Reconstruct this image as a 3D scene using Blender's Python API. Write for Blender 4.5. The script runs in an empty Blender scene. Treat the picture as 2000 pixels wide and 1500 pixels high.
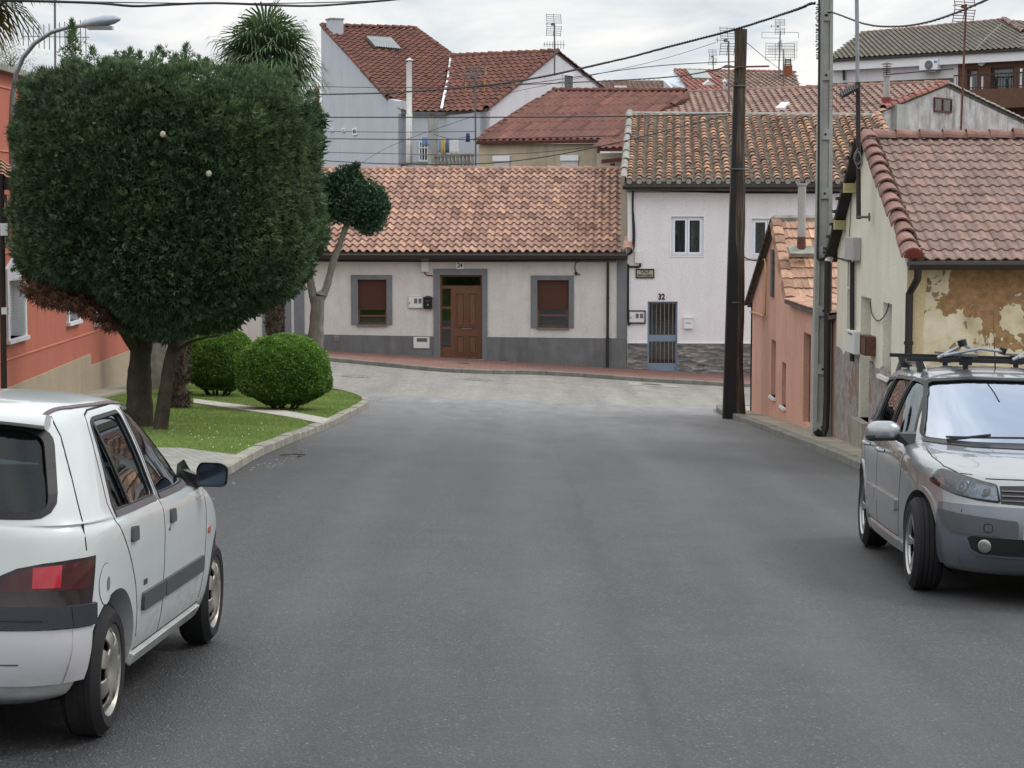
import bpy, bmesh, math, random
import numpy as np
from mathutils import Vector, Matrix, geometry
from mathutils.bvhtree import BVHTree
random.seed(7); RNG = np.random.default_rng(11)
rad = math.radians
scene = bpy.context.scene
COL = scene.collection
V = Vector

# ------------------------------------------------------------------ camera
FPX, H = 4000.0, 1.81
PITCH = rad(5.0)
CAM = V((0, 0, H))
cd = bpy.data.cameras.new('camera'); cam = bpy.data.objects.new('camera', cd); COL.objects.link(cam)
cd.sensor_width = 36; cd.lens = FPX/2000*36; cd.clip_end = 3000; cd.clip_start = 0.1
cam.location = CAM; cam.rotation_euler = (rad(90)-PITCH, 0, 0)
scene.camera = cam

def ray(px, py):
    f = V((0, math.cos(PITCH), -math.sin(PITCH))); u = V((0, math.sin(PITCH), math.cos(PITCH)))
    return (f + V((1, 0, 0))*(px-1000)/FPX + u*(750-py)/FPX)
def P(px, py, Y):
    d = ray(px, py); return CAM + d*(Y/d.y)
def PX(px, py, X):
    d = ray(px, py); return CAM + d*(X/d.x)

# ------------------------------------------------------------------ terrain
def gz(x, y):
    if y <= 45: z = -.0541*y - 8.4e-5*y*y
    elif y <= 58.8:
        t = (y-45)/13.8; z0, z1, m0, m1 = -2.605, -2.92, -.0617*13.8, -.01*13.8
        z = (2*t**3-3*t*t+1)*z0 + (t**3-2*t*t+t)*m0 + (-2*t**3+3*t*t)*z1 + (t**3-t*t)*m1
    else: z = -2.92 - .01*(min(y, 140)-58.8)
    c = .025 + .035*min(1, max(0, (y-38)/20.8))
    xx = 12*math.tanh(x/12)
    return z - c*xx
def G(px, py, dz=0):
    d = ray(px, py); a, b = 3.0, 120.0
    for _ in range(60):
        m = (a+b)/2; p = CAM + d*(m/d.y)
        if p.z > gz(p.x, p.y)+dz: a = m
        else: b = m
    return CAM + d*(a/d.y)

# ------------------------------------------------------------------ node materials
def hexc(h):
    h = h.lstrip('#'); r = [int(h[i:i+2], 16)/255 for i in (0, 2, 4)]
    return tuple(c/12.92 if c <= .04045 else ((c+.055)/1.055)**2.4 for c in r)
class NT:
    def __init__(s, m): s.t = m.node_tree; s.n = s.t.nodes; s.l = s.t.links
    def new(s, ty, **kw):
        n = s.n.new(ty)
        for k, v in kw.items():
            if k in n.inputs: n.inputs[k].default_value = v
            else: setattr(n, k, v)
        return n
    def link(s, a, b): s.l.new(a, b)
    def noise(s, co, scale, detail=4, rough=.55, dist=0):
        n = s.new('ShaderNodeTexNoise'); n.inputs['Scale'].default_value = scale
        n.inputs['Detail'].default_value = detail; n.inputs['Roughness'].default_value = rough
        n.inputs['Distortion'].default_value = dist
        s.link(co, n.inputs['Vector']); return n.outputs['Fac']
    def ramp(s, f, stops):
        r = s.new('ShaderNodeValToRGB'); e = r.color_ramp.elements
        while len(e) < len(stops): e.new(.5)
        for i, (p, c) in enumerate(stops):
            e[i].position = p; e[i].color = (c if len(c) == 4 else (*c, 1)) if hasattr(c, '__len__') else (c, c, c, 1)
        s.link(f, r.inputs['Fac']); return r.outputs['Color']
    def mix(s, f, a, b, mode='MIX'):
        m = s.new('ShaderNodeMix', data_type='RGBA', blend_type=mode)
        for v, i in ((f, 0), (a, 6), (b, 7)):
            if hasattr(v, 'node'): s.link(v, m.inputs[i])
            elif i: m.inputs[i].default_value = (*v, 1) if len(v) == 3 else v
            else: m.inputs[i].default_value = v
        return m.outputs[2]
    def math(s, op, a, b=0, clamp=False):
        m = s.new('ShaderNodeMath', operation=op); m.use_clamp = clamp
        for v, i in ((a, 0), (b, 1)):
            if hasattr(v, 'node'): s.link(v, m.inputs[i])
            else: m.inputs[i].default_value = v
        return m.outputs[0]
    def scaled(s, co, sc, rot=(0, 0, 0)):
        m = s.new('ShaderNodeMapping'); m.inputs['Scale'].default_value = sc; m.inputs['Rotation'].default_value = rot
        s.link(co, m.inputs['Vector']); return m.outputs[0]
def newmat(name, rough=.7, metal=0, spec=.5):
    m = bpy.data.materials.new(name); m.use_nodes = True; t = NT(m)
    p = t.n['Principled BSDF']; p.inputs['Roughness'].default_value = rough; p.inputs['Metallic'].default_value = metal
    p.inputs['Specular IOR Level'].default_value = spec
    co = t.new('ShaderNodeNewGeometry').outputs['Position']
    return m, t, p, co
def bump(t, p, h, strength, dist=.01):
    b = t.new('ShaderNodeBump'); b.inputs['Strength'].default_value = strength; b.inputs['Distance'].default_value = dist
    t.link(h, b.inputs['Height']); t.link(b.outputs[0], p.inputs['Normal'])
def mat(name, c, var=.12, scale=3, rough=.7, metal=0, bmp=.15, bscale=60, dirt=None, dirtamt=.35, spec=.4, coat=0, attr=None):
    """generic surface: base colour with broad and fine variation, optional dirt colour in vertical streaks"""
    m, t, p, co = newmat(name, rough, metal, spec)
    c = hexc(c) if isinstance(c, str) else c
    f1 = t.noise(co, scale, 5, .6); f2 = t.noise(co, scale*9, 3, .6)
    k = t.math('ADD', t.math('MULTIPLY', f1, .65), t.math('MULTIPLY', f2, .35))
    lo = tuple(x*(1-var*1.6) for x in c); hi = tuple(min(1, x*(1+var*1.6)) for x in c)
    col = t.ramp(k, [(.3, lo), (.7, hi)])
    if attr:
        a = t.new('ShaderNodeAttribute', attribute_name='tint')
        col = t.mix(1.0, col, t.ramp(a.outputs['Fac'], attr), 'MULTIPLY')
    if dirt:
        d = t.noise(t.scaled(co, (2.2, 2.2, .35)), 1.6, 6, .65)
        col = t.mix(t.math('MULTIPLY', t.ramp(d, [(.45, 0.0), (.75, 1.0)]), dirtamt), col, hexc(dirt))
    t.link(col, p.inputs['Base Color'])
    if coat: p.inputs['Coat Weight'].default_value = coat; p.inputs['Coat Roughness'].default_value = .04
    if bmp: bump(t, p, t.noise(co, bscale, 3, .6), bmp)
    return m

# ------------------------------------------------------------------ mesh builder
class MB:
    def __init__(s): s.v = []; s.f = []; s.m = []; s.a = []; s.cm = 0; s.ca = .5
    def add(s, vs, fs, m=None, a=None):
        o = len(s.v); s.v += [tuple(v) for v in vs]
        for f in fs: s.f.append(tuple(i+o for i in f)); s.m.append(s.cm if m is None else m); s.a.append(s.ca if a is None else a)
        return s
    def box(s, x0, x1, y0, y1, z0, z1, M=None, **k):
        p = [V((x, y, z)) for z in (z0, z1) for y in (y0, y1) for x in (x0, x1)]
        if M is not None: p = [M(v) if callable(M) else M @ v for v in p]
        return s.add(p, [(0, 2, 3, 1), (4, 5, 7, 6), (0, 1, 5, 4), (2, 6, 7, 3), (0, 4, 6, 2), (1, 3, 7, 5)], **k)
    def prism(s, pa, pb, **k):
        n = len(pa); fs = [tuple(range(n))[::-1], tuple(range(n, 2*n))] + [(i, (i+1) % n, n+(i+1) % n, n+i) for i in range(n)]
        return s.add(list(pa)+list(pb), fs, **k)
    def tube(s, pts, r, seg=8, cap=True, **k):
        pts = [V(p) for p in pts]; n = len(pts)
        rs = r if hasattr(r, '__len__') else [r]*n
        vs = []; ref = None
        for i, p in enumerate(pts):
            t = (pts[min(i+1, n-1)] - pts[max(i-1, 0)]).normalized()
            if ref is None: ref = t.orthogonal().normalized()
            ref = (ref - t*ref.dot(t)).normalized(); q = t.cross(ref)
            for j in range(seg):
                a = 2*math.pi*j/seg; vs.append(p + (ref*math.cos(a)+q*math.sin(a))*rs[i])
        fs = [(i*seg+j, i*seg+(j+1) % seg, (i+1)*seg+(j+1) % seg, (i+1)*seg+j) for i in range(n-1) for j in range(seg)]
        if cap: fs += [tuple(range(seg))[::-1], tuple(range((n-1)*seg, n*seg))]
        return s.add(vs, fs, **k)
    def lathe(s, prof, c, ax=(0, 0, 1), seg=32, closed=False, **k):
        """prof: list of (radius, height along the axis)"""
        ax = V(ax).normalized(); e1 = ax.orthogonal().normalized(); e2 = ax.cross(e1); c = V(c); n = len(prof)
        vs = [c + ax*h + (e1*math.cos(2*math.pi*j/seg)+e2*math.sin(2*math.pi*j/seg))*r for r, h in prof for j in range(seg)]
        fs = [(i*seg+j, i*seg+(j+1) % seg, (i+1)*seg+(j+1) % seg, (i+1)*seg+j) for i in range(n-1) for j in range(seg)]
        if closed: fs += [((n-1)*seg+j, (n-1)*seg+(j+1) % seg, (j+1) % seg, j) for j in range(seg)]
        else: fs += [tuple(range(seg))[::-1], tuple(range((n-1)*seg, n*seg))]
        return s.add(vs, fs, **k)
    def build(s, name, mats, parent=None, smooth=False, loc=None, sharp=35):
        me = bpy.data.meshes.new(name)
        if loc is None:
            if parent is not None: loc = wloc(parent)
            else:
                a = np.array(s.v); loc = V(((a[:, 0].min()+a[:, 0].max())/2, (a[:, 1].min()+a[:, 1].max())/2, a[:, 2].min()))
        loc = V(loc)
        me.from_pydata([(v[0]-loc.x, v[1]-loc.y, v[2]-loc.z) for v in s.v], [], s.f)
        for mm in (mats if isinstance(mats, (list, tuple)) else [mats]): me.materials.append(mm)
        me.polygons.foreach_set('material_index', s.m)
        at = me.attributes.new('tint', 'FLOAT', 'FACE'); at.data.foreach_set('value', [float(x) for x in s.a])
        bm = bmesh.new(); bm.from_mesh(me); bmesh.ops.recalc_face_normals(bm, faces=bm.faces); bm.to_mesh(me); bm.free()
        if smooth:
            me.polygons.foreach_set('use_smooth', [True]*len(me.polygons)); me.set_sharp_from_angle(angle=rad(sharp))
        return link(name, me, parent, loc)
def wloc(o):
    l = V(o.location)
    while o.parent: o = o.parent; l += o.location
    return l
def link(name, data, parent, loc):
    o = bpy.data.objects.new(name, data); COL.objects.link(o)
    if parent is not None: o.parent = parent; o.location = V(loc)-wloc(parent)
    else: o.location = loc
    return o
def thing(name, label, cat, loc, group=None):
    o = bpy.data.objects.new(name, None); COL.objects.link(o); o.location = loc; o.empty_display_size = .3
    return tag(o, label, cat, group)
def tag(o, label=None, cat=None, group=None, kind=None):
    if label: o['label'] = label
    if cat: o['category'] = cat
    if group: o['group'] = group
    if kind: o['kind'] = kind
    return o
def npmesh(name, verts, faces, mats, parent=None, loc=(0, 0, 0), tint=None, smooth=False):
    """verts (n,3) world, faces (m,k) ints, all k alike"""
    me = bpy.data.meshes.new(name); n, (m, k) = len(verts), faces.shape; loc = V(loc)
    me.vertices.add(n); me.vertices.foreach_set('co', (verts-np.array(loc)).astype(np.float32).ravel())
    me.loops.add(m*k); me.loops.foreach_set('vertex_index', faces.astype(np.int32).ravel())
    me.polygons.add(m); me.polygons.foreach_set('loop_start', np.arange(0, m*k, k, dtype=np.int32))
    me.polygons.foreach_set('loop_total', np.full(m, k, dtype=np.int32))
    if tint is not None:
        at = me.attributes.new('tint', 'FLOAT', 'FACE'); at.data.foreach_set('value', tint.astype(np.float32))
    me.update(calc_edges=True)
    if smooth: me.polygons.foreach_set('use_smooth', [True]*m)
    for mm in (mats if isinstance(mats, (list, tuple)) else [mats]): me.materials.append(mm)
    return link(name, me, parent, loc)

def cdt(outline, holes=(), step=None):
    """triangulate a 2D polygon with holes and an interior grid; returns verts, faces"""
    vs = []; es = []; fs = []
    for loop in [outline]+list(holes):
        o = len(vs); n = len(loop); vs += [V((p[0], p[1])) for p in loop]; es += [(o+i, o+(i+1) % n) for i in range(n)]
    if step:
        xs = [p[0] for p in outline]; ys = [p[1] for p in outline]
        sx, sy = step if hasattr(step, '__len__') else (step, step)
        x = min(xs)+sx*.5
        while x < max(xs):
            y = min(ys)+sy*.5
            while y < max(ys):
                if inpoly(x, y, outline): vs.append(V((x, y)))
                y += sy
            x += sx
    rv, re, rf, *_ = geometry.delaunay_2d_cdt(vs, es, [], 1, 1e-5)
    out = []
    for f in rf:
        cx = sum(rv[i].x for i in f)/len(f); cy = sum(rv[i].y for i in f)/len(f)
        if inpoly(cx, cy, outline) and not any(inpoly(cx, cy, h) for h in holes): out.append(tuple(f))
    return rv, out
def inpoly(x, y, poly):
    c = False; n = len(poly); j = n-1
    for i in range(n):
        xi, yi = poly[i][0], poly[i][1]; xj, yj = poly[j][0], poly[j][1]
        if (yi > y) != (yj > y) and x < (xj-xi)*(y-yi)/(yj-yi)+xi: c = not c
        j = i
    return c
def sheet(name, outline, dz, m, step=1.0, depth=0, parent=None):
    vs, fs = cdt(outline, (), step); b = MB()
    b.add([(v.x, v.y, gz(v.x, v.y)+dz) for v in vs], fs)
    if depth:
        n = len(outline)
        b.add([(p[0], p[1], gz(p[0], p[1])+dz) for p in outline]+[(p[0], p[1], gz(p[0], p[1])+dz-depth) for p in outline],
              [(i, (i+1) % n, n+(i+1) % n, n+i) for i in range(n)])
    o = b.build(name, m, parent, smooth=True)
    return o
class Fac:
    """a vertical facade plane: u to the right (as seen), z up, d outward"""
    def __init__(s, o, u): s.o = V((o[0], o[1], 0)); s.u = V((u[0], u[1], 0)).normalized(); s.n = s.u.cross(V((0, 0, 1)))
    def __call__(s, u, z, d=0): return s.o + s.u*u + V((0, 0, z)) + s.n*d
    def px(s, px, py, d=0):
        r = ray(px, py); o = s.o + s.n*d; t = (o-CAM).dot(s.n)/r.dot(s.n); p = CAM + r*t
        return ((p-s.o).dot(s.u), p.z)
    def rect(s, x0, y0, x1, y1, d=0):
        a = s.px(x0, (y0+y1)/2, d)[0]; b = s.px(x1, (y0+y1)/2, d)[0]; t = s.px((x0+x1)/2, y0, d)[1]; q = s.px((x0+x1)/2, y1, d)[1]
        return (a, q, b, t)
    def box(s, mb, r, d0, d1, **k): return mb.box(r[0], r[2], d0, d1, r[1], r[3], M=lambda v: s(v.x, v.z, v.y), **k)
    def wall(s, mb, outer, holes=(), th=.25, d=0, **k):
        hs = [[(h[0], h[1]), (h[2], h[1]), (h[2], h[3]), (h[0], h[3])] for h in holes]
        vs, fs = cdt(outer, hs); n = len(vs)
        mb.add([s(v.x, v.y, d) for v in vs]+[s(v.x, v.y, d-th) for v in vs], [f for f in fs]+[tuple(i+n for i in f)[::-1] for f in fs], **k)
        for lp in [outer]+hs:
            m = len(lp)
            mb.add([s(p[0], p[1], d) for p in lp]+[s(p[0], p[1], d-th) for p in lp], [(i, (i+1) % m, m+(i+1) % m, m+i) for i in range(m)], **k)
        return mb
def cyl_between(mb, a, b, r, seg=8, **k): return mb.tube([a, b], r, seg, **k)
def text_mesh(name, s, size, M, m, parent=None, depth=.004, sx=1.0, bold=0):
    c = bpy.data.curves.new(name, 'FONT'); c.body = s; c.size = size; c.extrude = depth; c.align_x = 'CENTER'; c.align_y = 'CENTER'; c.offset = bold
    o = bpy.data.objects.new(name, c); COL.objects.link(o)
    me = bpy.data.meshes.new_from_object(o.evaluated_get(bpy.context.evaluated_depsgraph_get()))
    bpy.data.objects.remove(o); bpy.data.curves.remove(c)
    loc = wloc(parent) if parent else V((0, 0, 0))
    for v in me.vertices: v.co = M(v.co.x*sx, v.co.y, v.co.z) - loc
    me.materials.clear(); me.materials.append(m)
    return link(name, me, parent, loc)

# ------------------------------------------------------------------ tiled roofs
def s_profile(k, n):
    """height of an S tile across one pitch, 0..1"""
    t = k/n
    return (math.sin(math.pi*min(1, t/.62)) if t < .62 else -.28*math.sin(math.pi*(t-.62)/.38))
def flat_profile(k, n):
    t = k/n
    return .55 if t < .12 or .46 < t < .54 else (.35 if t < .2 or t > .92 else 0)
def tile_roof(mb, EL, ER, RR, RL, pitch, row, amp=.045, lift=.03, prof=s_profile, nseg=8, jit=.25, m=0, under=1, slab=.06, rngseed=1):
    EL, ER, RR, RL = map(V, (EL, ER, RR, RL)); rg = random.Random(rngseed)
    N = (ER-EL).cross(RL-EL).normalized()
    if N.z < 0: N = -N
    nc = max(1, round(((ER-EL).length+(RR-RL).length)/2/pitch)); nr = max(1, round(((RL-EL).length+(RR-ER).length)/2/row))
    def B(s, t): return (EL*(1-s)+ER*s)*(1-t) + (RL*(1-s)+RR*s)*t
    mb.prism([EL-N*slab, ER-N*slab, RR-N*slab, RL-N*slab], [EL, ER, RR, RL], m=under, a=.3)
    for r in range(nr):
        t0 = r/nr; t1 = min(1, (r+1.12)/nr); dj = [rg.uniform(-1, 1)*jit for _ in range(nc)]
        for c in range(nc):
            vs = []; dx = rg.uniform(-.01, .01)
            for k in range(nseg+1):
                s = (c+k/nseg+dx)/nc; s = min(1, max(0, s)); h = prof(k, nseg)*amp + amp*.25
                j = dj[c]*.06/nr
                vs.append(B(s, t0+j) + N*(h+lift)); vs.append(B(s, t1) + N*h*.9)
                vs.append(B(s, t0+j) + N*(h+lift-.018))
            fs = []
            for k in range(nseg):
                a = 3*k; fs.append((a, a+3, a+4, a+1)); fs.append((a+2, a+5, a+3, a))
            mb.add(vs, fs, m=m, a=min(1, max(0, rg.gauss(.5, .22))))
    return mb
def barrel_row(mb, a, b, N, r0, n, rg, m=0, seg=7, under=.0, over=.18, tilt=.02, amin=0, amax=1):
    """half-round cap tiles laid from a (low) to b (high)"""
    a, b, N = V(a), V(b), V(N).normalized(); d = (b-a)/n; D = d.normalized(); S = D.cross(N).normalized()
    for i in range(n):
        p0 = a+d*i; p1 = a+d*(i+1+over); j = S*rg.uniform(-.012, .012); k = rg.uniform(.94, 1.08)
        vs = []
        for s in range(seg+1):
            an = math.pi*s/seg; c_, s_ = math.cos(an), math.sin(an)
            vs.append(p0+j + S*c_*r0*k + N*(s_*r0*k+tilt)); vs.append(p1+j + S*c_*r0*.82*k + N*(s_*r0*.78*k))
            vs.append(p0+j + S*c_*r0*.86*k + N*(s_*r0*.86*k+tilt-.004))
        fs = []
        for s in range(seg): q = 3*s; fs += [(q, q+3, q+4, q+1), (q+2, q+5, q+3, q)]
        mb.add(vs, fs, m=m, a=min(amax, max(amin, rg.gauss(.5, .24))))
    return mb
# ================================================================== world and light
world = bpy.data.worlds.new('World'); scene.world = world; world.use_nodes = True
t = NT(world); bg = t.n['Background']; bg.inputs['Strength'].default_value = .1
SUN_EL, SUN_AZ = rad(50), rad(68)          # azimuth clockwise from +Y
sky = t.new('ShaderNodeTexSky', sky_type='NISHITA', sun_disc=False, sun_elevation=SUN_EL, sun_rotation=SUN_AZ)
co = t.new('ShaderNodeTexCoord').outputs['Generated']
sep = t.new('ShaderNodeSeparateXYZ'); t.link(co, sep.inputs[0])
# project the direction on a high cloud deck so that clouds flatten towards the horizon
zc = t.math('ADD', t.math('MAXIMUM', sep.outputs[2], 0), .055)
cmb = t.new('ShaderNodeCombineXYZ'); t.link(t.math('DIVIDE', sep.outputs[0], zc), cmb.inputs[0]); t.link(t.math('DIVIDE', sep.outputs[1], zc), cmb.inputs[1])
n1 = t.noise(t.scaled(cmb.outputs[0], (1, .30, 1)), 1.25, 9, .56, .5)
n2 = t.noise(t.scaled(cmb.outputs[0], (1, 1, 1), (0, 0, 1)), .3, 3, .5)
elev = t.new('ShaderNodeMapRange'); t.link(sep.outputs[2], elev.inputs[0]); elev.inputs[1].default_value = 0; elev.inputs[2].default_value = .8; elev.inputs[3].default_value = 1.0; elev.inputs[4].default_value = 2.3
cloud = t.ramp(t.math('ADD', t.math('MULTIPLY', n1, .8), t.math('MULTIPLY', n2, .25)), [(.36, (4.4, 4.9, 5.6)), (.45, (6.2, 6.7, 7.2)), (.54, (7.8, 7.95, 8.0)), (.64, (9.2, 9.1, 8.9))])
vm = t.new('ShaderNodeVectorMath', operation='SCALE'); t.link(cloud, vm.inputs[0]); t.link(elev.outputs[0], vm.inputs['Scale'])
gap = t.ramp(t.noise(t.scaled(cmb.outputs[0], (1, 1, 1), (0, 0, 2)), .5, 6, .6), [(.60, 0.0), (.72, .55)])
t.link(t.mix(gap, vm.outputs[0], sky.outputs[0]), bg.inputs['Color'])

sd = bpy.data.lights.new('sun', 'SUN'); sun = bpy.data.objects.new('sun', sd); COL.objects.link(sun)
sd.energy = 1.5; sd.angle = rad(18); sd.color = (1, .965, .91)
dirv = V((math.sin(SUN_AZ)*math.cos(SUN_EL), math.cos(SUN_AZ)*math.cos(SUN_EL), math.sin(SUN_EL)))
sun.rotation_euler = dirv.to_track_quat('Z', 'Y').to_euler(); sun.location = (0, 0, 40)
scene.view_settings.view_transform = 'Standard'; scene.view_settings.look = 'None'
scene.view_settings.exposure = 0.0; scene.view_settings.gamma = 1

# ================================================================== materials
TT = [(0, .55), (.3, .82), (.6, 1.0), (1, 1.22)]
def tilemat(name, c, moss='#4a4640', mossamt=.5, tints=((0, (.50, .47, .47)), (.35, (.85, .82, .82)), (.6, (1, 1, 1)), (.85, (1.14, 1.13, 1.07)), (1, (1.32, 1.28, 1.15))), rough=.85):
    m, t, p, co = newmat(name, rough, 0, .25); c = hexc(c)
    a = t.new('ShaderNodeAttribute', attribute_name='tint')
    k = t.noise(co, 7, 5, .65)
    col = t.ramp(k, [(.3, tuple(x*.72 for x in c)), (.7, tuple(min(1, x*1.22) for x in c))])
    col = t.mix(1, col, t.ramp(a.outputs['Fac'], [(q, v) for q, v in tints]), 'MULTIPLY')
    d = t.noise(co, 2.3, 7, .7)
    col = t.mix(t.math('MULTIPLY', t.ramp(d, [(.48, 0.0), (.72, 1.0)]), mossamt), col, hexc(moss))
    t.link(col, p.inputs['Base Color']); bump(t, p, t.noise(co, 90, 3, .6), .3, .006)
    return m
M = {}
M['tile34'] = tilemat('clay tile salmon', '#a88778', '#564d47', .45)
M['tile32'] = tilemat('old clay tile', '#a98873', '#5c5952', .50, tints=((0, (.40, .42, .44)), (.3, (.70, .68, .68)), (.55, (.95, .93, .92)), (.8, (1.15, 1.08, .98)), (1, (1.45, 1.35, 1.12))))
M['tileY'] = tilemat('concrete tile dusty red', '#857069', '#5d574f', .22, tints=((0, (.72, .72, .74)), (.4, (.93, .93, .93)), (.7, (1.05, 1.02, 1)), (1, (1.2, 1.1, 1.05))))
M['capY'] = tilemat('concrete cap tile', '#876860', '#565048', .3, tints=((0, (.8, .8, .8)), (.5, (1, 1, 1)), (1, (1.15, 1.1, 1.1))))
M['capEnd'] = mat('red cap end', '#7c3430', .15, 8)
M['tilePink'] = tilemat('flat clay tile', '#b3907b', '#75685a', .32)
M['tileW'] = tilemat('brown red concrete tile', '#6b4840', '#4b3d36', .45, tints=((0, (.65, .62, .62)), (.4, (.92, .9, .9)), (.7, (1.08, 1.04, 1)), (1, (1.3, 1.2, 1.1))))
M['tileRed'] = tilemat('dark red tile', '#6d473f', '#40332d', .6)
M['tileLong'] = tilemat('weathered grey red tile', '#8a6f66', '#8b847a', .6)
M['tileGrey'] = tilemat('grey brown concrete tile', '#67625a', '#4c4a44', .5, tints=((0, (.8, .8, .8)), (.5, (1, 1, 1)), (1, (1.2, 1.2, 1.2))))
M['tileFar'] = tilemat('far brown tile', '#857065', '#6f6258', .3)
M['tileFarRed'] = tilemat('far new red tile', '#8d6057', '#7b5048', .2)
M['cement'] = mat('mortar', '#8d8b84', .25, 5, .9, dirt='#45443f', dirtamt=.6)
M['under'] = mat('roof deck', '#5d5750', .3, 5, .95)
M['channel'] = mat('mossy roof channel', '#6c665c', .3, 8, .95, dirt='#3d3c35', dirtamt=.5)
M['underDark'] = mat('roof channel', '#4f473f', .35, 9, .95)

def wallmat(name, c, speck=.06, dirt='#6d675e', dirtamt=.3, sc=1.2, rough=.9):
    m, t, p, co = newmat(name, rough, 0, .2); c = hexc(c)
    k = t.noise(co, sc, 6, .65)
    col = t.ramp(k, [(.3, tuple(x*(1-speck*1.5) for x in c)), (.7, tuple(min(1, x*(1+speck)) for x in c))])
    f = t.noise(co, 32, 4, .7); col = t.mix(.8, col, t.ramp(f, [(.38, (.86, .86, .86)), (.6, (1.05, 1.05, 1.05))]), 'MULTIPLY')
    d = t.noise(t.scaled(co, (1.6, 1.6, .22)), 1.3, 7, .7)
    col = t.mix(t.math('MULTIPLY', t.ramp(d, [(.48, 0.0), (.8, 1.0)]), dirtamt), col, hexc(dirt))
    t.link(col, p.inputs['Base Color']); bump(t, p, f, .25, .008)
    return m
M['w34'] = wallmat('fine roughcast cream', '#cac8c4', .06, '#8b867e', .4, 2)
M['g34'] = mat('grey granite band', '#6e7276', .1, 3, .85, bscale=120, dirt='#55534f', dirtamt=.35)
M['p34'] = mat('grey granite plinth', '#696b6d', .14, 2, .85, bscale=120, dirt='#4a4946', dirtamt=.6)
M['w32'] = wallmat('painted pale pink white', '#e0dde0', .03, '#a39c98', .22, .8)
M['wN'] = wallmat('pale plaster', '#c8c4be', .05)
M['pink'] = wallmat('salmon plaster', '#cc9f8e', .07, '#8a6a5d', .45, 1.5)
M['yel'] = wallmat('pale yellow plaster', '#d6d3c4', .05, '#8f8c78', .35, 1.6)
M['red'] = wallmat('brick red paint', '#b06a5a', .04, '#7a3c31', .25, 1.0)
M['beigeP'] = wallmat('beige plinth', '#a59783', .08, '#7c7263', .4)
M['whiteShade'] = wallmat('shaded white render', '#b9bec8', .03, '#7f7f7f', .25, .7)  # white render with the shade of the left walls mixed into its blue-grey
M['whiteShade2'] = wallmat('white render', '#cfcdd2', .03, '#8b8680', .25, .7)
M['cream'] = wallmat('stained cream render', '#b5a994', .12, '#6f6557', .6, 1.2)
M['white'] = mat('white paint', '#d9dade', .04, 3, .45, bmp=0)
M['plastic'] = mat('white plastic box', '#cfd0d0', .05, 4, .4, bmp=0, dirt='#8d8a84', dirtamt=.25)
M['blackp'] = mat('black plastic', '#141518', .1, 4, .35, bmp=0)
M['gutter'] = mat('dark brown metal', '#2b2322', .15, 4, .45, bmp=0)
M['brown'] = mat('brown aluminium', '#664635', .08, 3, .42, bmp=.02)
M['brownD'] = mat('dark brown aluminium', '#3b241b', .08, 3, .45, bmp=.02)
M['shutter'] = mat('brown shutter', '#4c2a20', .08, 3, .5, bmp=0)
M['shutW'] = mat('white shutter', '#c9cac9', .05, 3, .5, bmp=0)
M['alu'] = mat('white aluminium', '#dfe2ea', .03, 3, .35, bmp=0)
M['steelblue'] = mat('painted steel grey blue', '#74879a', .06, 3, .4, bmp=.02)
M['steel'] = mat('galvanised steel', '#8d9095', .15, 6, .4, metal=.7, bmp=.05)
M['steelD'] = mat('dull steel', '#66686b', .15, 6, .5, metal=.5, bmp=.05)
M['inox'] = mat('stainless flue', '#b8b6b2', .1, 4, .25, metal=.9, bmp=.03)
M['cable'] = mat('black cable', '#1d1e20', .15, 8, .6, bmp=0)
M['rust'] = mat('rusty iron', '#5b3b30', .3, 12, .8, bmp=.2)
M['curtain'] = mat('curtain cloth', '#b5b7bd', .25, 9, .9, bmp=.1)
M['conc'] = mat('pole concrete', '#9fa09d', .12, 3, .9, bmp=.3, dirt='#5c5c56', dirtamt=.5)
M['concB'] = mat('kerb concrete', '#8e8a80', .2, 4, .9, bmp=.35, dirt='#4f4d47', dirtamt=.5)
M['kerbG'] = mat('granite kerb', '#77766f', .18, 4, .9, bmp=.35, dirt='#4a4945', dirtamt=.5)
M['gold'] = mat('brass conduit', '#b79a5c', .1, 6, .4, metal=.6, bmp=0)
M['brick'] = mat('brown brick', '#5f4538', .2, 6, .9, bmp=.4)

def glassmat(name, tint=(.25, .28, .28), ior=1.52, rough=.02, base=.0, gc=(1, 1, 1)):
    m = bpy.data.materials.new(name); m.use_nodes = True; t = NT(m); t.n.remove(t.n['Principled BSDF'])
    out = t.n['Material Output']; tr = t.new('ShaderNodeBsdfTransparent'); tr.inputs[0].default_value = (*tint, 1)
    gl = t.new('ShaderNodeBsdfGlossy'); gl.inputs['Roughness'].default_value = rough; gl.inputs[0].default_value = (*gc, 1)
    fr = t.new('ShaderNodeFresnel'); fr.inputs['IOR'].default_value = ior
    mx = t.new('ShaderNodeMixShader'); t.link(t.math('ADD', fr.outputs[0], base, True), mx.inputs[0])
    t.link(tr.outputs[0], mx.inputs[1]); t.link(gl.outputs[0], mx.inputs[2]); t.link(mx.outputs[0], out.inputs[0])
    return m
M['wglass'] = glassmat('window glass', (.62, .64, .65), 1.5, .03, .03)
M['cglass'] = glassmat('car glass', (.22, .26, .26), 1.6, .0, .03, (.78, .86, .92))
M['rglass'] = glassmat('rear car glass', (.42, .50, .50), 1.42, .0, .0, (.85, .92, .95))
M['wscreen'] = glassmat('windscreen glass', (.10, .10, .14), 2.2, .01, .30, (.80, .86, 1.0))
M['dark'] = mat('dark interior', '#16171a', .2, 3, .9, bmp=0)

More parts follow.
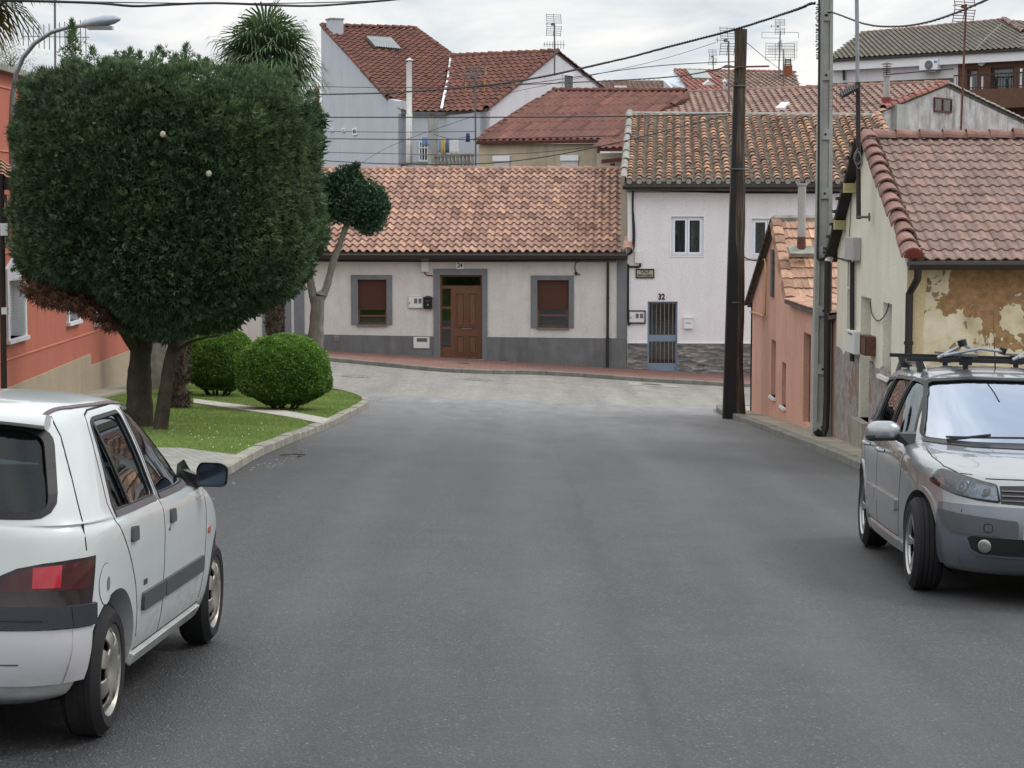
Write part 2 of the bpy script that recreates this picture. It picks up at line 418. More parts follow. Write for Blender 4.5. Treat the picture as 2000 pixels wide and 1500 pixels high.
# slate-like stone cladding
m, t, p, co = newmat('stone cladding', .8, 0, .3)
u = t.noise(t.scaled(co, (2.6, 2.6, 9)), 1.3, 2, .5, .6)
vo = t.new('ShaderNodeTexVoronoi', feature='F1'); vo.inputs['Scale'].default_value = 1; t.link(t.scaled(co, (3.4, 3.4, 11)), vo.inputs['Vector'])
col = t.ramp(vo.outputs['Color'], [(.1, hexc('#636162')), (.5, hexc('#807e7e')), (.9, hexc('#99968f'))])
col = t.mix(t.math('MULTIPLY', t.ramp(u, [(.4, 1.0), (.6, 0.0)]), .6), col, hexc('#504f50'))
t.link(col, p.inputs['Base Color']); bump(t, p, vo.outputs['Distance'], .8, .04); M['stone'] = m

# clay and cream peeling plaster on the yellow house
m, t, p, co = newmat('peeling plaster', .95, 0, .15)
sp = t.new('ShaderNodeSeparateXYZ'); t.link(co, sp.inputs[0])
n = t.noise(co, 1.35, 9, .6, .45); n2 = t.noise(co, 14, 5, .6)
cl = t.ramp(n2, [(.3, hexc('#7d6248')), (.7, hexc('#a3835f'))])
crm = t.ramp(t.noise(co, 3, 6, .6), [(.3, hexc('#a89c82')), (.5, hexc('#c9bea4')), (.7, hexc('#d8d0bd'))])
hgt = t.new('ShaderNodeMapRange'); t.link(sp.outputs[2], hgt.inputs[0]); hgt.inputs[1].default_value = -.25; hgt.inputs[2].default_value = -.02; hgt.inputs[3].default_value = .16; hgt.inputs[4].default_value = 0
mask = t.ramp(t.math('ADD', n, hgt.outputs[0]), [(.545, 0.0), (.552, 1.0)])
t.link(t.mix(mask, cl, crm), p.inputs['Base Color']); bump(t, p, t.math('ADD', mask, t.math('MULTIPLY', n2, .3)), .7, .02); M['peel'] = m

# bare grey-violet render on the lower yellow house
m, t, p, co = newmat('damp bare render', .95, 0, .15)
n = t.noise(co, 1.8, 8, .65, .3); n2 = t.noise(co, 11, 5, .6)
col = t.ramp(n2, [(.3, hexc('#77706f')), (.7, hexc('#a19a99'))])
col = t.mix(t.ramp(n, [(.55, 0.0), (.60, 1.0)]), col, hexc('#84705f'))
col = t.mix(t.ramp(n, [(.36, 1.0), (.42, 0.0)]), col, hexc('#8c8870'))
t.link(col, p.inputs['Base Color']); bump(t, p, n2, .5, .02); M['damp'] = m

# streaky grey-white gable
m, t, p, co = newmat('streaked cement gable', .95, 0, .15)
n = t.noise(t.scaled(co, (1.6, 1.6, .25)), 1.4, 8, .7, .2); n2 = t.noise(co, 2.5, 8, .65)
col = t.ramp(n2, [(.3, hexc('#8f8f92')), (.6, hexc('#b8b6b6')), (.75, hexc('#c9c8c8'))])
col = t.mix(t.ramp(n, [(.48, 0.0), (.66, .75)]), col, hexc('#5a5a52'))
t.link(col, p.inputs['Base Color']); bump(t, p, n2, .4, .02); M['streak'] = m

# asphalts
def asphalt(name, c, dusty, dustamt, joint=False, grain=1.0):
    m, t, p, co = newmat(name, .62, 0, .6); c = hexc(c)
    vo = t.new('ShaderNodeTexVoronoi', feature='F1'); vo.inputs['Scale'].default_value = 95*grain; t.link(co, vo.inputs['Vector'])
    g = t.noise(co, 110, 3, .7); vs = t.new('ShaderNodeSeparateColor'); t.link(vo.outputs['Color'], vs.inputs[0])
    col = t.ramp(vs.outputs[0], [(0, tuple(x*.45 for x in c)), (.5, c), (.84, tuple(x*1.9 for x in c)), (.975, tuple(min(1, x*3.2) for x in c)), (1, tuple(min(1, x*8) for x in c))])
    col = t.mix(.85, col, t.ramp(g, [(.32, (.40, .40, .40)), (.68, (1.6, 1.6, 1.6))]), 'MULTIPLY')
    big = t.noise(t.scaled(co, (1, .35, 1)), .8, 6, .6, .4)
    col = t.mix(t.math('MULTIPLY', t.ramp(big, [(.38, 0.0), (.72, 1.0)]), dustamt), col, hexc(dusty))
    # rolled lanes and worn streaks running along the street
    lan = t.noise(t.scaled(co, (1.3, .06, 1)), 1.6, 5, .65)
    col = t.mix(.75, col, t.ramp(lan, [(.32, (.72, .72, .73)), (.5, (1, 1, 1)), (.68, (1.25, 1.24, 1.23))]), 'MULTIPLY')
    blo = t.noise(co, 2.2, 6, .65)
    col = t.mix(.8, col, t.ramp(blo, [(.35, (.80, .80, .80)), (.65, (1.14, 1.14, 1.14))]), 'MULTIPLY')
    t.link(col, p.inputs['Base Color']); bump(t, p, t.math('ADD', vo.outputs['Distance'], g), .55, .008)
    return m, t, p, co, col
m, t, p, co, col = asphalt('new asphalt', '#232325', '#424244', .42)
sp = t.new('ShaderNodeSeparateXYZ'); t.link(co, sp.inputs[0])
# pale dust that traffic drags over the joint with the old street, plus painted far sheen
jn = t.math('ABSOLUTE', t.math('SUBTRACT', t.math('ADD', sp.outputs[0], t.math('MULTIPLY', t.noise(t.scaled(co, (1, .6, 1)), 1.5, 5, .7), .35)), .83))
col = t.mix(t.math('MULTIPLY', t.ramp(jn, [(.0, 1.0), (.05, 0.0)]), t.ramp(t.noise(t.scaled(co, (1, .5, 1)), 1.3, 4, .6), [(.35, .1), (.6, .75)])), col, hexc('#18181a'))
for x0 in (-1.35, .15, 1.75, 3.1):   # worn wheel tracks
    wt = t.math('ABSOLUTE', t.math('SUBTRACT', t.math('ADD', sp.outputs[0], t.math('MULTIPLY', t.noise(t.scaled(co, (.4, .12, 1)), 1, 3, .5), .8)), x0+.4))
    col = t.mix(t.math('MULTIPLY', t.ramp(wt, [(.0, 1.0), (.38, 0.0)]), .13), col, hexc('#5d5d5f'))
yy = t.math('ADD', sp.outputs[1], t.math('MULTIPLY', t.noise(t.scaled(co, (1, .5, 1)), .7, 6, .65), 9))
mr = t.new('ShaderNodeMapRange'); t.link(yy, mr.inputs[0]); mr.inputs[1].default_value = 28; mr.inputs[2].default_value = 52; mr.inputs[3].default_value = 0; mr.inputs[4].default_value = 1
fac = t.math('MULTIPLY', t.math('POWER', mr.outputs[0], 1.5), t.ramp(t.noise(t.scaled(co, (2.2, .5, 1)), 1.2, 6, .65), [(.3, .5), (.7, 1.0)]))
col = t.mix(t.math('MULTIPLY', fac, .62), col, hexc('#a3a4a4'))  # dust near the joint, and the distant road's sheen painted as paler colour
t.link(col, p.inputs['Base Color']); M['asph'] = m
m, t, p, co, col = asphalt('old asphalt', '#6b6864', '#8d897f', .6)
ck = t.new('ShaderNodeTexVoronoi', feature='DISTANCE_TO_EDGE'); ck.inputs['Scale'].default_value = .45
nz = t.new('ShaderNodeTexNoise'); nz.inputs['Scale'].default_value = 2.0; nz.inputs['Detail'].default_value = 5; t.link(co, nz.inputs['Vector'])
vmx = t.mix(.12, co, nz.outputs['Color'], 'ADD'); t.link(vmx, ck.inputs['Vector'])
crack = t.ramp(ck.outputs['Distance'], [(.0, 1.0), (.012, 0.0)])
brk = t.ramp(t.noise(co, .9, 3, .5), [(.5, 0.0), (.6, .6)])
t.link(t.mix(t.math('MULTIPLY', crack, brk), col, hexc('#3c3a37')), p.inputs['Base Color']); M['asphO'] = m

def paving(name, c, joint, sx, sy, rot=0, vary=.12):
    m, t, p, co = newmat(name, .9, 0, .2); c = hexc(c)
    b = t.new('ShaderNodeTexBrick'); t.link(t.scaled(co, (1, 1, 1), (0, 0, rot)), b.inputs['Vector'])
    b.inputs['Scale'].default_value = 1; b.inputs['Brick Width'].default_value = sx; b.inputs['Row Height'].default_value = sy
    b.inputs['Mortar Size'].default_value = .006; b.offset = .5
    b.inputs['Color1'].default_value = (*[x*(1-vary) for x in c], 1); b.inputs['Color2'].default_value = (*[min(1, x*(1+vary)) for x in c], 1); b.inputs['Mortar'].default_value = (*hexc(joint), 1)
    n = t.noise(co, 3, 6, .65); col = t.mix(.6, b.outputs['Color'], t.ramp(n, [(.3, (.7, .7, .7)), (.7, (1.2, 1.2, 1.2))]), 'MULTIPLY')
    t.link(col, p.inputs['Base Color']); bump(t, p, t.math('ADD', b.outputs['Fac'], t.noise(co, 60, 3)), .4, .006)
    return m
M['redpave'] = paving('red paving', '#7d5f58', '#5a4a45', .3, .3, 0, .06)
M['pave'] = paving('worn cement flags', '#928c7d', '#5e594e', .9, .6, 0, .1)
M['cobble'] = paving('cobbled crossing', '#8f8e89', '#5e5d58', .14, .1, .3, .12)
M['path'] = mat('white gravel path', '#a5a39c', .2, 8, .95, bmp=.4)
M['soil'] = mat('dry earth', '#5d5346', .25, 3, .98, bmp=.4)

# vegetation
def leafmat(name, lo, mid, hi, rough=.6, trans=.25, big=.8):
    m = bpy.data.materials.new(name); m.use_nodes = True; t = NT(m); p = t.n['Principled BSDF']; out = t.n['Material Output']
    co = t.new('ShaderNodeNewGeometry').outputs['Position']; a = t.new('ShaderNodeAttribute', attribute_name='tint')
    k = t.math('ADD', t.math('MULTIPLY', a.outputs['Fac'], .7), t.math('MULTIPLY', t.noise(co, big, 3, .5), .3))
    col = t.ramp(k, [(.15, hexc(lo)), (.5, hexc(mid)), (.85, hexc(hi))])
    t.link(col, p.inputs['Base Color']); p.inputs['Roughness'].default_value = rough; p.inputs['Specular IOR Level'].default_value = .35
    tl = t.new('ShaderNodeBsdfTranslucent'); t.link(t.mix(1, col, (1.05, 1.15, .8), 'MULTIPLY'), tl.inputs[0]); mx = t.new('ShaderNodeMixShader'); mx.inputs[0].default_value = trans
    t.link(p.outputs[0], mx.inputs[1]); t.link(tl.outputs[0], mx.inputs[2]); t.link(mx.outputs[0], out.inputs[0])
    return m
M['cyp'] = leafmat('cypress foliage', '#303e2c', '#495e43', '#738b60', .6, .15)
M['cypdead'] = leafmat('dead cypress twigs', '#33241d', '#553a2e', '#6f4c3e', .8, .1)
M['box'] = leafmat('box leaves', '#3a5a2c', '#64883d', '#9fc060', .45, .3, 2)
M['priv'] = leafmat('privet leaves', '#1f3323', '#33503a', '#4d6b50', .4, .15)
M['palm'] = leafmat('palm leaf', '#2c3f2d', '#485f43', '#7f9166', .45, .2)
M['palmdry'] = leafmat('dry palm leaf', '#6b5a35', '#8a7a4b', '#a8996a', .7, .2)
M['grass'] = leafmat('grass blade', '#64793f', '#819654', '#a7b57c', .6, .3, .6)
M['daisy'] = mat('daisy petals', '#d8d8cf', .05, 5, .8, bmp=0)
M['lawn'] = mat('lawn soil and turf', '#4f6631', .3, 9, .95, bmp=.5)
M['bark'] = mat('grey brown bark', '#443c34', .35, 7, .95, bmp=1, bscale=16, dirt='#2a2622', dirtamt=.7)
M['barkL'] = mat('pale grey bark', '#75726b', .25, 5, .9, bmp=.5, bscale=30, dirt='#3f3c36', dirtamt=.8)
M['fibre'] = mat('palm trunk fibre', '#4a4038', .35, 14, .98, bmp=.9, bscale=30)
m, t, p, co = newmat('weathered wood pole', .85, 0, .2)
n = t.noise(t.scaled(co, (14, 14, .6)), 2.2, 6, .65); col = t.ramp(n, [(.25, hexc('#241f1d')), (.5, hexc('#463d37')), (.75, hexc('#716659'))])
t.link(t.mix(t.ramp(t.noise(co, 1.5, 5, .6), [(.45, 0.0), (.65, .5)]), col, hexc('#2f2a27')), p.inputs['Base Color']); bump(t, p, n, .7, .01); M['wood'] = m

# ================================================================== ground and streets
def strip(name, rows, nx, m, dz, ny=None):
    """rows: list of (y_left, x_left, y_right, x_right) from near to far"""
    b = MB(); vs = []
    for yl, xl, yr, xr in rows:
        for i in range(nx+1):
            k = i/nx; x = xl+(xr-xl)*k; y = yl+(yr-yl)*k; vs.append((x, y, gz(x, y)+dz))
    n = nx+1
    b.add(vs, [(r*n+i, r*n+i+1, (r+1)*n+i+1, (r+1)*n+i) for r in range(len(rows)-1) for i in range(nx)])
    return b.build(name, m, smooth=True)
def fr(a, b, s):
    n = max(1, round((b-a)/s)); return [a+(b-a)*i/n for i in range(n+1)]
b = MB(); xs = [-900, -300, -100, -50]+fr(-30, 30, 3)+[50, 100, 300, 900]; ys = [-60, -30]+fr(-10, 70, 2.5)+[90, 140, 300, 900]
vs = [(x, y, gz(x, y)-.02) for y in ys for x in xs]; n = len(xs)
b.add(vs, [(j*n+i, j*n+i+1, (j+1)*n+i+1, (j+1)*n+i) for j in range(len(ys)-1) for i in range(n-1)])
tag(b.build('ground', M['soil'], smooth=True), kind='structure')
tag(strip('cross_street', [(y, -30, y, 30) for y in fr(40, 59.6, .7)], 40, M['asphO'], 0), kind='structure')
rows = [(y, -9.5, y, 6.5) for y in fr(-12, 40, 1.0)]
yl, yr = G(680, 770).y, G(1405, 799).y
for k in fr(0, 1, .12)[1:]: rows.append((40+(yl+1.2-40)*k, -9.5, 40+(yr-.6-40)*k, 6.5))
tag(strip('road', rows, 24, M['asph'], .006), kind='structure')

def offset(pl, d):
    out = []
    for i, p in enumerate(pl):
        a = V(pl[max(0, i-1)]); c = V(pl[min(len(pl)-1, i+1)]); t_ = (c-a).normalized(); out.append(V((p[0]+t_.y*d, p[1]-t_.x*d)))
    return out
def resample(pl, s):
    pl = [V((p[0], p[1])) for p in pl]; out = [pl[0]]
    for a, c in zip(pl, pl[1:]):
        n = max(1, round((c-a).length/s))
        for i in range(1, n+1): out.append(a+(c-a)*i/n)
    return out
def smoothline(pl, it=2):
    pl = [V((p[0], p[1])) for p in pl]
    for _ in range(it):
        q = [pl[0]]
        for a, c in zip(pl, pl[1:]): q += [a*.75+c*.25, a*.25+c*.75]
        pl = q+[pl[-1]]
    return pl
def kerb(name, line, w, h, m, stone=.9, gap=.012, h0=.25, jitter=.008):
    """kerbstones with open joints; the outer edge follows the line, the body lies to its left (w>0)"""
    line = resample(line, .15); b = MB(); rg = random.Random(len(name)); n = max(1, int(stone/.15))
    inn = offset(line, -w)
    for i in range(0, len(line)-1, n):
        j = min(len(line)-1, i+n); k = [rg.uniform(-jitter, jitter) for _ in range(2)]
        o = len(b.v); vs = []
        for q in range(i, j+1):
            A, B = line[q], inn[q]; T = (line[min(q+1, len(line)-1)]-line[max(q-1, 0)]).normalized()
            if q == i: A, B = A+T*gap, B+T*gap
            for pt, dz, ins in ((A, -h0, 0), (A, h-.02+k[0], 0), (A, h+k[0], .02), (B, h+k[0], 0), (B, -h0, 0)):
                pp = pt+(inn[q]-line[q])*(ins/abs(w)) if ins else pt
                vs.append((pp.x, pp.y, gz(pp.x, pp.y)+dz+ (k[1] if False else 0)))
        m_ = j-i+1
        fs = [(q*5+e, q*5+e+1, (q+1)*5+e+1, (q+1)*5+e) for q in range(m_-1) for e in range(4)]+[(0, 1, 2, 3, 4), tuple((m_-1)*5+e for e in (4, 3, 2, 1, 0))]
        b.add(vs, fs)
    return tag(b.build(name, m), kind='structure')

# left island with lawn -------------------------------------------------------
pts = [(445, 932), (480, 908), (511, 891), (545, 876), (578, 862), (618, 847), (655, 831), (690, 812), (712, 800), (722, 791), (716, 783), (700, 777), (676, 771), (650, 767)]
near = [V((-3.45, y)) for y in (-10, 5, 12, 18)]
isl = near + [V(G(x, y, .0).xy) for x, y in pts] + [V((-7.5, 50.6)), V((-9.6, 51.6))]
isl = smoothline(isl, 2)
kerb('island_kerb', isl, .14, .12, M['concB'])
inner = offset(isl, -.13)
lawn = inner + [V((-9.7, 51.5)), V((-9.7, -10))]
lawn = [tuple(p) for p in lawn]
tag(sheet('lawn_ground', lawn, .085, M['lawn'], 1.2), kind='structure')
def pquad(pxs, dz=.1): return [tuple(G(x, y, dz).xy) for x, y in pxs]
cross1 = [tuple(G(352, 876, .1).xy), tuple(G(478, 892, .1).xy), tuple(G(436, 912, .1).xy), tuple(G(400, 930, .1).xy), tuple(G(360, 930, .1).xy), (-6.5, 21.8), (-9.0, 24.5)]
tag(sheet('stone_crossing', cross1, .112, M['cobble'], .8, .05), kind='structure')
cross2 = pquad([(378, 780), (470, 792), (560, 804), (648, 820), (630, 829), (560, 815), (470, 801), (378, 788)])
tag(sheet('garden_path', cross2, .118, M['path'], .8, .05), kind='structure')
# path along the red building
tag(sheet('building_pavement', [(-9.75, -10), (-8.0, -10), (-8.0, 30), (-8.2, 47), (-9.75, 50)], .11, M['pave'], 1.5, .05), kind='structure')

# right pavement ---------------------------------------------------------------
rk = [V((5.0, -10)), V((4.95, 5)), V((4.85, 14)), V((4.5, 20))] + [V(G(x, y, 0).xy) for x, y in [(1676, 917), (1640, 901), (1600, 885), (1528, 857), (1470, 833), (1430, 819), (1408, 811), (1397, 803), (1402, 797)]] + [V((5.3, 47.0)), V((7.5, 47.4)), V((14, 47.9)), V((30, 48.5))]
rk = smoothline(rk, 2)
kerb('right_kerb', rk[::-1], .16, .12, M['kerbG'])
inn = offset(rk, .15)
pav = [tuple(p) for p in inn]+[(30, 40), (16, 40), (16, -10)]
tag(sheet('right_pavement', pav, .112, M['pave'], 1.0), kind='structure')
# far pavement -------------------------------------------------------------------
fk = [V((-30, 60.2)), V((-14, 59.6))] + [V(G(x, y, .0).xy) for x, y in [(560, 693), (641, 706), (700, 711), (760, 717), (865, 727), (960, 731), (1012, 731), (1100, 734), (1208, 742), (1330, 750), (1465, 757)]] + [V((12, 57.7)), V((30, 57.2))]
fk = smoothline(fk, 2)
kerb('far_kerb', fk[::-1][::-1], .16, .12, M['kerbG'])
inn = offset(fk, -.15)
tag(sheet('far_pavement', [tuple(p) for p in inn]+[(30, 61.5), (-30, 63)], .112, M['redpave'], 1.0), kind='structure')

def base_at(F, u, d=0): p = F(u, 0, d); return gz(p.x, p.y)+.11
def hatch(b, F, r, d, n, th=.006, **k):
    """horizontal slats of a roller shutter"""
    h = (r[3]-r[1])/n
    for i in range(n): F.box(b, (r[0], r[1]+i*h+h*.14, r[2], r[1]+(i+1)*h-h*.14), d, d+th*1.6, **k)
    F.box(b, r, d-.01, d, **k)
def inset(r, a, b=None): b = a if b is None else b; return (r[0]+a, r[1]+b, r[2]-a, r[3]-b)
def frame_rect(b, F, r, w, d0, d1, **k):
    F.box(b, (r[0], r[1], r[0]+w, r[3]), d0, d1, **k); F.box(b, (r[2]-w, r[1], r[2], r[3]), d0, d1, **k)
    F.box(b, (r[0]+w, r[1], r[2]-w, r[1]+w), d0, d1, **k); F.box(b, (r[0]+w, r[3]-w, r[2]-w, r[3]), d0, d1, **k)
def downpipe(parent, name, pts, r, m):
    b = MB(); b.tube(pts, r, 10)
    for q in (.3, .7):
        p = V(pts[-2]).lerp(V(pts[-1]), q); b.lathe([(r*1.25, -.02), (r*1.25, .02)], p, (0, 0, 1), 10)
    return b.build(name, m, parent, smooth=True)

# ================================================================== house 34
O = P(1224, 600, 60.4); F34 = Fac(O, (1, -.05))
uL = F34.px(560, 600)[0]; uR = 0.0
eave = F34.px(900, 500)[1]
h34 = thing('row_house', 'low cream row house number 34 with salmon tile roof, brown door and grey plinth', 'house', F34(uL/2, base_at(F34, uL/2)))
win = [F34.rect(698, 546, 755, 634), F34.rect(1049, 547, 1111, 640)]
dr = F34.rect(859, 537, 942, 701)
b = MB(); F34.wall(b, [(uL, -4), (uR, -4), (uR, eave), (uL, eave)], win+[(dr[0], dr[1], dr[2], dr[3])], .3)
dep = 9.5
b.prism([F34(uL, -4, -.31), F34(uL+.3, -4, -.31), F34(uL+.3, eave, -.31), F34(uL, eave, -.31)], [F34(uL, -4, -dep), F34(uL+.3, -4, -dep), F34(uL+.3, eave, -dep), F34(uL, eave, -dep)])
b.prism([F34(uR-.3, -4, -.31), F34(uR, -4, -.31), F34(uR, eave, -.31), F34(uR-.3, eave, -.31)], [F34(uR-.3, -4, -dep), F34(uR, -4, -dep), F34(uR, eave, -dep), F34(uR-.3, eave, -dep)])
b.build('wall', M['w34'], h34)
b = MB()   # plinth follows the street
pl = [F34.px(565, 652), F34.px(859, 657)]; pr = [F34.px(942, 658), F34.px(1224, 661)]
F34.wall(b, [(pl[0][0], -4), (dr[0]-.09, -4), (dr[0]-.09, pl[1][1]), (pl[0][0], pl[0][1])], (), .05, .035)
F34.wall(b, [(dr[2]+.09, -4), (uR, -4), (uR, pr[1][1]), (dr[2]+.09, pr[0][1])], (), .05, .035)
b.build('plinth', M['p34'], h34)
b = MB()
q = F34.rect(1205, 500, 1224, 640); F34.box(b, (q[0], pr[1][1]-.02, uR, eave), .0, .03)
q = F34.rect(574, 500, 594, 640); F34.box(b, (q[0], pl[0][1]-.05, q[2], eave), .0, .03)
F34.box(b, (uL, F34.px(900, 512)[1], uR-.32, F34.px(900, 505)[1]), .0, .028)
b.build('corner_band', M['g34'], h34)
rw = [(686, 537, 766, 636.5), (1037, 538, 1121, 641)]
def win34(i):
    r = win[i]; o = F34.rect(*rw[i]); b = MB()
    F34.wall(b, [(o[0], r[1]), (o[2], r[1]), (o[2], o[3]), (o[0], o[3])], [(r[0], r[1]+.001, r[2], r[3])], .03, .035)
    sur = b.build('window_surround', M['g34'], h34)
    b = MB(); F34.box(b, (r[0]-.02, r[1]-.05, r[2]+.02, r[1]), -.2, .06); b.build('sill', M['g34'], sur)
    b = MB(); frame_rect(b, F34, inset(r, .0), .06, -.2, -.13)
    sp_ = r[3]-(r[3]-r[1])*(.68 if i == 0 else .62)
    F34.box(b, (r[0]+.06, sp_-.20, r[2]-.06, sp_-.15), -.19, -.14)
    wi = b.build('window', M['brown'], h34)
    b = MB(); hatch(b, F34, (r[0]+.03, sp_, r[2]-.03, r[3]), -.11, 19 if i == 0 else 17); b.build('roller_shutter', M['shutter'], wi)
    b = MB(); F34.box(b, (r[0]+.06, r[1]+.06, r[2]-.06, sp_), -.175, -.165); b.build('pane', M['wglass'], wi)
    b = MB(); F34.box(b, (r[0], r[1], r[2], r[3]), -.34, -.30); b.build('room_dark', M['dark'], wi)
    if i == 0:
        b = MB(); F34.box(b, (r[0]+.08, r[1]+.07, r[2]-.06, r[1]+.23), -.24, -.235); b.build('curtain', M['curtain'], wi)
win34(0); win34(1)
o = F34.rect(847, 525, 952, 701); b = MB()
F34.wall(b, [(o[0], dr[1]-.3), (o[2], dr[1]-.3), (o[2], o[3]), (o[0], o[3])], [(dr[0], dr[1]-.29, dr[2], dr[3])], .03, .045)
ds = b.build('door_surround', M['g34'], h34)
b = MB(); F34.box(b, (dr[0]-.06, dr[1]-.12, dr[2]+.06, dr[1]+.0), -.2, .14); b.build('threshold', M['concB'], ds)
b = MB(); frame_rect(b, F34, dr, .055, -.16, -.09)
trz = dr[3]-.35; xl = dr[0]+.05; xm = dr[0]+.36
F34.box(b, (xl, trz-.03, dr[2]-.05, trz+.03), -.16, -.09); F34.box(b, (xm-.04, dr[1], xm, trz-.03), -.16, -.09)
for k in range(1, 4): z = dr[1]+.35+(trz-dr[1]-.35)*k/3.0-.03; F34.box(b, (xl, z-.03, xm-.04, z+.03), -.155, -.095)
F34.box(b, (xl, dr[1], xm-.04, dr[1]+.35), -.15, -.1)
door = b.build('door', M['brown'], h34)
b = MB(); lf = (xm, dr[1]+.01, dr[2]-.055, trz-.03)
F34.box(b, lf, -.145, -.10)
wl = lf[2]-lf[0]
for a0, a1 in ((.12, .45), (.55, .88)):
    for z0, z1 in ((.05, .33), (.44, .93)):
        rr = (lf[0]+wl*a0, lf[1]+(lf[3]-lf[1])*z0, lf[0]+wl*a1, lf[1]+(lf[3]-lf[1])*z1)
        frame_rect(b, F34, rr, .03, -.10, -.072); F34.box(b, inset(rr, .065), -.10, -.076)
b.build('door_leaf', M['brown'], door)
b = MB(); F34.box(b, (xl, trz+.03, dr[2]-.05, dr[3]-.05), -.13, -.12); F34.box(b, (xl, dr[1]+.35, xm-.04, trz-.03), -.13, -.12); b.build('pane', M['wglass'], door)
b = MB(); F34.box(b, dr, -.36, -.33); b.build('hall_dark', M['dark'], door)
b = MB(); hc = F34.px(911, 642.5)
b.tube([F34(hc[0]-.16, hc[1], -.06), F34(hc[0]-.15, hc[1], -.035), F34(hc[0]+.15, hc[1], -.035), F34(hc[0]+.16, hc[1], -.06)], .012, 8)
b.tube([F34(hc[0]-.06, hc[1], -.1), F34(hc[0]-.06, hc[1], -.04)], .012, 6); b.tube([F34(hc[0]+.06, hc[1], -.1), F34(hc[0]+.06, hc[1], -.04)], .012, 6)
b.build('handle', M['inox'], door, smooth=True)
# roof
ez = F34.px(900, 494)[1]; ov = .35
rz = 0
EL, ER = F34(uL-.2, ez, ov), F34(uR-.18, ez, ov)
run = 5.5; RLp = F34(uL-.2, 0, -run); rpx = P(1000, 331, (RLp.y+F34(uR, 0, -run).y)/2).z
RL, RR = F34(uL-.2, rpx, -run), F34(uR-.18, rpx, -run)
b = MB(); tile_roof(b, EL, ER, RR, RL, .236, .395, .066, .046, s_profile, 10, .3, 0, 1, rngseed=3)
BL, BR = F34(uL-.2, ez, -2*run-ov), F34(uR-.18, ez, -2*run-ov)
b.prism([RL, RR, BR, BL], [RL-V((0, 0, .06)), RR-V((0, 0, .06)), BR-V((0, 0, .06)), BL-V((0, 0, .06))], m=1)
roof = b.build('roof', [M['tile34'], M['under']], h34)
b = MB(); barrel_row(b, RL+V((0, 0, -.02)), RR+V((0, 0, -.02)), V((0, 0, 1)), .12, 26, random.Random(5), amin=.3, amax=.6); b.build('ridge_cap', [M['tile34']], roof)
b = MB(); N = (ER-EL).cross(RL-EL).normalized(); N = N if N.z > 0 else -N
qe = F34(uR+.02, ez, ov); b2 = qe+(RR-ER)*.12
barrel_row(b, qe+V((0, 0, .03)), b2+V((0, 0, .03)), N, .15, 1, random.Random(2)); b.build('verge_tile', [M['tile34']], roof)
b = MB(); g0, g1 = F34.px(900, 496)[1], F34.px(900, 505)[1]
zz = ez-.02
pr_ = [(ov-.02, zz), (ov+.10, zz), (ov+.12, zz-.04), (ov+.10, zz-.13), (ov+.02, zz-.15), (ov-.02, zz-.13)]
b.prism([F34(uL-.2, z, d) for d, z in pr_], [F34(uR+.02, z, d) for d, z in pr_]); b.build('gutter', M['gutter'], h34)
b = MB(); F34.box(b, (uL, eave-.0, uR-.01, eave+.04), -.1, ov); F34.box(b, (uL, eave-.10, uR-.01, eave-.002), .036, .11); b.build('soffit', M['gutter'], h34)
dp = F34.px(1187, 600)[0]
downpipe(h34, 'downpipe', [F34(dp, zz-.1, ov), F34(dp, zz-.28, ov-.02), F34(dp, zz-.42, .1), F34(dp, base_at(F34, dp), .09)], .042, M['gutter'])
def wallbox(name, label, cat, F, r, th, m, extra=None, d=.0):
    t_ = thing(name, label, cat, F((r[0]+r[2])/2, r[1], d))
    b = MB(); F.box(b, r, d, d+th); o = b.build('body', m, t_)
    bv = o.modifiers.new('b', 'BEVEL'); bv.width = min(.012, th*.2); bv.segments = 2
    if extra: extra(t_, F, r, d+th)
    return t_
def meter_extra(t_, F, r, d):
    w = r[2]-r[0]; h = r[3]-r[1]
    for a in (.42, .70):
        b = MB(); F.box(b, (r[0]+w*a, r[1]+h*.40, r[0]+w*(a+.2), r[1]+h*.8), d, d+.006); b.build('meter_window', M['steelD'], t_)
    b = MB(); F.box(b, (r[0]+w*.09, r[1]+h*.35, r[0]+w*.13, r[1]+h*.5), d, d+.01); b.build('lock', M['blackp'], t_)
    b = MB(); frame_rect(b, F, inset(r, .012), .006, d, d+.003); b.build('door_seam', M['steelD'], t_)
wallbox('meter_box', 'white electricity meter box with two windows, left of the brown door of number 34', 'meter box', F34, F34.rect(797, 578, 826.5, 602), .06, M['plastic'], meter_extra)
def mail34(t_, F, r, d):
    w = r[2]-r[0]
    b = MB(); c = (r[0]+r[2])/2; b.prism([F(r[0]-.02, r[3], 0), F(r[2]+.02, r[3], 0), F(c+.05, r[3]+.05, 0), F(c-.05, r[3]+.05, 0)], [F(r[0]-.02, r[3], d+.02), F(r[2]+.02, r[3], d+.02), F(c+.05, r[3]+.05, d), F(c-.05, r[3]+.05, d)]); b.build('lid', M['blackp'], t_)
    b = MB(); b.lathe([(.0, 0), (.028, 0), (.028, .004), (0, .004)], F(c, r[1]+.12, d), F.n, 12); b.build('badge', M['inox'], t_)
    b = MB(); F.box(b, (c-.06, r[3]-.1, c+.06, r[3]-.085), d, d+.006); b.build('slot', M['steelD'], t_)
wallbox('mailbox', 'black metal mailbox with pale badge beside the door of number 34', 'mailbox', F34, F34.rect(828, 581, 844.5, 603), .11, M['blackp'], mail34)
def gas(t_, F, r, d):
    b = MB(); F.box(b, (r[0]+.1, r[3]-.14, r[2]-.06, r[3]-.03), d, d+.004); b.build('vent_slot', M['steelD'], t_)
wallbox('gas_meter_box', 'white gas box with dark slot low on the grey plinth of number 34', 'meter box', F34, F34.rect(808, 658, 839, 680), .03, M['plastic'], gas, .036)
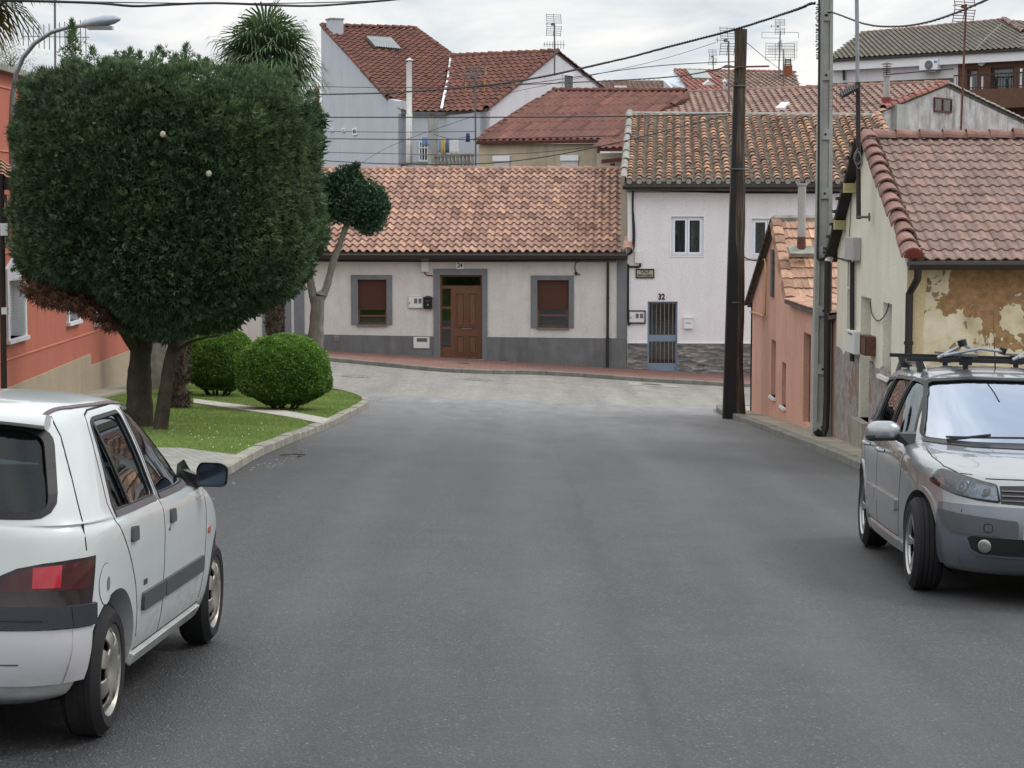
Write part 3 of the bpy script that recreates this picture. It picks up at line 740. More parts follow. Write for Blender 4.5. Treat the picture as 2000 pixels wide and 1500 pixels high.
wallbox('junction_box', 'white cable box under the gutter above the meter of number 34', 'junction box', F34, F34.rect(823, 506, 838, 531), .09, M['plastic'])
def grille(t_, F, r, d):
    b = MB()
    for k in range(5): z = r[1]+.03+(r[3]-r[1]-.06)*k/4; F.box(b, (r[0]+.02, z-.008, r[2]-.02, z+.008), d, d+.01)
    b.build('grille', M['cement'], t_)
wallbox('air_vent', 'small pale air vent in the grey plinth near the left tree', 'vent', F34, F34.rect(653, 656, 663, 666), .015, M['concB'], grille, .036)
r = F34.rect(891, 512, 906, 525); sg = thing('house_number', 'white number plate reading 34 above the brown door', 'number plate', F34((r[0]+r[2])/2, r[1]))
b = MB(); F34.box(b, r, .03, .05); b.build('plate', M['white'], sg)
text_mesh('digits', '34', .2, lambda x, y, z: F34((r[0]+r[2])/2+x, (r[1]+r[3])/2+y, .052+z), M['blackp'], sg, .002, .8, .004)

# neighbour to the left of 34
FN = Fac(F34(uL-.02, 0), (1, -.04)); uN = FN.px(330, 600)[0]
hn = thing('neighbour_house', 'pale plastered house with dark doorway seen behind the palm trunk and bushes', 'house', FN(uN/2, base_at(FN, uN/2)))
nd = FN.rect(524, 560, 556, 676); b = MB(); nz_ = FN.px(450, 505)[1]
FN.wall(b, [(uN, -4), (0, -4), (0, nz_), (uN, nz_)], [nd], .3, -.02)
b.prism([FN(uN, -4, -.33), FN(uN+.3, -4, -.33), FN(uN+.3, nz_, -.33), FN(uN, nz_, -.33)], [FN(uN, -4, -9), FN(uN+.3, -4, -9), FN(uN+.3, nz_, -9), FN(uN, nz_, -9)]); b.build('wall', M['wN'], hn)
b = MB(); FN.box(b, nd, -.25, -.18); b.build('door', M['brownD'], hn)
b = MB(); FN.box(b, (nd[0]-.18, -4, nd[0], nd[3]+.2), -.018, .02); FN.box(b, (nd[0], nd[3], nd[2], nd[3]+.2), -.018, .02); FN.box(b, (nd[2], -4, nd[2]+.2, nd[3]+.2), -.018, .02); b.build('door_surround', M['g34'], hn)
b = MB(); tile_roof(b, FN(uN, nz_+.05, .3), FN(-.25, nz_+.05, .3), FN(-.25, nz_+2.2, -5.4), FN(uN, nz_+2.2, -5.4), .236, .395, .05, .03, s_profile, 6, .3, 0, 1, rngseed=8)
b.prism([FN(uN, nz_+2.2, -5.4), FN(-.25, nz_+2.2, -5.4), FN(-.25, nz_, -11), FN(uN, nz_, -11)], [FN(uN, nz_+2.1, -5.4), FN(-.25, nz_+2.1, -5.4), FN(-.25, nz_-.1, -11), FN(uN, nz_-.1, -11)], m=1)
b.build('roof', [M['tile34'], M['under']], hn)

# ================================================================== house 32
F32 = Fac(F34(.015, 0, -.02), (1, -.055))
uE = F32.px(1770, 500)[0]; e32 = F32.px(1300, 372)[1]
h32 = thing('row_house', 'taller pale pink house number 32 with old barrel tile roof and grey steel door', 'house', F32(uE/2, base_at(F32, uE/2)))
w32 = [F32.rect(1311, 423, 1374, 500), F32.rect(1468, 427, 1530, 502), F32.rect(1640, 430, 1690, 505)]
d32 = F32.rect(1264.5, 589, 1323, 727)
b = MB(); F32.wall(b, [(0, -4), (uE, -4), (uE, e32), (0, e32)], w32[:2]+[d32], .3)
for u0 in (0, uE-.3): b.prism([F32(u0, -4, -.31), F32(u0+.3, -4, -.31), F32(u0+.3, e32, -.31), F32(u0, e32, -.31)], [F32(u0, -4, -9), F32(u0+.3, -4, -9), F32(u0+.3, e32, -9), F32(u0, e32, -9)])
b.build('wall', M['w32'], h32)
zs = F32.px(1400, 671)[1]; b = MB()
F32.wall(b, [(0.02, -4), (d32[0], -4), (d32[0], zs), (.02, zs)], (), .05, .04); F32.wall(b, [(d32[2], -4), (uE, -4), (uE, zs), (d32[2], zs)], (), .05, .04)
pb = b.build('plinth', M['stone'], h32)
b = MB(); F32.box(b, (.02, zs, d32[0], zs+.025), .0, .05); F32.box(b, (d32[2], zs, uE, zs+.025), .0, .05); b.build('plinth_cap', M['w32'], pb)
def win32(r, curtainy):
    b = MB(); frame_rect(b, F32, (r[0]-.03, r[1]-.03, r[2]+.03, r[3]+.03), .03, -.1, .018)
    frame_rect(b, F32, r, .05, -.14, -.06); m_ = (r[0]+r[2])/2
    for s0, s1 in ((r[0]+.05, m_-.005), (m_+.005, r[2]-.05)): frame_rect(b, F32, (s0, r[1]+.05, s1, r[3]-.05), .06, -.13, -.05)
    w_ = b.build('window', M['alu'], h32)
    b = MB(); F32.box(b, (r[0]+.1, r[1]+.1, r[2]-.1, r[3]-.1), -.10, -.09); b.build('pane', M['wglass'], w_)
    b = MB(); n = 26
    for s0, s1 in curtainy:
        vs = []
        for i in range(n+1):
            u = r[0]+(r[2]-r[0])*(s0+(s1-s0)*i/n); d = -.125+.012*math.sin(i*1.7); vs += [F32(u+.03*math.sin(i), r[1]+.05, d), F32(u, r[3]-.05, d)]
        b.add(vs, [(2*i, 2*i+2, 2*i+3, 2*i+1) for i in range(n)])
    b.build('curtain', M['curtain'], w_, smooth=True)
    b = MB(); F32.box(b, r, -.36, -.31); b.build('room_dark', M['dark'], w_)
win32(w32[0], [(.2, .45), (.62, .9)]); win32(w32[1], [(.08, .48), (.52, .92)])
# steel door
b = MB(); frame_rect(b, F32, d32, .05, -.14, -.07); hh = d32[3]-d32[1]
F32.box(b, (d32[0]+.05, d32[1]+.05, d32[2]-.05, d32[1]+hh*.125), -.13, -.08)
F32.box(b, (d32[0]+.05, d32[1]+hh*.435, d32[2]-.05, d32[1]+hh*.525), -.135, -.075)
dd = b.build('door', M['steelblue'], h32)
b = MB()
for i in range(6):
    u = d32[0]+.05+(d32[2]-d32[0]-.1)*(i+.7)/6.4
    b.tube([F32(u, d32[1]+hh*.125, -.085), F32(u, d32[1]+hh*.435, -.085)], .011, 6); b.tube([F32(u, d32[1]+hh*.525, -.085), F32(u, d32[3]-.05, -.085)], .011, 6)
b.build('grille_bars', M['inox'], dd)
b = MB(); F32.box(b, inset(d32, .05), -.15, -.14); b.build('dark_pane', M['wglass'], dd)
b = MB(); F32.box(b, d32, -.36, -.32); b.build('hall_dark', M['dark'], dd)
b = MB(); F32.box(b, (d32[2]-.14, d32[1]+hh*.44, d32[2]-.06, d32[1]+hh*.52), -.075, -.05); b.build('handle', M['steelblue'], dd)
# barrel tile roof
ez = F32.px(1300, 357)[1]; EL, ER = F32(-.1, ez, .35), F32(uE+.1, ez, .35)
run = 6.6; RLp = F32(-.1, 0, -run); rzz = P(1300, 226, RLp.y).z
RL, RR = F32(.1, rzz, -run), F32(uE-.1, rzz-.05, -run)
N = (ER-EL).cross(RL-EL).normalized(); N = N if N.z > 0 else -N
b = MB(); b.prism([EL-N*.1, ER-N*.1, RR-N*.1, RL-N*.1], [EL, ER, RR, RL], m=1)
BL, BR = F32(-.1, ez, -2*run), F32(uE+.1, ez, -2*run)
b.prism([RL, RR, BR, BL], [p-V((0, 0, .1)) for p in (RL, RR, BR, BL)], m=1)
nc = int(round((ER-EL).length/.288)); rg = random.Random(12)
for c in range(nc):
    s = (c+.5)/nc; wob = rg.uniform(-.02, .02)
    a = EL*(1-s)+ER*s; q = RL*(1-s)+RR*s; D = (ER-EL).normalized()
    barrel_row(b, a+N*.035, q+N*.035-(q-a)*.02+D*wob*1.6, N, .098, rg.choice((20, 21, 22, 24, 26)), rg, 0, 6, tilt=.032)
    if c < nc-1:   # channel tiles: concave, seen as stepped dark strips
        s2 = (c+1)/nc; a2 = EL*(1-s2)+ER*s2; q2 = RL*(1-s2)+RR*s2; k = 16
        for i in range(k):
            p0 = a2+(q2-a2)*(i/k); p1 = a2+(q2-a2)*((i+1.15)/k)
            b.add([p0-D*.07+N*.055, p0+N*.02, p0+D*.07+N*.055, p1-D*.07+N*.03, p1-N*.0+N*.004, p1+D*.07+N*.03], [(0, 1, 4, 3), (1, 2, 5, 4)], m=2, a=rg.random())
roof = b.build('roof', [M['tile32'], M['under'], M['channel']], h32)
b = MB(); cap = [(-.16, -.08), (.16, -.08), (.13, .07), (.05, .12), (-.05, .12), (-.13, .07)]
ud = (RR-RL).normalized(); vd = V((ud.y, -ud.x, 0))
b.prism([RL-ud*.15+vd*x+V((0, 0, z+.02)) for x, z in cap], [RR+ud*.1+vd*x+V((0, 0, z)) for x, z in cap]); b.build('ridge_mortar', M['cement'], roof)
b = MB(); barrel_row(b, EL+N*.08-F32.u*.02, RL+N*.08-F32.u*.05, N, .12, 8, random.Random(4), amin=0, amax=.35); b.build('verge_tile', [M['cement']], roof)
b = MB(); barrel_row(b, ER+N*.08, RR+N*.08, N, .12, 14, random.Random(6), amin=.5, amax=1); b.build('verge_tile', [M['tile32']], roof)
for c in range(nc):
    s = (c+.5)/nc; a = EL*(1-s)+ER*s; b = MB(); b.lathe([(0, 0), (.08, 0), (.085, -.05), (0, -.05)], a+N*.035+F32.n*.012, F32.n, 12); b.build('mortar_plug', M['cement'], roof)
b = MB(); pr_ = [(.30, ez-.08), (.46, ez-.08), (.47, ez-.12), (.43, ez-.2), (.34, ez-.2)]
b.prism([F32(-.15, z, d) for d, z in pr_], [F32(uE+.1, z, d) for d, z in pr_]); b.build('gutter', M['gutter'], h32)
b = MB(); F32.box(b, (-.05, e32, uE, e32+.05), -.1, .34); F32.box(b, (-.05, e32-.06, uE, e32-.005), .0, .03); b.build('soffit', M['cement'], h32)

wallbox('mailbox', 'white metal mailbox right of the steel door of number 32', 'mailbox', F32, F32.rect(1335.5, 620, 1353, 642), .1, M['white'],
        lambda t_, F, r, d: [MBx.build(n_, M[k_], t_) for MBx, n_, k_ in ((F.box(MB(), (r[0]+.05, (r[1]+r[3])/2, r[2]-.05, (r[1]+r[3])/2+.02), d, d+.006), 'slot', 'steelD'),
        (F.box(MB(), (r[0]-.01, r[3]-.02, r[2]+.01, r[3]+.01), 0, d+.02), 'lid', 'white'))])
rm = F32.rect(1229, 608, 1259, 630)
mt = wallbox('meter_box', 'white electricity meter box in a black frame left of the steel door of number 32', 'meter box', F32, rm, .05, M['plastic'], meter_extra)
b = MB(); frame_rect(b, F32, (rm[0]-.03, rm[1]-.03, rm[2]+.03, rm[3]+.03), .03, 0, .06); b.build('frame', M['blackp'], mt)
wallbox('junction_box', 'pinkish cable box on the wall above the street name sign', 'junction box', F32, F32.rect(1239.5, 490, 1254, 514), .08, M['w32'])
r = F32.rect(1241.5, 525, 1278, 543.5); sg = thing('street_sign', 'small framed street name sign reading CALLE SANTA ELENA on the pink house', 'street sign', F32((r[0]+r[2])/2, r[1]))
b = MB(); F32.box(b, inset(r, .02), .01, .022); b.build('plate', mat('sign plate', '#a39c8b', .1, 9, .5, bmp=0), sg)
b = MB(); frame_rect(b, F32, r, .035, .0, .035); b.build('frame', M['blackp'], sg)
cx, cz = (r[0]+r[2])/2, (r[1]+r[3])/2
text_mesh('lettering', 'CALLE', .105, lambda x, y, z: F32(cx+x, cz+.055+y, .024+z), M['blackp'], sg, .002, .9, .003)
text_mesh('lettering', 'SANTA ELENA', .095, lambda x, y, z: F32(cx+x, cz-.055+y, .024+z), M['blackp'], sg, .002, .72, .003)
u0, z0 = F32.px(1292, 580); sg = thing('house_number', 'black number 32 fixed on the wall above the steel door', 'number plate', F32(u0, z0-.08, .01))
text_mesh('digits', '32', .24, lambda x, y, z: F32(u0+x, z0+y, .012+z), M['blackp'], sg, .004, .85, .008)

# facade cables
def cable(name, label, pts, r, m=None, seg=6, group=None, twist=0):
    pts = [V(p) for p in pts]; c = []
    for i in range(len(pts)-1):
        p0 = pts[max(0, i-1)]; p1 = pts[i]; p2 = pts[i+1]; p3 = pts[min(len(pts)-1, i+2)]
        n = max(3, int((p2-p1).length/ (.5 if not twist else .08)))
        n = min(n, 200)
        for k in range(n):
            t_ = k/n; c.append(.5*((2*p1)+(-p0+p2)*t_+(2*p0-5*p1+4*p2-p3)*t_*t_+(-p0+3*p1-3*p2+p3)*t_**3))
    c.append(pts[-1]); b = MB()
    if twist:
        for ph in (0, 2.1, 4.2):
            q = []
            s_ = 0
            for i, p in enumerate(c):
                if i: s_ += (p-c[i-1]).length
                T = (c[min(i+1, len(c)-1)]-c[max(i-1, 0)]).normalized(); A = T.cross(V((0, 0, 1))).normalized(); B_ = T.cross(A)
                an = s_*2*math.pi/twist+ph; q.append(p+(A*math.cos(an)+B_*math.sin(an))*r*1.1)
            b.tube(q, r, 4)
    else: b.tube(c, r, seg)
    return tag(b.build(name, m or M['cable'], None, smooth=True), label, 'cable', group)
def FP(F, lst, d=.04): return [F(*F.px(x, y), d) for x, y in lst]
cable('facade_cable', 'black cable bundle bending down the left edge of the pink house', FP(F32, [(1640, 376), (1450, 376), (1330, 373), (1262, 370), (1240, 370), (1236, 382), (1236, 420), (1237, 465), (1234, 490), (1226, 497), (1200, 500)]), .03)
cable('facade_cable', 'thin cable loop below the bend on the pink house', FP(F32, [(1236, 400), (1240, 450), (1238, 488), (1228, 496)]), .012)
cable('conduit_pipe', 'dark conduit from cable box down to the framed meter of number 32', FP(F32, [(1250, 514), (1249, 521), (1229, 521), (1227, 525), (1227, 626), (1230, 632)]), .03)
cable('facade_cable', 'short hanging cable end on the wall between right window and downpipe of number 34', FP(F34, [(1140, 507), (1124, 514), (1125, 533), (1133, 536)]), .014)
b = MB(); b.lathe([(0, -.03), (.05, -.02), (.05, .03), (0, .03)], F34(*F34.px(1125, 534), .05), F34.n, 12)
tag(b.build('wall_fitting', M['blackp']), 'small black round fitting at the end of the hanging cable', 'fitting')
cable('facade_cable', 'thin cable from white junction box to the door frame of number 34', FP(F34, [(829, 531), (833, 537), (845, 538)]), .014)
cable('facade_cable', 'black cable running under the gutter of number 34', FP(F34, [(620, 508), (800, 510), (1000, 509), (1205, 507)], .12), .02)
# ================================================================== yellow house (right)
XW = 5.06
def WY(px, py, X=XW): p = PX(px, py, X); return p.y, p.z
# side wall facing the street: frame with u running towards the camera
FS = Fac((XW, 40), (0, -1))     # u = 40 - y ; outward normal = -x
FS.n = V((-1, 0, 0))
def spx(px, py, d=0): p = PX(px, py, XW-d); return (40-p.y, p.z)
def srect(x0, y0, x1, y1, d=0):
    a = spx(x0, (y0+y1)/2, d)[0]; b_ = spx(x1, (y0+y1)/2, d)[0]; m_ = (x0+x1)/2
    return (a, spx(m_, y1, d)[1], b_, spx(m_, y0, d)[1])
uF = spx(1633, 700)[0]; uN_ = spx(1769, 700)[0]
apx, apz = spx(1690, 268); eN = spx(1768, 519)[1]; eF = spx(1633, 480)[1]
hy = thing('corner_house', 'pale yellow gabled house with dusty red tile roof and peeling clay front wall', 'house', FS(uN_, gz(XW, 40-uN_)+.1))
openY = [srect(1654, 565, 1668, 700), srect(1680, 580, 1700, 822), srect(1724, 592, 1741, 735)]
b = MB(); zsplit = spx(1700, 700)[1]
FS.wall(b, [(uF, -5), (uN_-.006, -5), (uN_-.006, eN), (apx, apz), (uF, eF)], openY, .3)
b.build('side_wall', M['yel'], hy)
b = MB()   # lower bare render, standing slightly proud, with a ragged top edge
rg = random.Random(3); n = 40; top = []
z0, z1 = spx(1633, 678)[1], spx(1769, 742)[1]
for i in range(n+1): top.append((uF+(uN_-uF)*i/n, z0+(z1-z0)*i/n + rg.uniform(-.025, .025)+.035*math.sin(i*.9)))
low = [(uF, -5), (uN_, -5)] + top[::-1]
hs = []
for r in openY:
    zt = [p for p in top if r[0]-.1 < p[0] < r[2]+.1]
    if r[1] < min(p[1] for p in zt)-.3:
        # doorway reaches through the dado: split around it
        hs.append(r)
L1 = [(uF, -5), (openY[1][0], -5)]+[p for p in top if p[0] < openY[1][0]][::-1]
L2 = [(openY[1][2], -5), (uN_, -5)]+[p for p in top if p[0] > openY[1][2]][::-1]
FS.wall(b, L1, (), .02, .022); FS.wall(b, L2, (), .02, .022)
b.build('bare_render', M['damp'], hy)
r = openY[1]; b = MB(); FS.box(b, (r[0], r[1], r[2], r[3]), -.33, -.25); 
dY = b.build('door', M['yel'], hy)
b = MB(); FS.box(b, (r[0], r[1], r[0]+.0+(r[2]-r[0]), zsplit+.05), -.25, -.235); b.build('lower_panel', M['damp'], dY)
b = MB(); FS.box(b, (r[0]-.05, gz(XW, 40-r[0])-.2, r[2]+.05, r[1]), -.3, .12); b.build('step', M['concB'], hy)
r = openY[0]; b = MB(); FS.box(b, r, -.3, -.22); b.build('blocked_window', M['yel'], hy)
r = openY[2]; b = MB(); hatch(b, FS, (r[0], r[1]+.02, r[2], r[3]), -.14, 26, .012); wy = b.build('window', M['shutW'], hy)
b = MB(); FS.box(b, (r[0]-.06, r[1]-.05, r[2]+.06, r[1]), -.2, .07); b.build('sill', M['white'], wy)
# front wall facing the camera
FY = Fac((XW, 40-uN_), (1, 0)); zg = eN
xR = 9.5
b = MB(); FY.wall(b, [(.006, -5), (xR, -5), (xR, zg), (.006, zg)], (), .3, .0)
b.prism([V((XW+xR, 40-uN_, -5)), V((XW+xR, 40-uN_, eN)), V((XW+xR, 40-apx, apz)), V((XW+xR, 40-uF, eF)), V((XW+xR, 40-uF, -5))], [V((XW+xR-.3, 40-uN_, -5)), V((XW+xR-.3, 40-uN_, eN)), V((XW+xR-.3, 40-apx, apz)), V((XW+xR-.3, 40-uF, eF)), V((XW+xR-.3, 40-uF, -5))])
b.build('front_wall', M['peel'], hy)
# smooth pier of old plaster at the corner
b = MB(); q = FY.px(1806, 600)[0]
FY.wall(b, [(0.0, -5), (q, -5), (q+.02, -.6), (q-.03, .1), (q, .6), (q+.03, zg), (0, zg)], (), .02, .024); b.build('corner_plaster', wallmat('old cream plaster', '#c2b18f', .1, '#8a7552', .6, 1.5), hy)
# roof
yN, yA, yF_ = 40-uN_-.22, 40-apx, 40-uF+.3
zEav = P(1900, 510, yN).z
A0, A1 = V((XW+.0, yN, zEav)), V((XW+xR+.3, yN, zEav)); B0, B1 = V((XW+.0, yA, apz-.02)), V((XW+xR+.3, yA, apz-.02))
b = MB(); tile_roof(b, A0, A1, B1, B0, .1445, .285, .026, .020, lambda k, n: math.sin(math.pi*min(1, (k/n)/.62)) if k/n < .62 else -.1*math.sin(math.pi*((k/n)-.62)/.38), 8, .15, 0, 1, .08, 5)
Cz = eF-.12; b.prism([B0, B1, V((XW+xR+.3, yF_, Cz)), V((XW, yF_, Cz))], [B0-V((0, 0, .08)), B1-V((0, 0, .08)), V((XW+xR+.3, yF_, Cz-.08)), V((XW, yF_, Cz-.08))], m=1)
ry = b.build('roof', [M['tileY'], M['under']], hy)
N = (A1-A0).cross(B0-A0).normalized(); N = N if N.z > 0 else -N
b = MB(); barrel_row(b, A0+N*.02+V((.02, -.03, 0)), B0+N*.03+V((.02, 0, 0)), N, .135, 13, random.Random(8), 0, 8, over=.12, tilt=.03, amin=.3, amax=.8)
vc = b.build('verge_cap', M['capY'], ry)
b = MB(); ang = [math.pi*i/10 for i in range(11)]; b.add([A0+N*.045+V((.02, -.045, 0))+V((1, 0, 0))*math.cos(a)*.125+N*math.sin(a)*.125 for a in ang], [tuple(range(11))]); b.build('cap_end', M['capEnd'], ry)
b = MB(); barrel_row(b, B0+V((.1, 0, .0)), B1+V((0, 0, .0)), V((0, 0, 1)), .13, 29, random.Random(9), 0, 8, over=.1, tilt=.02, amin=.1, amax=.6); b.build('ridge_cap', M['capY'], ry)
b = MB(); rg = random.Random(5)      # moss clumps along the verge
for i in range(150):
    t_ = rg.random(); p = A0.lerp(B0, t_)+N*.05+V((.16+rg.gauss(0, .012), 0, 0)); s_ = rg.uniform(.008, .022)
    b.lathe([(0, -s_), (s_, 0), (0, s_)], p, (rg.random(), rg.random(), 1), 5)
b.build('moss', mat('moss', '#54583a', .3, 20, .95), ry)
b = MB()     # far-side roof edge seen along the gable: slates and battens
C0 = V((XW-.16, yA+.02, apz-.02)); C1 = V((XW-.16, yF_, Cz-.05))
b.prism([C0, C1, C1-V((0, 0, .09)), C0-V((0, 0, .09))], [p+V((.2, 0, 0)) for p in (C0, C1, C1-V((0, 0, .09)), C0-V((0, 0, .09)))])
for i in range(9):
    p = C0.lerp(C1, (i+.5)/9); b.box(-.03, .2, -.1, .1, -.02, .03, M=Matrix.Translation(p+V((0, 0, .02))))
b.build('far_verge', mat('tarred verge', '#37332f', .3, 6, .9), ry)
b = MB(); gz0 = zEav-.0; pr_ = [(-.03, gz0-.0), (-.14, gz0-.0), (-.155, gz0-.04), (-.12, gz0-.11), (-.03, gz0-.11)]
b.prism([V((XW-.04, yN+d, z)) for d, z in pr_], [V((XW+xR+.2, yN+d, z)) for d, z in pr_]); b.build('gutter', M['gutter'], hy)
gy = yN-.08
downpipe(hy, 'downpipe', [V((XW+.08, gy, gz0-.1)), V((XW+.08, gy+.02, gz0-.22)), V((XW+.02, 40-uN_-.07, gz0-.42)), V((XW+.02, 40-uN_-.07, gz(XW, 25)+.1))], .05, M['gutter'])
b = MB(); FY.box(b, (0, zg-.0, xR, zg+.05), -.05, .2); b.build('soffit', M['gutter'], hy)
# purlin ends under the far verge
for q in (.30, .62):
    p = V((XW-.05, yA+(yF_-yA)*q, apz+(Cz-apz)*q-.2)); b = MB(); b.box(-.12, .05, -.07, .07, -.07, .07, M=Matrix.Translation(p)); b.build('purlin_end', mat('painted beam end', '#a59c70', .15, 5, .8), hy)

def sidebox(name, label, cat, r, th, m, extra=None): return wallbox(name, label, cat, FS, r, th, m, extra)
sidebox('junction_box', 'tall light grey cable box high on the yellow side wall', 'junction box', srect(1665, 463, 1682, 508), .12, mat('grey box', '#9fa0a1', .05, 3, .4, bmp=0))
sidebox('meter_box', 'weathered white meter box at the black pipe on the yellow side wall', 'meter box', srect(1666, 645, 1681, 690), .1, M['plastic'], lambda t_, F, r, d: F.box(MB(), (r[0]+.15, r[1]+.3, r[2]-.15, r[3]-.06), d, d+.006).build('meter_window', M['steelD'], t_))
def rustm(t_, F, r, d): frame_rect_b(t_, F, r, d)
def frame_rect_b(t_, F, r, d):
    b = MB(); frame_rect(b, F, r, .02, d, d+.01); b.build('rim', M['gutter'], t_)
sidebox('mailbox', 'small rusty brown mailbox beside the door of the yellow house', 'mailbox', srect(1700, 655, 1711, 693), .14, M['rust'], rustm)
p0 = srect(1668, 500, 1672, 708)
cable('conduit_pipe', 'black vertical conduit feeding the meter box on the yellow wall', [FS(*spx(1671, y), .05) for y in (512, 560, 620, 706)], .035)
cable('wall_cable', 'thin dark cable sagging between doorway and window of the yellow house', [FS(*spx(x, y), .03) for x, y in ((1704, 590), (1708, 615), (1720, 627), (1735, 612), (1741, 592))], .008)
cable('wall_cable', 'thin cable dropping down the yellow wall from the beam end', [FS(*spx(x, y), .02) for x, y in ((1665, 355), (1664, 420), (1660, 480), (1659, 560))], .006)
cable('drain_pipe', 'black drainpipe with white curved top between the salmon shed and the yellow wall', [V((XW-.12, 40-uF+.18, z)) for z in (spx(1628, 510)[1], spx(1628, 600)[1], spx(1628, 835)[1])]+[V((XW-.3, 40-uF+.1, spx(1628, 838)[1]))], .055, M['gutter'], 10)
cable('drain_elbow', 'white bent pipe end on top of the black drainpipe by the shed', [V((XW+.1, 40-uF+.35, spx(1626, 490)[1])), V((XW-.05, 40-uF+.25, spx(1626, 497)[1])), V((XW-.12, 40-uF+.18, spx(1628, 512)[1]))], .06, M['plastic'], 10)

# ================================================================== salmon shed
hp = thing('shed', 'small salmon pink gabled outbuilding with orange flat tiles behind the concrete pole', 'outbuilding', V((XW, 38, gz(XW, 38)+.1)))
far, nearv, ap = spx(1467, 590), spx(1546, 585), spx(1517, 430); eR = spx(1626, 619); uE_ = uF-.05
zE = nearv[1]
op = [srect(1506, 664, 1515, 775), srect(1527, 708, 1535, 794), srect(1569, 651, 1583, 829)]
b = MB(); FS.wall(b, [(far[0], -5), (uE_, -5), (uE_, zE-.03), (nearv[0], zE-.03), (ap[0], ap[1]), (far[0], far[1])], op, .25)
yf = 40-far[0]
b.prism([V((XW, yf, -5)), V((XW, yf, far[1])), V((XW+6, yf, far[1])), V((XW+6, yf, -5))], [V((XW, yf-.25, -5)), V((XW, yf-.25, far[1])), V((XW+6, yf-.25, far[1])), V((XW+6, yf-.25, -5))])
b.build('wall', M['pink'], hp)
for r in op[:2]:
    b = MB(); FS.box(b, (r[0]-.03, r[1]-.05, r[2]+.03, r[1]), -.2, .05); s_ = b.build('sill', M['white'], hp)
    b = MB(); FS.box(b, r, -.25, -.16); b.build('window', mat('brown pane', '#5a3a30', .1, 3, .5), hp)
b = MB(); FS.box(b, op[2], -.25, -.1); b.build('door', mat('brown door paint', '#5d3c31', .12, 3, .6), hp)
vr = srect(1508, 487, 1513, 580); b = MB(); hatch(b, FS, vr, .012, 22, .02); b.build('louvre', M['steelD'], hp)
yAp, yNe, zA = 40-ap[0], 40-nearv[0], ap[1]
b = MB(); E0, E1 = V((XW-.06, yNe, zE)), V((XW+5, yNe, zE)); R0, R1 = V((XW-.06, yAp, zA)), V((XW+5, yAp, zA))
tile_roof(b, E0, E1, R1, R0, .105*2, .33, .022, .03, flat_profile, 8, .35, 0, 1, rngseed=15)
Fz = far[1]-.05; b.prism([R0, R1, V((XW+5, yf+.15, Fz)), V((XW-.06, yf+.15, Fz))], [p-V((0, 0, .07)) for p in (R0, R1, V((XW+5, yf+.15, Fz)), V((XW-.06, yf+.15, Fz)))], m=1)
# lean-to over the nearer part, eave along the street
L0, L1_ = V((XW-.12, yNe+.02, zE-.02)), V((XW-.12, 40-uE_, zE-.02)); Q0, Q1 = V((XW+3, yNe+.02, zE+.55)), V((XW+3, 40-uE_, zE+.55))
tile_roof(b, L0, L1_, Q1, Q0, .11*2, .38, .025, .03, flat_profile, 8, .3, 0, 1, rngseed=16)
rp = b.build('roof', [M['tilePink'], M['under']], hp)
N = (E1-E0).cross(R0-E0).normalized(); N = N if N.z > 0 else -N
b = MB(); S = V((1, 0, 0)); n = 9
for i in range(n):      # angular verge tiles stepping down the gable
    a0 = E0.lerp(R0, i/n)+N*.06; a1 = E0.lerp(R0, (i+1.1)/n)+N*.035
    b.prism([a0+S*.14, a0+N*.03+S*.05, a0+N*.02-S*.05, a0-S*.07-N*.13, a0-S*.055-N*.13, a0-S*.03], [a1+S*.14, a1+N*.03+S*.05, a1+N*.02-S*.05, a1-S*.07-N*.13, a1-S*.055-N*.13, a1-S*.03], a=random.random())
b.build('verge_tile', M['tilePink'], rp)
b = MB(); X0, X1 = V((XW-.1, yAp, zA+.03)), V((XW-.1, yf+.15, Fz+.03))
for i in range(14):
    p = X0.lerp(X1, (i+.5)/14); b.box(-.03, .2, -.20, .20, -.06, .0, M=Matrix.Translation(p)@Matrix.Rotation(-.36, 4, 'X'), a=random.random())
b.build('far_verge', M['underDark'], rp)
b = MB(); b.tube([R0+V((0, 0, .03)), R1+V((0, 0, .03))], .07, 6); b.build('ridge_mortar', M['cement'], rp)
# flue on the shed
fp = P(1565, 492, yNe+.8*(yAp-yNe)*.55); fy = fp.y
ft = P(1566, 362, fy).z
fl = thing('flue', 'rusting cement flue pipe rising from the orange shed roof', 'flue', fp)
b = MB(); b.lathe([(.075, 0), (.075, ft-fp.z-.0)], fp, (0, 0, 1), 14); b.lathe([(.095, ft-fp.z), (.095, ft-fp.z+.04)], fp, (0, 0, 1), 14); b.build('pipe', M['conc'], fl, smooth=True)
b = MB(); b.lathe([(.08, -.12), (.08, .28)], fp, (0, 0, 1), 14); b.build('rusty_collar', M['rust'], fl, smooth=True)
b = MB(); b.box(-.24, .24, -.14, .14, -.03, .05, M=Matrix.Translation(fp+V((0, -.05, 0))) @ Matrix.Rotation(.5, 4, 'X')); b.build('flashing', M['cement'], fl)
cable('gas_conduit', 'brass coloured cable and pipe on the far end of the salmon shed wall', [FS(*spx(x, y), .05) for x, y in ((1455, 508), (1492, 507), (1500, 515), (1500, 600), (1497, 617), (1485, 613), (1470, 609))], .018, M['gold'])
cable('service_cable', 'thin dark cable from the wooden pole to the salmon shed', [P(1448, 488, 43), P(1455, 503, 43), P(1475, 509, 42), FS(*spx(1497, 507), .05)], .016)

# ================================================================== poles
cpY = 32.32; p = P(1603, 838, cpY); p.z = gz(p.x, cpY)+.08
cp = thing('utility_pole', 'tall grey reinforced concrete pole with recessed panels beside the shed', 'utility pole', p)
topz = 7.6; hP = topz-p.z; b = MB()
def cw(z): k = z/hP; return .152*(1-.52*k), .115*(1-.45*k)
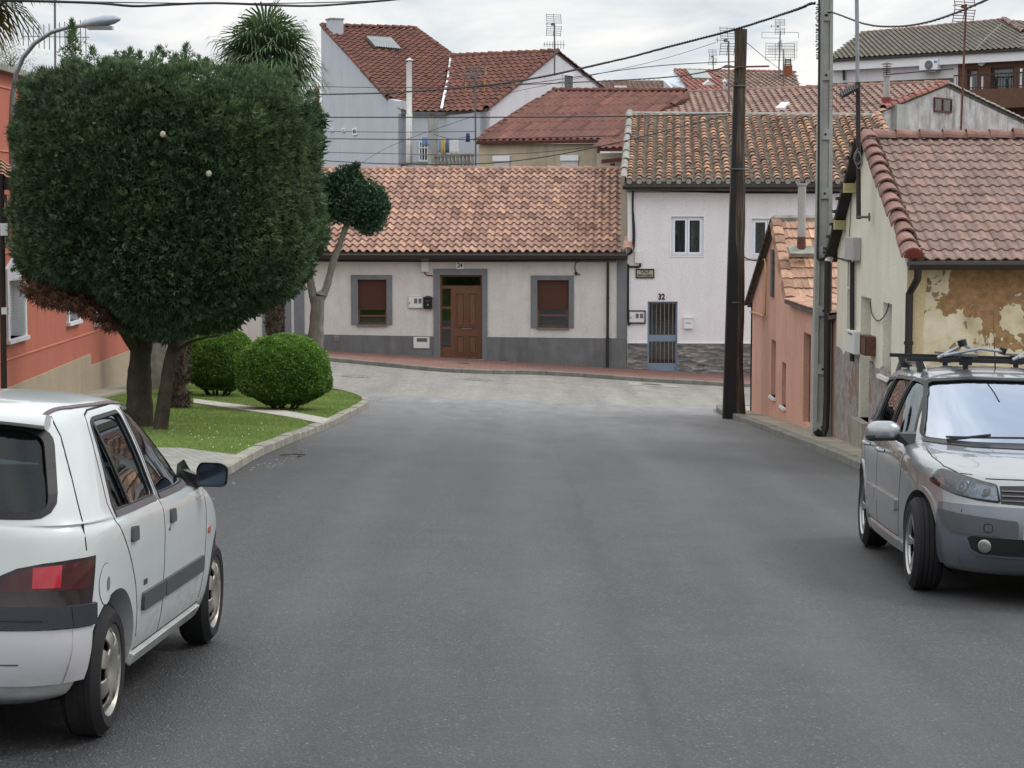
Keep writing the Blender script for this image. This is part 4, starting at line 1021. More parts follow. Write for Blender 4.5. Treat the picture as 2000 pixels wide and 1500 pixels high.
# H-section: two flanges with a recessed web and cross ribs facing the camera
n = 11
sec = []
for i in range(2):
    z = 0 if i == 0 else hP; w, d = cw(z); sec.append([(p.x+a*w, p.y+c*d, p.z+z) for a, c in ((-1, -1), (-.52, -1), (-.46, -.55), (.46, -.55), (.52, -1), (1, -1), (1, 1), (-1, 1))])
b.prism(sec[0], sec[1])
for i in range(12):
    z = .1+i*.92; 
    if z > hP-.2: break
    w, d = cw(z); b.prism([V((p.x+a*w*.5, p.y-d*.99, p.z+z+c)) for a, c in ((-1, 0), (1, 0), (1, .16), (-1, .16))], [V((p.x+a*w*.5, p.y-d*.5, p.z+z+c)) for a, c in ((-1, 0), (1, 0), (1, .16), (-1, .16))])
b.build('shaft', M['conc'], cp)
b = MB()
for i in range(12):
    z = .18+i*.92
    if z > hP-.2: break
    w, d = cw(z); b.lathe([(0, 0), (.018, 0), (.018, .01), (0, .01)], V((p.x, p.y-d*.995, p.z+z)), (0, -1, 0), 8)
b.build('bolt_holes', M['dark'], cp)
b = MB(); pts_ = [P(x, y, cpY-.13) for x, y in ((1600, -20), (1600, 100), (1599, 300), (1598, 440), (1597, 505), (1602, 508), (1632, 502), (1650, 506))]
b.tube([q for q in pts_[:6]], .018, 6); b.build('cable_run', M['cable'], cp)
cable('service_cable', 'black cable from the concrete pole to the grey box on the yellow wall', [P(1602, 508, cpY-.12), P(1622, 502, cpY-.1), P(1640, 505, cpY-.6), FS(*spx(1668, 510), .05)], .015)
b = MB(); rg = random.Random(1)
for i in range(26):
    y = 10+i*4.2+rg.uniform(-1, 1); q = P(1597+rg.uniform(-2, 1), y, cpY-.1); b.box(-.02, .01, -.02, .02, -.008, .01, M=Matrix.Translation(q))
b.build('climbing_spikes', M['steelD'], cp)

p = G(1436, 811, .08); wpY = p.y
wp = thing('utility_pole', 'weathered wooden pole strapped to a black stub at the street corner', 'utility pole', p)
tp = P(1446, 57, wpY)
b = MB(); rg = random.Random(2); pts_ = [p.lerp(tp, i/16)+V((rg.uniform(-.012, .012), 0, 0)) for i in range(17)]
base = p+V((.07, 0, -.3)); pts_[0] = base
b.tube(pts_, [.165-.05*i/16+rg.uniform(-.006, .01) for i in range(17)], 14); b.build('shaft', M['wood'], wp, smooth=True, sharp=60)
b = MB(); s0, s1 = P(1424, 812, wpY-.1), P(1440, 162, wpY-.02)
w0, w1 = 13/4000*wpY, 6.5/4000*wpY
b.prism([s0+V((-w0, -.08, -.3)), s0+V((w0*.9, -.08, -.3)), s0+V((w0*.9, .12, -.3)), s0+V((-w0, .12, -.3))], [s1+V((-w1, -.08, 0)), s1+V((w1, -.08, 0)), s1+V((w1, .12, 0)), s1+V((-w1, .12, 0))]); b.build('stub', mat('tarred steel', '#131315', .2, 5, .6, bmp=.1), wp)
for y in (168, 330, 590):
    b = MB(); q = P(1436+ (y-300)*-.018+4, y, wpY); b.lathe([(.17, -.012), (.17, .012)], q, (0, 0, 1), 14); b.build('strap', M['steelD'], wp)
b = MB(); c_ = P(1447, 132, wpY-.05); b.tube([c_+V((-.35, -.1, 0)), c_+V((.55, -.1, .02))], .018, 6); b.build('crossbar', M['rust'], wp)

# street lamp on the left
lp = thing('street_lamp', 'curved grey street lamp arm with pale cobra head at the red building corner', 'street lamp', P(27, 440, 33.5))
LY = 33.5
b = MB(); pts_ = [P(x, y, LY) for x, y in ((28, 440), (27, 400), (24, 330), (22, 250), (24, 190), (31, 145), (45, 112), (68, 84), (100, 63), (130, 54), (160, 50))]
b.tube(smoothl := [V(q) for q in pts_], [.052, .052, .05, .045, .042, .04, .04, .038, .036, .034, .032], 12); b.build('arm', M['steel'], lp, smooth=True, sharp=60)
b = MB(); b.box(-.32, .1, -.04, .04, -.05, .05, M=Matrix.Translation(P(26, 436, LY))); b.build('bracket', M['steel'], lp)
b = MB(); a = P(157, 50, LY); L = 78/4000*LY; T = (P(233, 38, LY)-a).normalized(); U = V((0, 0, 1))
secs = []
for s_, w_, up, dn in ((0, .05, .03, .03), (.08, .09, .075, .05), (.3, .13, .10, .07), (.6, .14, .11, .085), (.85, .11, .08, .06), (1.0, .04, .03, .02)):
    c_ = a+T*L*s_; secs.append([c_+V((0, w_*math.cos(q), 0))+U*((up if math.sin(q) > 0 else dn)*math.sin(q)) for q in [2*math.pi*j/12 for j in range(12)]])
vs = [v for s_ in secs for v in s_]; b.add(vs, [(i*12+j, i*12+(j+1) % 12, (i+1)*12+(j+1) % 12, (i+1)*12+j) for i in range(5) for j in range(12)]+[tuple(range(12))[::-1], tuple(range(60, 72))])
b.build('lamp_head', mat('lamp housing', '#9aa0ac', .05, 3, .35, metal=.3, bmp=0), lp, smooth=True, sharp=50)
b = MB(); c_ = a+T*L*.5; b.box(-.2, .2, -.09, .09, -.115, -.06, M=Matrix.Translation(c_)); lens = b.build('lens', mat('lamp lens', '#8c8f92', .05, 3, .15, bmp=0), lp)
# dark wall pole with switch boxes at the far left
wpl = thing('cable_pole', 'slim dark post with cable boxes in front of the red building at the left edge', 'post', P(7, 800, 30.0)-V((0, 0, .6)))
b = MB(); b.tube([P(8, 800, 30)-V((0, 0, .6)), P(2, 340, 30)], .045, 8); b.build('post', M['gutter'], wpl, smooth=True)
b = MB(); b.box(-.06, .05, -.08, .04, -.09, .09, M=Matrix.Translation(P(11, 448, 29.9))); b.build('cable_box', M['plastic'], wpl)
b = MB(); b.box(-.04, .04, -.06, .04, -.05, .05, M=Matrix.Translation(P(10, 607, 29.9))); b.build('label_box', M['plastic'], wpl)
b = MB()
for i in range(4): b.tube([P(6+i*2, 380, 29.9), P(12+i, 400+i*8, 29.85), P(8+i*2, 430, 29.9), P(12+i*2, 470, 29.88), P(9, 485, 29.9)], .008, 5)
b.build('cable_coil', M['cable'], wpl)

# ================================================================== red building
d_ = V((-.01375, 1, 0)).normalized()
FR = Fac((-8.9, 35.7), (d_.x, d_.y)); FR.n = V((d_.y, -d_.x, 0))
def rpx(px, py, d=0):
    r_ = ray(px, py); o = FR.o+FR.n*d; k = (o-CAM).dot(FR.n)/r_.dot(FR.n); q = CAM+r_*k; return ((q-FR.o).dot(FR.u), q.z)
FR.px = rpx
hr = thing('apartment_house', 'brick red painted house with white window surrounds and stepped beige plinth at left', 'house', FR(5, gz(-9, 42)+.1))
def rr(x0, y0, x1, y1): a = rpx(x0, (y0+y1)/2)[0]; c = rpx(x1, (y0+y1)/2)[0]; return (a, rpx((x0+x1)/2, y1)[1], c, rpx((x0+x1)/2, y0)[1])
wr = [rr(14, 545, 44, 660), rr(132, 572, 150, 627), rr(186, 590, 204, 628), rr(25, 315, 46, 400)]
u0, u1 = -6, rpx(262, 700)[0]+1.5
ztop = rpx(0, 140)[1]; zt2 = rpx(200, 300)[1]
b = MB(); FR.wall(b, [(u0, -6), (u1, -6), (u1, ztop), (u0, ztop)], wr, .3)
for uu in (u0, u1-.3): b.prism([FR(uu, -6, -.31), FR(uu+.3, -6, -.31), FR(uu+.3, ztop, -.31), FR(uu, ztop, -.31)], [FR(uu, -6, -9), FR(uu+.3, -6, -9), FR(uu+.3, ztop, -9), FR(uu, ztop, -9)])
b.build('wall', M['red'], hr)
b = MB(); zl = rpx(100, 675)[1]
for z in (rpx(12, 703)[1], rpx(30, 492)[1], rpx(20, 296)[1], rpx(15, 172)[1]): FR.box(b, (u0, z-.015, u1, z+.015), .0, .02)
b.build('string_course', mat('pale joint', '#c07a66', .05, 3, .8), hr)
b = MB(); q = [rpx(33, 750), rpx(174, 691), rpx(175, 714), rpx(249, 683)]
us = q[1][0]; FR.wall(b, [(u0, -6), (us, -6), (us, q[1][1]), (q[0][0], q[0][1]), (u0, q[0][1]+.1)], (), .05, .04); FR.wall(b, [(us, -6), (u1, -6), (u1, q[3][1]-.05), (us, q[2][1])], (), .05, .04)
b.build('plinth', M['beigeP'], hr)
def winR(r, arch, shut):
    b = MB(); e = .14; FR.wall(b, [(r[0]-e, r[1]-.0), (r[2]+e, r[1]), (r[2]+e, r[3]+.2)] + ([((r[0]+r[2])/2+.1, r[3]+.42), ((r[0]+r[2])/2, r[3]+.30), ((r[0]+r[2])/2-.1, r[3]+.42)] if arch else [(r[2]+e, r[3]+.18)]) + [(r[0]-e, r[3]+.2)], [(r[0], r[1]+.001, r[2], r[3])], .05, .05)
    FR.box(b, (r[0]-e-.04, r[1]-.07, r[2]+e+.04, r[1]), -.25, .09)
    for a_, c_ in ((r[0], r[0]+.02), (r[2]-.02, r[2])): FR.box(b, (a_, r[1], c_, r[3]), -.28, .04)
    FR.box(b, (r[0], r[3]-.02, r[2], r[3]), -.28, .04)
    su = b.build('window_surround', M['whiteShade2'], hr)
    b = MB(); frame_rect(b, FR, (r[0]+.02, r[1], r[2]-.02, r[3]-.02), .07, -.27, -.2); w_ = b.build('window', M['alu'], hr)
    sp_ = r[1]+(r[3]-r[1])*(.33 if shut else .0)
    if shut: b = MB(); hatch(b, FR, (r[0]+.03, sp_, r[2]-.03, r[3]-.02), -.19, 14, .012); b.build('roller_shutter', M['shutW'], w_)
    b = MB(); FR.box(b, (r[0]+.09, r[1]+.07, r[2]-.09, r[3]-.05), -.25, -.24); b.build('pane', M['wglass'], w_)
    b = MB(); FR.box(b, r, -.4, -.3); b.build('room_dark', M['dark'], w_)
winR(wr[0], True, True); winR(wr[1], True, False); winR(wr[2], True, False); winR(wr[3], False, True)
b = MB(); FR.box(b, (u0, ztop, u1, ztop+.1), -9, .15); b.build('roof', M['cement'], hr)
pr = thing('porch_roof', 'small tiled porch roof jutting in at the left edge above the cable post', 'porch roof', P(-20, 350, 32))
a = P(-60, 345, 32.6); E0, E1 = P(-60, 350, 31.5), P(22, 350, 31.5); b = MB(); tile_roof(b, E0, E1, P(22, 322, 33.2), P(-60, 300, 33.2), .22, .35, .05, .03, s_profile, 6, .3, 0, 1); b.build('tiles', [M['tile32'], M['under']], pr)
b = MB(); b.prism([E0-V((0, 0, .04)), E1-V((0, 0, .04)), E1-V((0, 0, .16)), E0-V((0, 0, .16))], [E0+V((0, .8, -.04)), E1+V((0, .8, -.04)), E1+V((0, .8, -.16)), E0+V((0, .8, -.16))]); b.build('fascia', M['gutter'], pr)
# stone pier seen between the trunks
gp = G(300, 770, .1); gp = P(303, 770, 45); 
gw = thing('garden_wall', 'grey rendered wall section glimpsed between the cypress trunks', 'wall', V((gp.x, 45, gz(gp.x, 45)+.08)))
b = MB(); c_ = P(303, 700, 45); b.box(-.55, .25, 0, .3, -1.5, .7, M=Matrix.Translation(c_)); b.box(-.6, .3, -.03, .33, .7, .78, M=Matrix.Translation(c_)); b.build('masonry', M['cement'], gw)

# street covers
def cover(px, py, r, label, m, sq=None):
    c_ = G(px, py, .01); t_ = thing('manhole_cover', label, 'manhole cover', c_)
    def fl(pt): return V((pt[0], pt[1], gz(pt[0], pt[1])))
    b = MB(); n = 28
    def ring(r0, z): return [fl((c_.x+r0*math.cos(2*math.pi*i/n), c_.y+r0*math.sin(2*math.pi*i/n)))+V((0, 0, z)) for i in range(n)]
    b.add(ring(r, .014)+ring(r*.86, .014)+ring(r, -.02)+ring(r*.86, -.02), [(i, (i+1) % n, n+(i+1) % n, n+i) for i in range(n)]+[(i, (i+1) % n, 2*n+(i+1) % n, 2*n+i) for i in range(n)])
    b.build('rim', M['cement'] if m != 'x' else M['steelD'], t_)
    b = MB(); b.add(ring(r*.86, .012), [tuple(range(n))])
    for a_ in range(6):
        an = a_*math.pi/6; 
    b.build('lid', m, t_)
    if sq:
        b = MB(); q = [(c_.x+x*sq[0], c_.y+y*sq[1]) for x, y in ((-1, -1), (1, -1), (1, 1), (-1, 1))]
        b.add([fl(v)+V((0, 0, .009)) for v in q]+[fl(v)+V((0, 0, -.1)) for v in q], [(0, 1, 2, 3)]+[(i, (i+1) % 4, 4+(i+1) % 4, 4+i) for i in range(4)]); b.build('slab', M['cement'], t_)
    return t_
iron = mat('cast iron', '#4b4844', .2, 9, .6, bmp=.3)
cover(938, 741, .42, 'round manhole with pale ring in the old asphalt below the brown door', mat('tarred cover', '#6f6e6c', .15, 6, .9))
cover(692, 734, .42, 'worn round manhole near the left bushes on the old street', mat('worn cover', '#75716b', .15, 6, .9))
cover(1274, 751, .30, 'dark oval looking manhole set in a pale concrete slab below the steel door', iron, (.66, .62))
c_ = G(902, 709, .12); b = MB(); b.box(-.2, .2, -.2, .2, -.02, .006, M=Matrix.Translation(V((c_.x, c_.y, gz(c_.x, c_.y)+.114)))); tag(b.build('drain_cover', iron), 'small dark square cover in the red pavement before the brown door', 'drain cover')
# ================================================================== houses behind
def wallq(b, pts, th_dir, m=0):
    pts = [V(p) for p in pts]; b.prism(pts, [p+V(th_dir) for p in pts], m=m)
class Fac3(Fac):
    """facade through world point o along direction u; normal chosen towards the street"""
    def __init__(s, o, u):
        s.o = V((o[0], o[1], 0)); s.u = V((u[0], u[1], 0)).normalized(); s.n = s.u.cross(V((0, 0, 1)))
        if s.n.dot(V((0, 0, 0))-s.o) < 0: s.n = -s.n
def plane_px(O, N, px, py):
    r_ = ray(px, py); return CAM + r_*((O-CAM).dot(N)/r_.dot(N))
def proof(b, O, U, D, pxs, pitch, row, amp=.04, lift=.03, prof=s_profile, nseg=5, jit=.2, seed=1, slab=.12, pts3=None):
    """tiled roof on the plane through O spanned by the level direction U and the down-slope vector D; outline from the house's corners"""
    U = V(U).normalized(); W = (-V(D)).normalized(); N = U.cross(W).normalized()
    if N.z < 0: N = -N
    P3 = pts3 or [plane_px(O, N, x, y) for x, y in pxs]; L = [((p-O).dot(U), (p-O).dot(W)) for p in P3]
    u0, u1 = min(p[0] for p in L), max(p[0] for p in L); w0, w1 = min(p[1] for p in L), max(p[1] for p in L)
    b.prism([O+U*u+W*w-N*slab for u, w in L], [O+U*u+W*w for u, w in L], m=1, a=.3); rg = random.Random(seed)
    nc, nr = int((u1-u0)/pitch)+1, int((w1-w0)/row)+1
    for r in range(nr):
        for c in range(nc):
            cu, cw = u0+(c+.5)*pitch, w0+(r+.5)*row
            if not (inpoly(cu, cw, L) or (inpoly(cu, w0+(r+.15)*row, L) and inpoly(cu, w0+(r+.8)*row, L))): continue
            j = rg.uniform(-1, 1)*jit*.1*row; vs = []
            for k in range(nseg+1):
                u = u0+(c+k/nseg)*pitch; h = prof(k, nseg)*amp+amp*.25; a = O+U*u+W*(w0+r*row+j); q = O+U*u+W*(w0+(r+1.1)*row)
                vs += [a+N*(h+lift), q+N*h*.9, a+N*(h+lift-.02)]
            fs = []
            for k in range(nseg): i = 3*k; fs += [(i, i+3, i+4, i+1), (i+2, i+5, i+3, i)]
            b.add(vs, fs, m=0, a=min(1, max(0, rg.gauss(.5, .2))))
    return P3, N
def smallwin(F, r, par, fm, d=.0):
    b = MB(); frame_rect(b, F, r, .06, d, d+.05); w_ = b.build('window', fm, par)
    b = MB(); F.box(b, inset(r, .06), d+.012, d+.02); b.build('pane', M['wglass'], w_)
    b = MB(); F.box(b, inset(r, .055), d+.003, d+.008); b.build('dark_room', M['dark'], w_)
    return w_
def caps(par, name, a, c, r, n, m, seed=1):
    b = MB(); barrel_row(b, a, c, V((0, 0, 1)) if abs((V(c)-V(a)).normalized().z) < .9 else V((0, 1, 0)), r, n, random.Random(seed), amin=.2, amax=.8); return b.build(name, [m], par)

# --- large white house with two wings ---------------------------------------------
A = P(627, 52, 95); u1d = V((.912, .410, 0)).normalized(); dn = V((.410, -.912, 0)).normalized()
FG = Fac3(A, dn); g_l = FG.px(757, 193); g_m = FG.px(776, 197); g_e = FG.px(783, 217)
Ec = FG(*g_e); D1 = Ec-A
F1 = Fac3(Ec, u1d)
R1 = P(1087, 101, 90.5); u2d = V((.86, -.52, 0)).normalized(); dn2 = V((-.52, -.86, 0)).normalized()
FG2 = Fac3(R1, dn2); e2 = FG2.px(950, 214); E2 = FG2(*e2); D2 = E2-R1; F2 = Fac3(E2, u2d)
hw = thing('large_house', 'large white house with two red brown roof wings, skylight and laundry terrace', 'house', V((-2, 86, gz(-2, 86))))
b = MB()
wallq(b, [FG(0, -4), FG(0, A.z-.05), FG(*g_l), FG(g_m[0], g_m[1]), FG(g_e[0], g_m[1]-.02), FG(g_e[0], -4)], -FG.n*.3)
uJ = F1.px(866, 225)[0]; uj2 = F2.px(862, 225)[0]
wallq(b, [F1(0, -4), F1(0, Ec.z-.1), F1(uJ+3, Ec.z-.1), F1(uJ+3, -4)], -F1.n*.3)
wallq(b, [F2(uj2-.5, -4), F2(uj2-.5, E2.z-.1), F2(0, E2.z-.1), F2(0, -4)], -F2.n*.3)
b.build('wall', M['whiteShade'], hw)
sR = FG2.px(1192, 182); b = MB()
wallq(b, [FG2(e2[0], -4), FG2(e2[0], e2[1]-.1), FG2(0, R1.z-.12), FG2(sR[0], sR[1]), FG2(sR[0], -4)], -FG2.n*.3)
b.build('gable_wall', M['whiteShade2'], hw)
b = MB(); b.cm = 0
P3, N1 = proof(b, A, u1d, D1, [(629, 52), (812, 57), (884, 110), (866, 219), (784, 218), (776, 196), (757, 191)], .33, .40, .06, .04, seed=21)
r1 = b.build('roof', [M['tileW'], M['under']], hw)
caps(r1, 'ridge_cap', P3[0]+V((0, 0, .04)), P3[1]+V((0, 0, .04)), .13, 12, M['tileW']); caps(r1, 'hip_cap', P3[2], P3[1], .13, 12, M['tileW'])
caps(r1, 'verge_cap', P3[6]+V((0, 0, .02)), P3[0]+V((0, 0, .04)), .13, 22, M['tileW'])
b = MB(); P3b, N2 = proof(b, R1, u2d, D2, [(884, 110), (1087, 101), (950, 214), (864, 219)], .33, .40, .06, .04, seed=22)
r2 = b.build('roof', [M['tileW'], M['under']], hw)
caps(r2, 'ridge_cap', P3b[0]+V((0, 0, -.06)), P3b[1]+V((0, 0, -.06)), .2, 14, M['tileW']); caps(r2, 'verge_cap', P3b[2]+V((0, 0, .0)), P3b[1]+V((0, 0, 0)), .17, 16, M['tileW'])
b = MB(); s1 = FG2(sR[0]+.2, sR[1]); b.prism([R1, s1, s1+u2d*-6+V((0, 0, 0)), R1-u2d*6], [p-V((0, 0, .12)) for p in (R1, s1, s1-u2d*6, R1-u2d*6)]); b.build('back_slope', M['under'], hw)
caps(hw, 'verge_cap', s1+V((0, 0, .03)), R1+V((0, 0, .03)), .1, 14, M['tileW'])
# white flashing between the wings
b = MB(); q = [plane_px(A, N1, x, y)+N1*.14 for x, y in ((877, 118), (881, 118), (877, 160), (866, 205), (864, 217), (859, 217), (862, 202), (872, 158))]
b.prism(q, [p-N1*.06 for p in q]); b.build('valley_flashing', M['white'], hw)
# skylight with corrugated sheet
b = MB(); q = [plane_px(A, N1, x, y)+N1*.12 for x, y in ((713, 77), (766, 80), (786, 102), (731, 97))]
b.prism(q, [p-N1*.1 for p in q]); sk = b.build('skylight', M['underDark'], hw)
b = MB(); n = 22
vs = []
for i in range(n+1): h = .03*math.sin(i*math.pi); h = .04*(i % 2); vs += [q[0].lerp(q[1], .04+.92*i/n)+N1*(.03+h), q[3].lerp(q[2], .04+.92*i/n)+N1*(.03+h)]
b.add(vs, [(2*i, 2*i+2, 2*i+3, 2*i+1) for i in range(n)]); b.build('corrugated_sheet', mat('translucent sheet', '#8d9295', .12, 6, .6), sk)
# chimney
b = MB(); c_ = P(654, 52, 94.5); wq = 13/4000*94.5
b.box(-wq, wq, -wq, wq, -1.0, .30, M=Matrix.Translation(c_)@Matrix.Rotation(.42, 4, 'Z')); ch = b.build('chimney', M['whiteShade'], hw)
b = MB(); b.box(-wq-.04, wq+.04, -wq-.04, wq+.04, .303, .36, M=Matrix.Translation(c_)@Matrix.Rotation(.42, 4, 'Z')); b.build('chimney_cap', M['cement'], ch)
for x0, y0, x1, y1 in ((646, 250, 652, 258), (669, 250, 675, 258), (690, 250, 698, 264)):
    a, c_ = FG.px(x0, y1), FG.px(x1, y0); w_ = smallwin(FG, (min(a[0], c_[0]), a[1], max(a[0], c_[0]), c_[1]), hw, M['alu'])
a, c_ = FG2.px(1099, 175), FG2.px(1119, 146); smallwin(FG2, (min(a[0], c_[0]), a[1], max(a[0], c_[0]), c_[1]), hw, M['alu'])
for x0, y0, x1, y1 in ((817, 276, 838, 315), (895, 279, 918, 303)):
    a, c_ = F1.px(x0, y1), F1.px(x1, y0)
    w_ = smallwin(F1, (min(a[0], c_[0]), a[1], max(a[0], c_[0]), c_[1]), hw, M['alu'], .02); r = (min(a[0], c_[0]), a[1], max(a[0], c_[0]), c_[1])
    if x0 < 850:
        b = MB()
        for k in range(1, 4): u = r[0]+(r[2]-r[0])*k/4; F1.box(b, (u-.02, r[1], u+.02, r[3]), .09, .11)
        for k in range(0, 4): z = r[1]+(r[3]-r[1])*k/3; F1.box(b, (r[0], z-.02, r[2], z+.02), .112, .13)
        b.build('window_grille', M['white'], w_)
b = MB(); b.prism([Ec+V((0, 0, -.14)), Ec+V((0, 0, -.02)), Ec+dn*.16+V((0, 0, -.02)), Ec+dn*.16+V((0, 0, -.14))], [p+u1d*(uJ+.3) for p in (Ec+V((0, 0, -.14)), Ec+V((0, 0, -.02)), Ec+dn*.16+V((0, 0, -.02)), Ec+dn*.16+V((0, 0, -.14)))]); b.build('gutter', M['steelD'], hw)
# terrace slab, post, balusters
ty = 83.0; tz = P(850, 331, ty).z; b = MB(); a = P(778, 318, 84.8); q = P(928, 330, 82.5)
b.prism([P(778, 317, 84.6), P(840, 317, 84.6), P(840, 320, 84.6), P(778, 320, 84.6)], [p+V((0, 1.2, 0)) for p in (P(778, 317, 84.6), P(840, 317, 84.6), P(840, 320, 84.6), P(778, 320, 84.6))]); b.build('balcony_slab', M['cement'], hw)
b = MB(); c0, c1 = P(846, 334, 83.6), P(846, 232, 83.6); b.box(-.16, .16, -.16, .16, 0, c1.z-c0.z, M=Matrix.Translation(c0)@Matrix.Rotation(.4, 4, 'Z')); po = b.build('concrete_post', M['conc'], hw)
b = MB()
for k in range(4): b.tube([c1+V((-.11+.07*k, .05*(-1)**k, -.05)), c1+V((-.11+.07*k, .05*(-1)**k, .26))], .012, 5)
b.build('rebar', M['rust'], po)
b = MB(); A0, A1 = P(846, 307, 83.0), P(926, 304, 82.2); zt = A0.z
b.prism([A0, A1, A1+V((0, 0, .09)), A0+V((0, 0, .09))], [p+V((0, .2, 0)) for p in (A0, A1, A1+V((0, 0, .09)), A0+V((0, 0, .09)))]); bl = b.build('balustrade', M['cement'], hw)
for i in range(11):
    p = A0.lerp(A1, (i+.5)/11)+V((0, .1, 0)); b = MB(); b.lathe([(.05, -.62), (.07, -.5), (.045, -.4), (.085, -.25), (.05, -.1), (.06, 0)], p, (0, 0, 1), 8); b.build('baluster', M['cement'], bl, smooth=True)
# flue
fb, ft_ = P(800, 318, 84.4), P(800, 122, 84.4); fl = thing('metal_flue', 'tall stainless flue with conical cap against the large white house', 'flue', fb)
b = MB(); b.lathe([(.15, 0), (.15, (ft_-fb).z*.48), (.125, (ft_-fb).z*.49), (.125, (ft_-fb).z)], fb, (0, 0, 1), 14); b.build('pipe', M['inox'], fl, smooth=True, sharp=50)
b = MB(); b.lathe([(.17, .06), (.19, .08), (0, .2)], ft_, (0, 0, 1), 14); b.lathe([(.06, -.02), (.06, .08)], ft_, (0, 0, 1), 8); b.build('cap', M['inox'], fl)
# laundry
LN = [P(846, 262, 83.3), P(880, 271, 83.0), P(919, 266, 82.7)]
cable('clothes_line', 'thin clothes line strung over the terrace balustrade of the white house', LN, .01)
for i, (x0, x1, y0, y1, c, lab, nm, cat) in enumerate(((825, 837, 268, 284, '#7088ab', 'blue cloth hanging by the barred window of the white house', 'towel', 'towel'), (857, 861, 270, 296, '#93a5b5', 'pale blue garment at the left end of the clothes line', 'garment', 'garment'),
        (862, 871, 271, 300, '#b9a46a', 'yellow garment on the clothes line', 'garment', 'garment'), (871, 876, 271, 297, '#66809b', 'narrow blue garment right of the yellow one', 'garment', 'garment'),
        (879, 895, 270, 303, '#d6d6da', 'large white shirt spread on the clothes line', 'shirt', 'shirt'), (911, 917, 260, 276, '#454a78', 'dark blue sock pair near the right end of the clothes line', 'socks', 'socks'))):
    Y = 83.1-.01*i; n = 8; vs = []
    for k in range(n+1):
        for j in range(5):
            x = x0+(x1-x0)*k/n+((k/n-.5)*j*.4); p = P(x, y0+(y1-y0)*j/4+(1.5 if j == 4 and k % 3 else 0), Y); p.y += .05*math.sin(k*1.6+i)*j/4; vs.append(p)
    f = [(k*5+j, (k+1)*5+j, (k+1)*5+j+1, k*5+j+1) for k in range(n) for j in range(4)]; b = MB(); b.add(vs, f)
    o = b.build(nm, mat('cloth '+c, c, .1, 6, .95, bmp=0), smooth=True); sm = o.modifiers.new('s', 'SOLIDIFY'); sm.thickness = .015
    tag(o, lab, cat, 'washing on the terrace line')

# --- dark red roof house ------------------------------------------------------------
EL = P(930, 276, 75); RL_ = P(1080, 179, 82); ud = V((.92, -.39, 0)).normalized()
hd = thing('old_house', 'stained cream house under a dark red ribbed roof between white house and number 32', 'house', V((1.5, 74, gz(1, 74))))
dvec = EL-RL_; dvec -= ud*dvec.dot(ud)
b = MB(); P3, Nn = proof(b, EL, ud, dvec, [(930, 276), (1168, 273), (1170, 289), (1230, 289), (1232, 240), (1345, 190), (1338, 179), (1080, 178), (1030, 205), (975, 238)], .26, 1.3, .05, .01, seed=31, jit=.1)
rd = b.build('roof', [M['tileRed'], M['tileRed']], hd)
caps(rd, 'ridge_cap', P3[7]+V((0, 0, .02)), P3[6]+V((0, 0, .02)), .12, 16, M['tileRed']); caps(rd, 'hip_cap', P3[0], P3[7], .1, 14, M['tileRed'])
FD = Fac3(EL-dvec.normalized()*.25, ud); w1_ = FD.px(1166, 300)[0]; zt = EL.z-.12
b = MB(); wallq(b, [FD(0, -4), FD(0, zt), FD(w1_, zt), FD(w1_, -4)], -FD.n*.3); q = FD(0, 0)
wallq(b, [V((q.x, q.y, -4)), V((q.x, q.y, zt)), V((q.x+2.5, q.y+8, zt+.8)), V((q.x+2.5, q.y+8, -4))], V((.3, 0, 0)))
b.build('wall', M['cream'], hd)
w2_ = FD.px(1235, 300)[0]; b = MB(); wallq(b, [FD(w1_, -4), FD(w1_, zt-.35), FD(w2_, zt-.35), FD(w2_, -4)], -FD.n*.3+V((0, .02, 0))); b.build('annex_wall', wallmat('annex cream', '#c6bda8', .05), hd)
for x0, x1, y0, yb in ((964, 997, 304, 315), (1096, 1131, 303, 314)):
    a, c_ = FD.px(x0, yb), FD.px(x1, y0); b = MB(); FD.box(b, (a[0], a[1], c_[0], c_[1]), .0, .1); sb = b.build('shutter_box', M['white'], hd)
    b = MB(); z_ = FD.px(x0, 340)[1]; hatch(b, FD, (a[0]+.03, z_, c_[0]-.03, a[1]), .03, 12, .01); b.build('roller_shutter', M['shutW'], sb)
b = MB(); a = P(1175, 315, 72.4); b.box(0, 1.1, -.6, .3, -.08, .05, M=Matrix.Translation(a)@Matrix.Rotation(-.1, 4, 'Y')); b.box(.3, .45, -.5, .2, -.5, -.08, M=Matrix.Translation(a)); b.build('door_canopy', mat('dark red paint', '#552628', .1, 4, .6), hd)

# --- long grey red roof with stained gable -------------------------------------------
R1 = P(1850, 164, 75); ul = V((-.81, .59, 0)).normalized(); dl = V((-.59, -.81, 0)).normalized()
FL = Fac3(R1, dl); el = FL.px(1725, 213); El = FL(*el); D3 = El-R1; er = FL.px(2005, 238)
hl = thing('long_house', 'long house with weathered red tiles and a streaked grey gable with small red window', 'house', V((14, 74, gz(14, 74))))
b = MB(); P3, Nn = proof(b, R1, -ul, D3, [(1850, 163), (1725, 213), (1700, 250), (1275, 235), (1286, 215), (1325, 183)], .30, .46, .05, .04, seed=41)
rl = b.build('roof', [M['tileLong'], M['under']], hl)
caps(rl, 'verge_cap', P3[1], P3[0], .14, 11, M['tileFarRed']); caps(rl, 'ridge_cap', P3[5], P3[0], .13, 26, M['tileLong']); caps(rl, 'verge_cap', P3[4], P3[5], .13, 8, M['tileLong'])
b = MB(); sgn = 1 if er[0] > 0 else -1
wallq(b, [FL(el[0]*1.3, -4), FL(el[0]*1.3, el[1]-.4), FL(el[0], el[1]-.1), FL(0, R1.z-.1), FL(er[0], er[1]), FL(er[0]+sgn*2, er[1]-.35), FL(er[0]+sgn*2, -4)], -FL.n*.3)
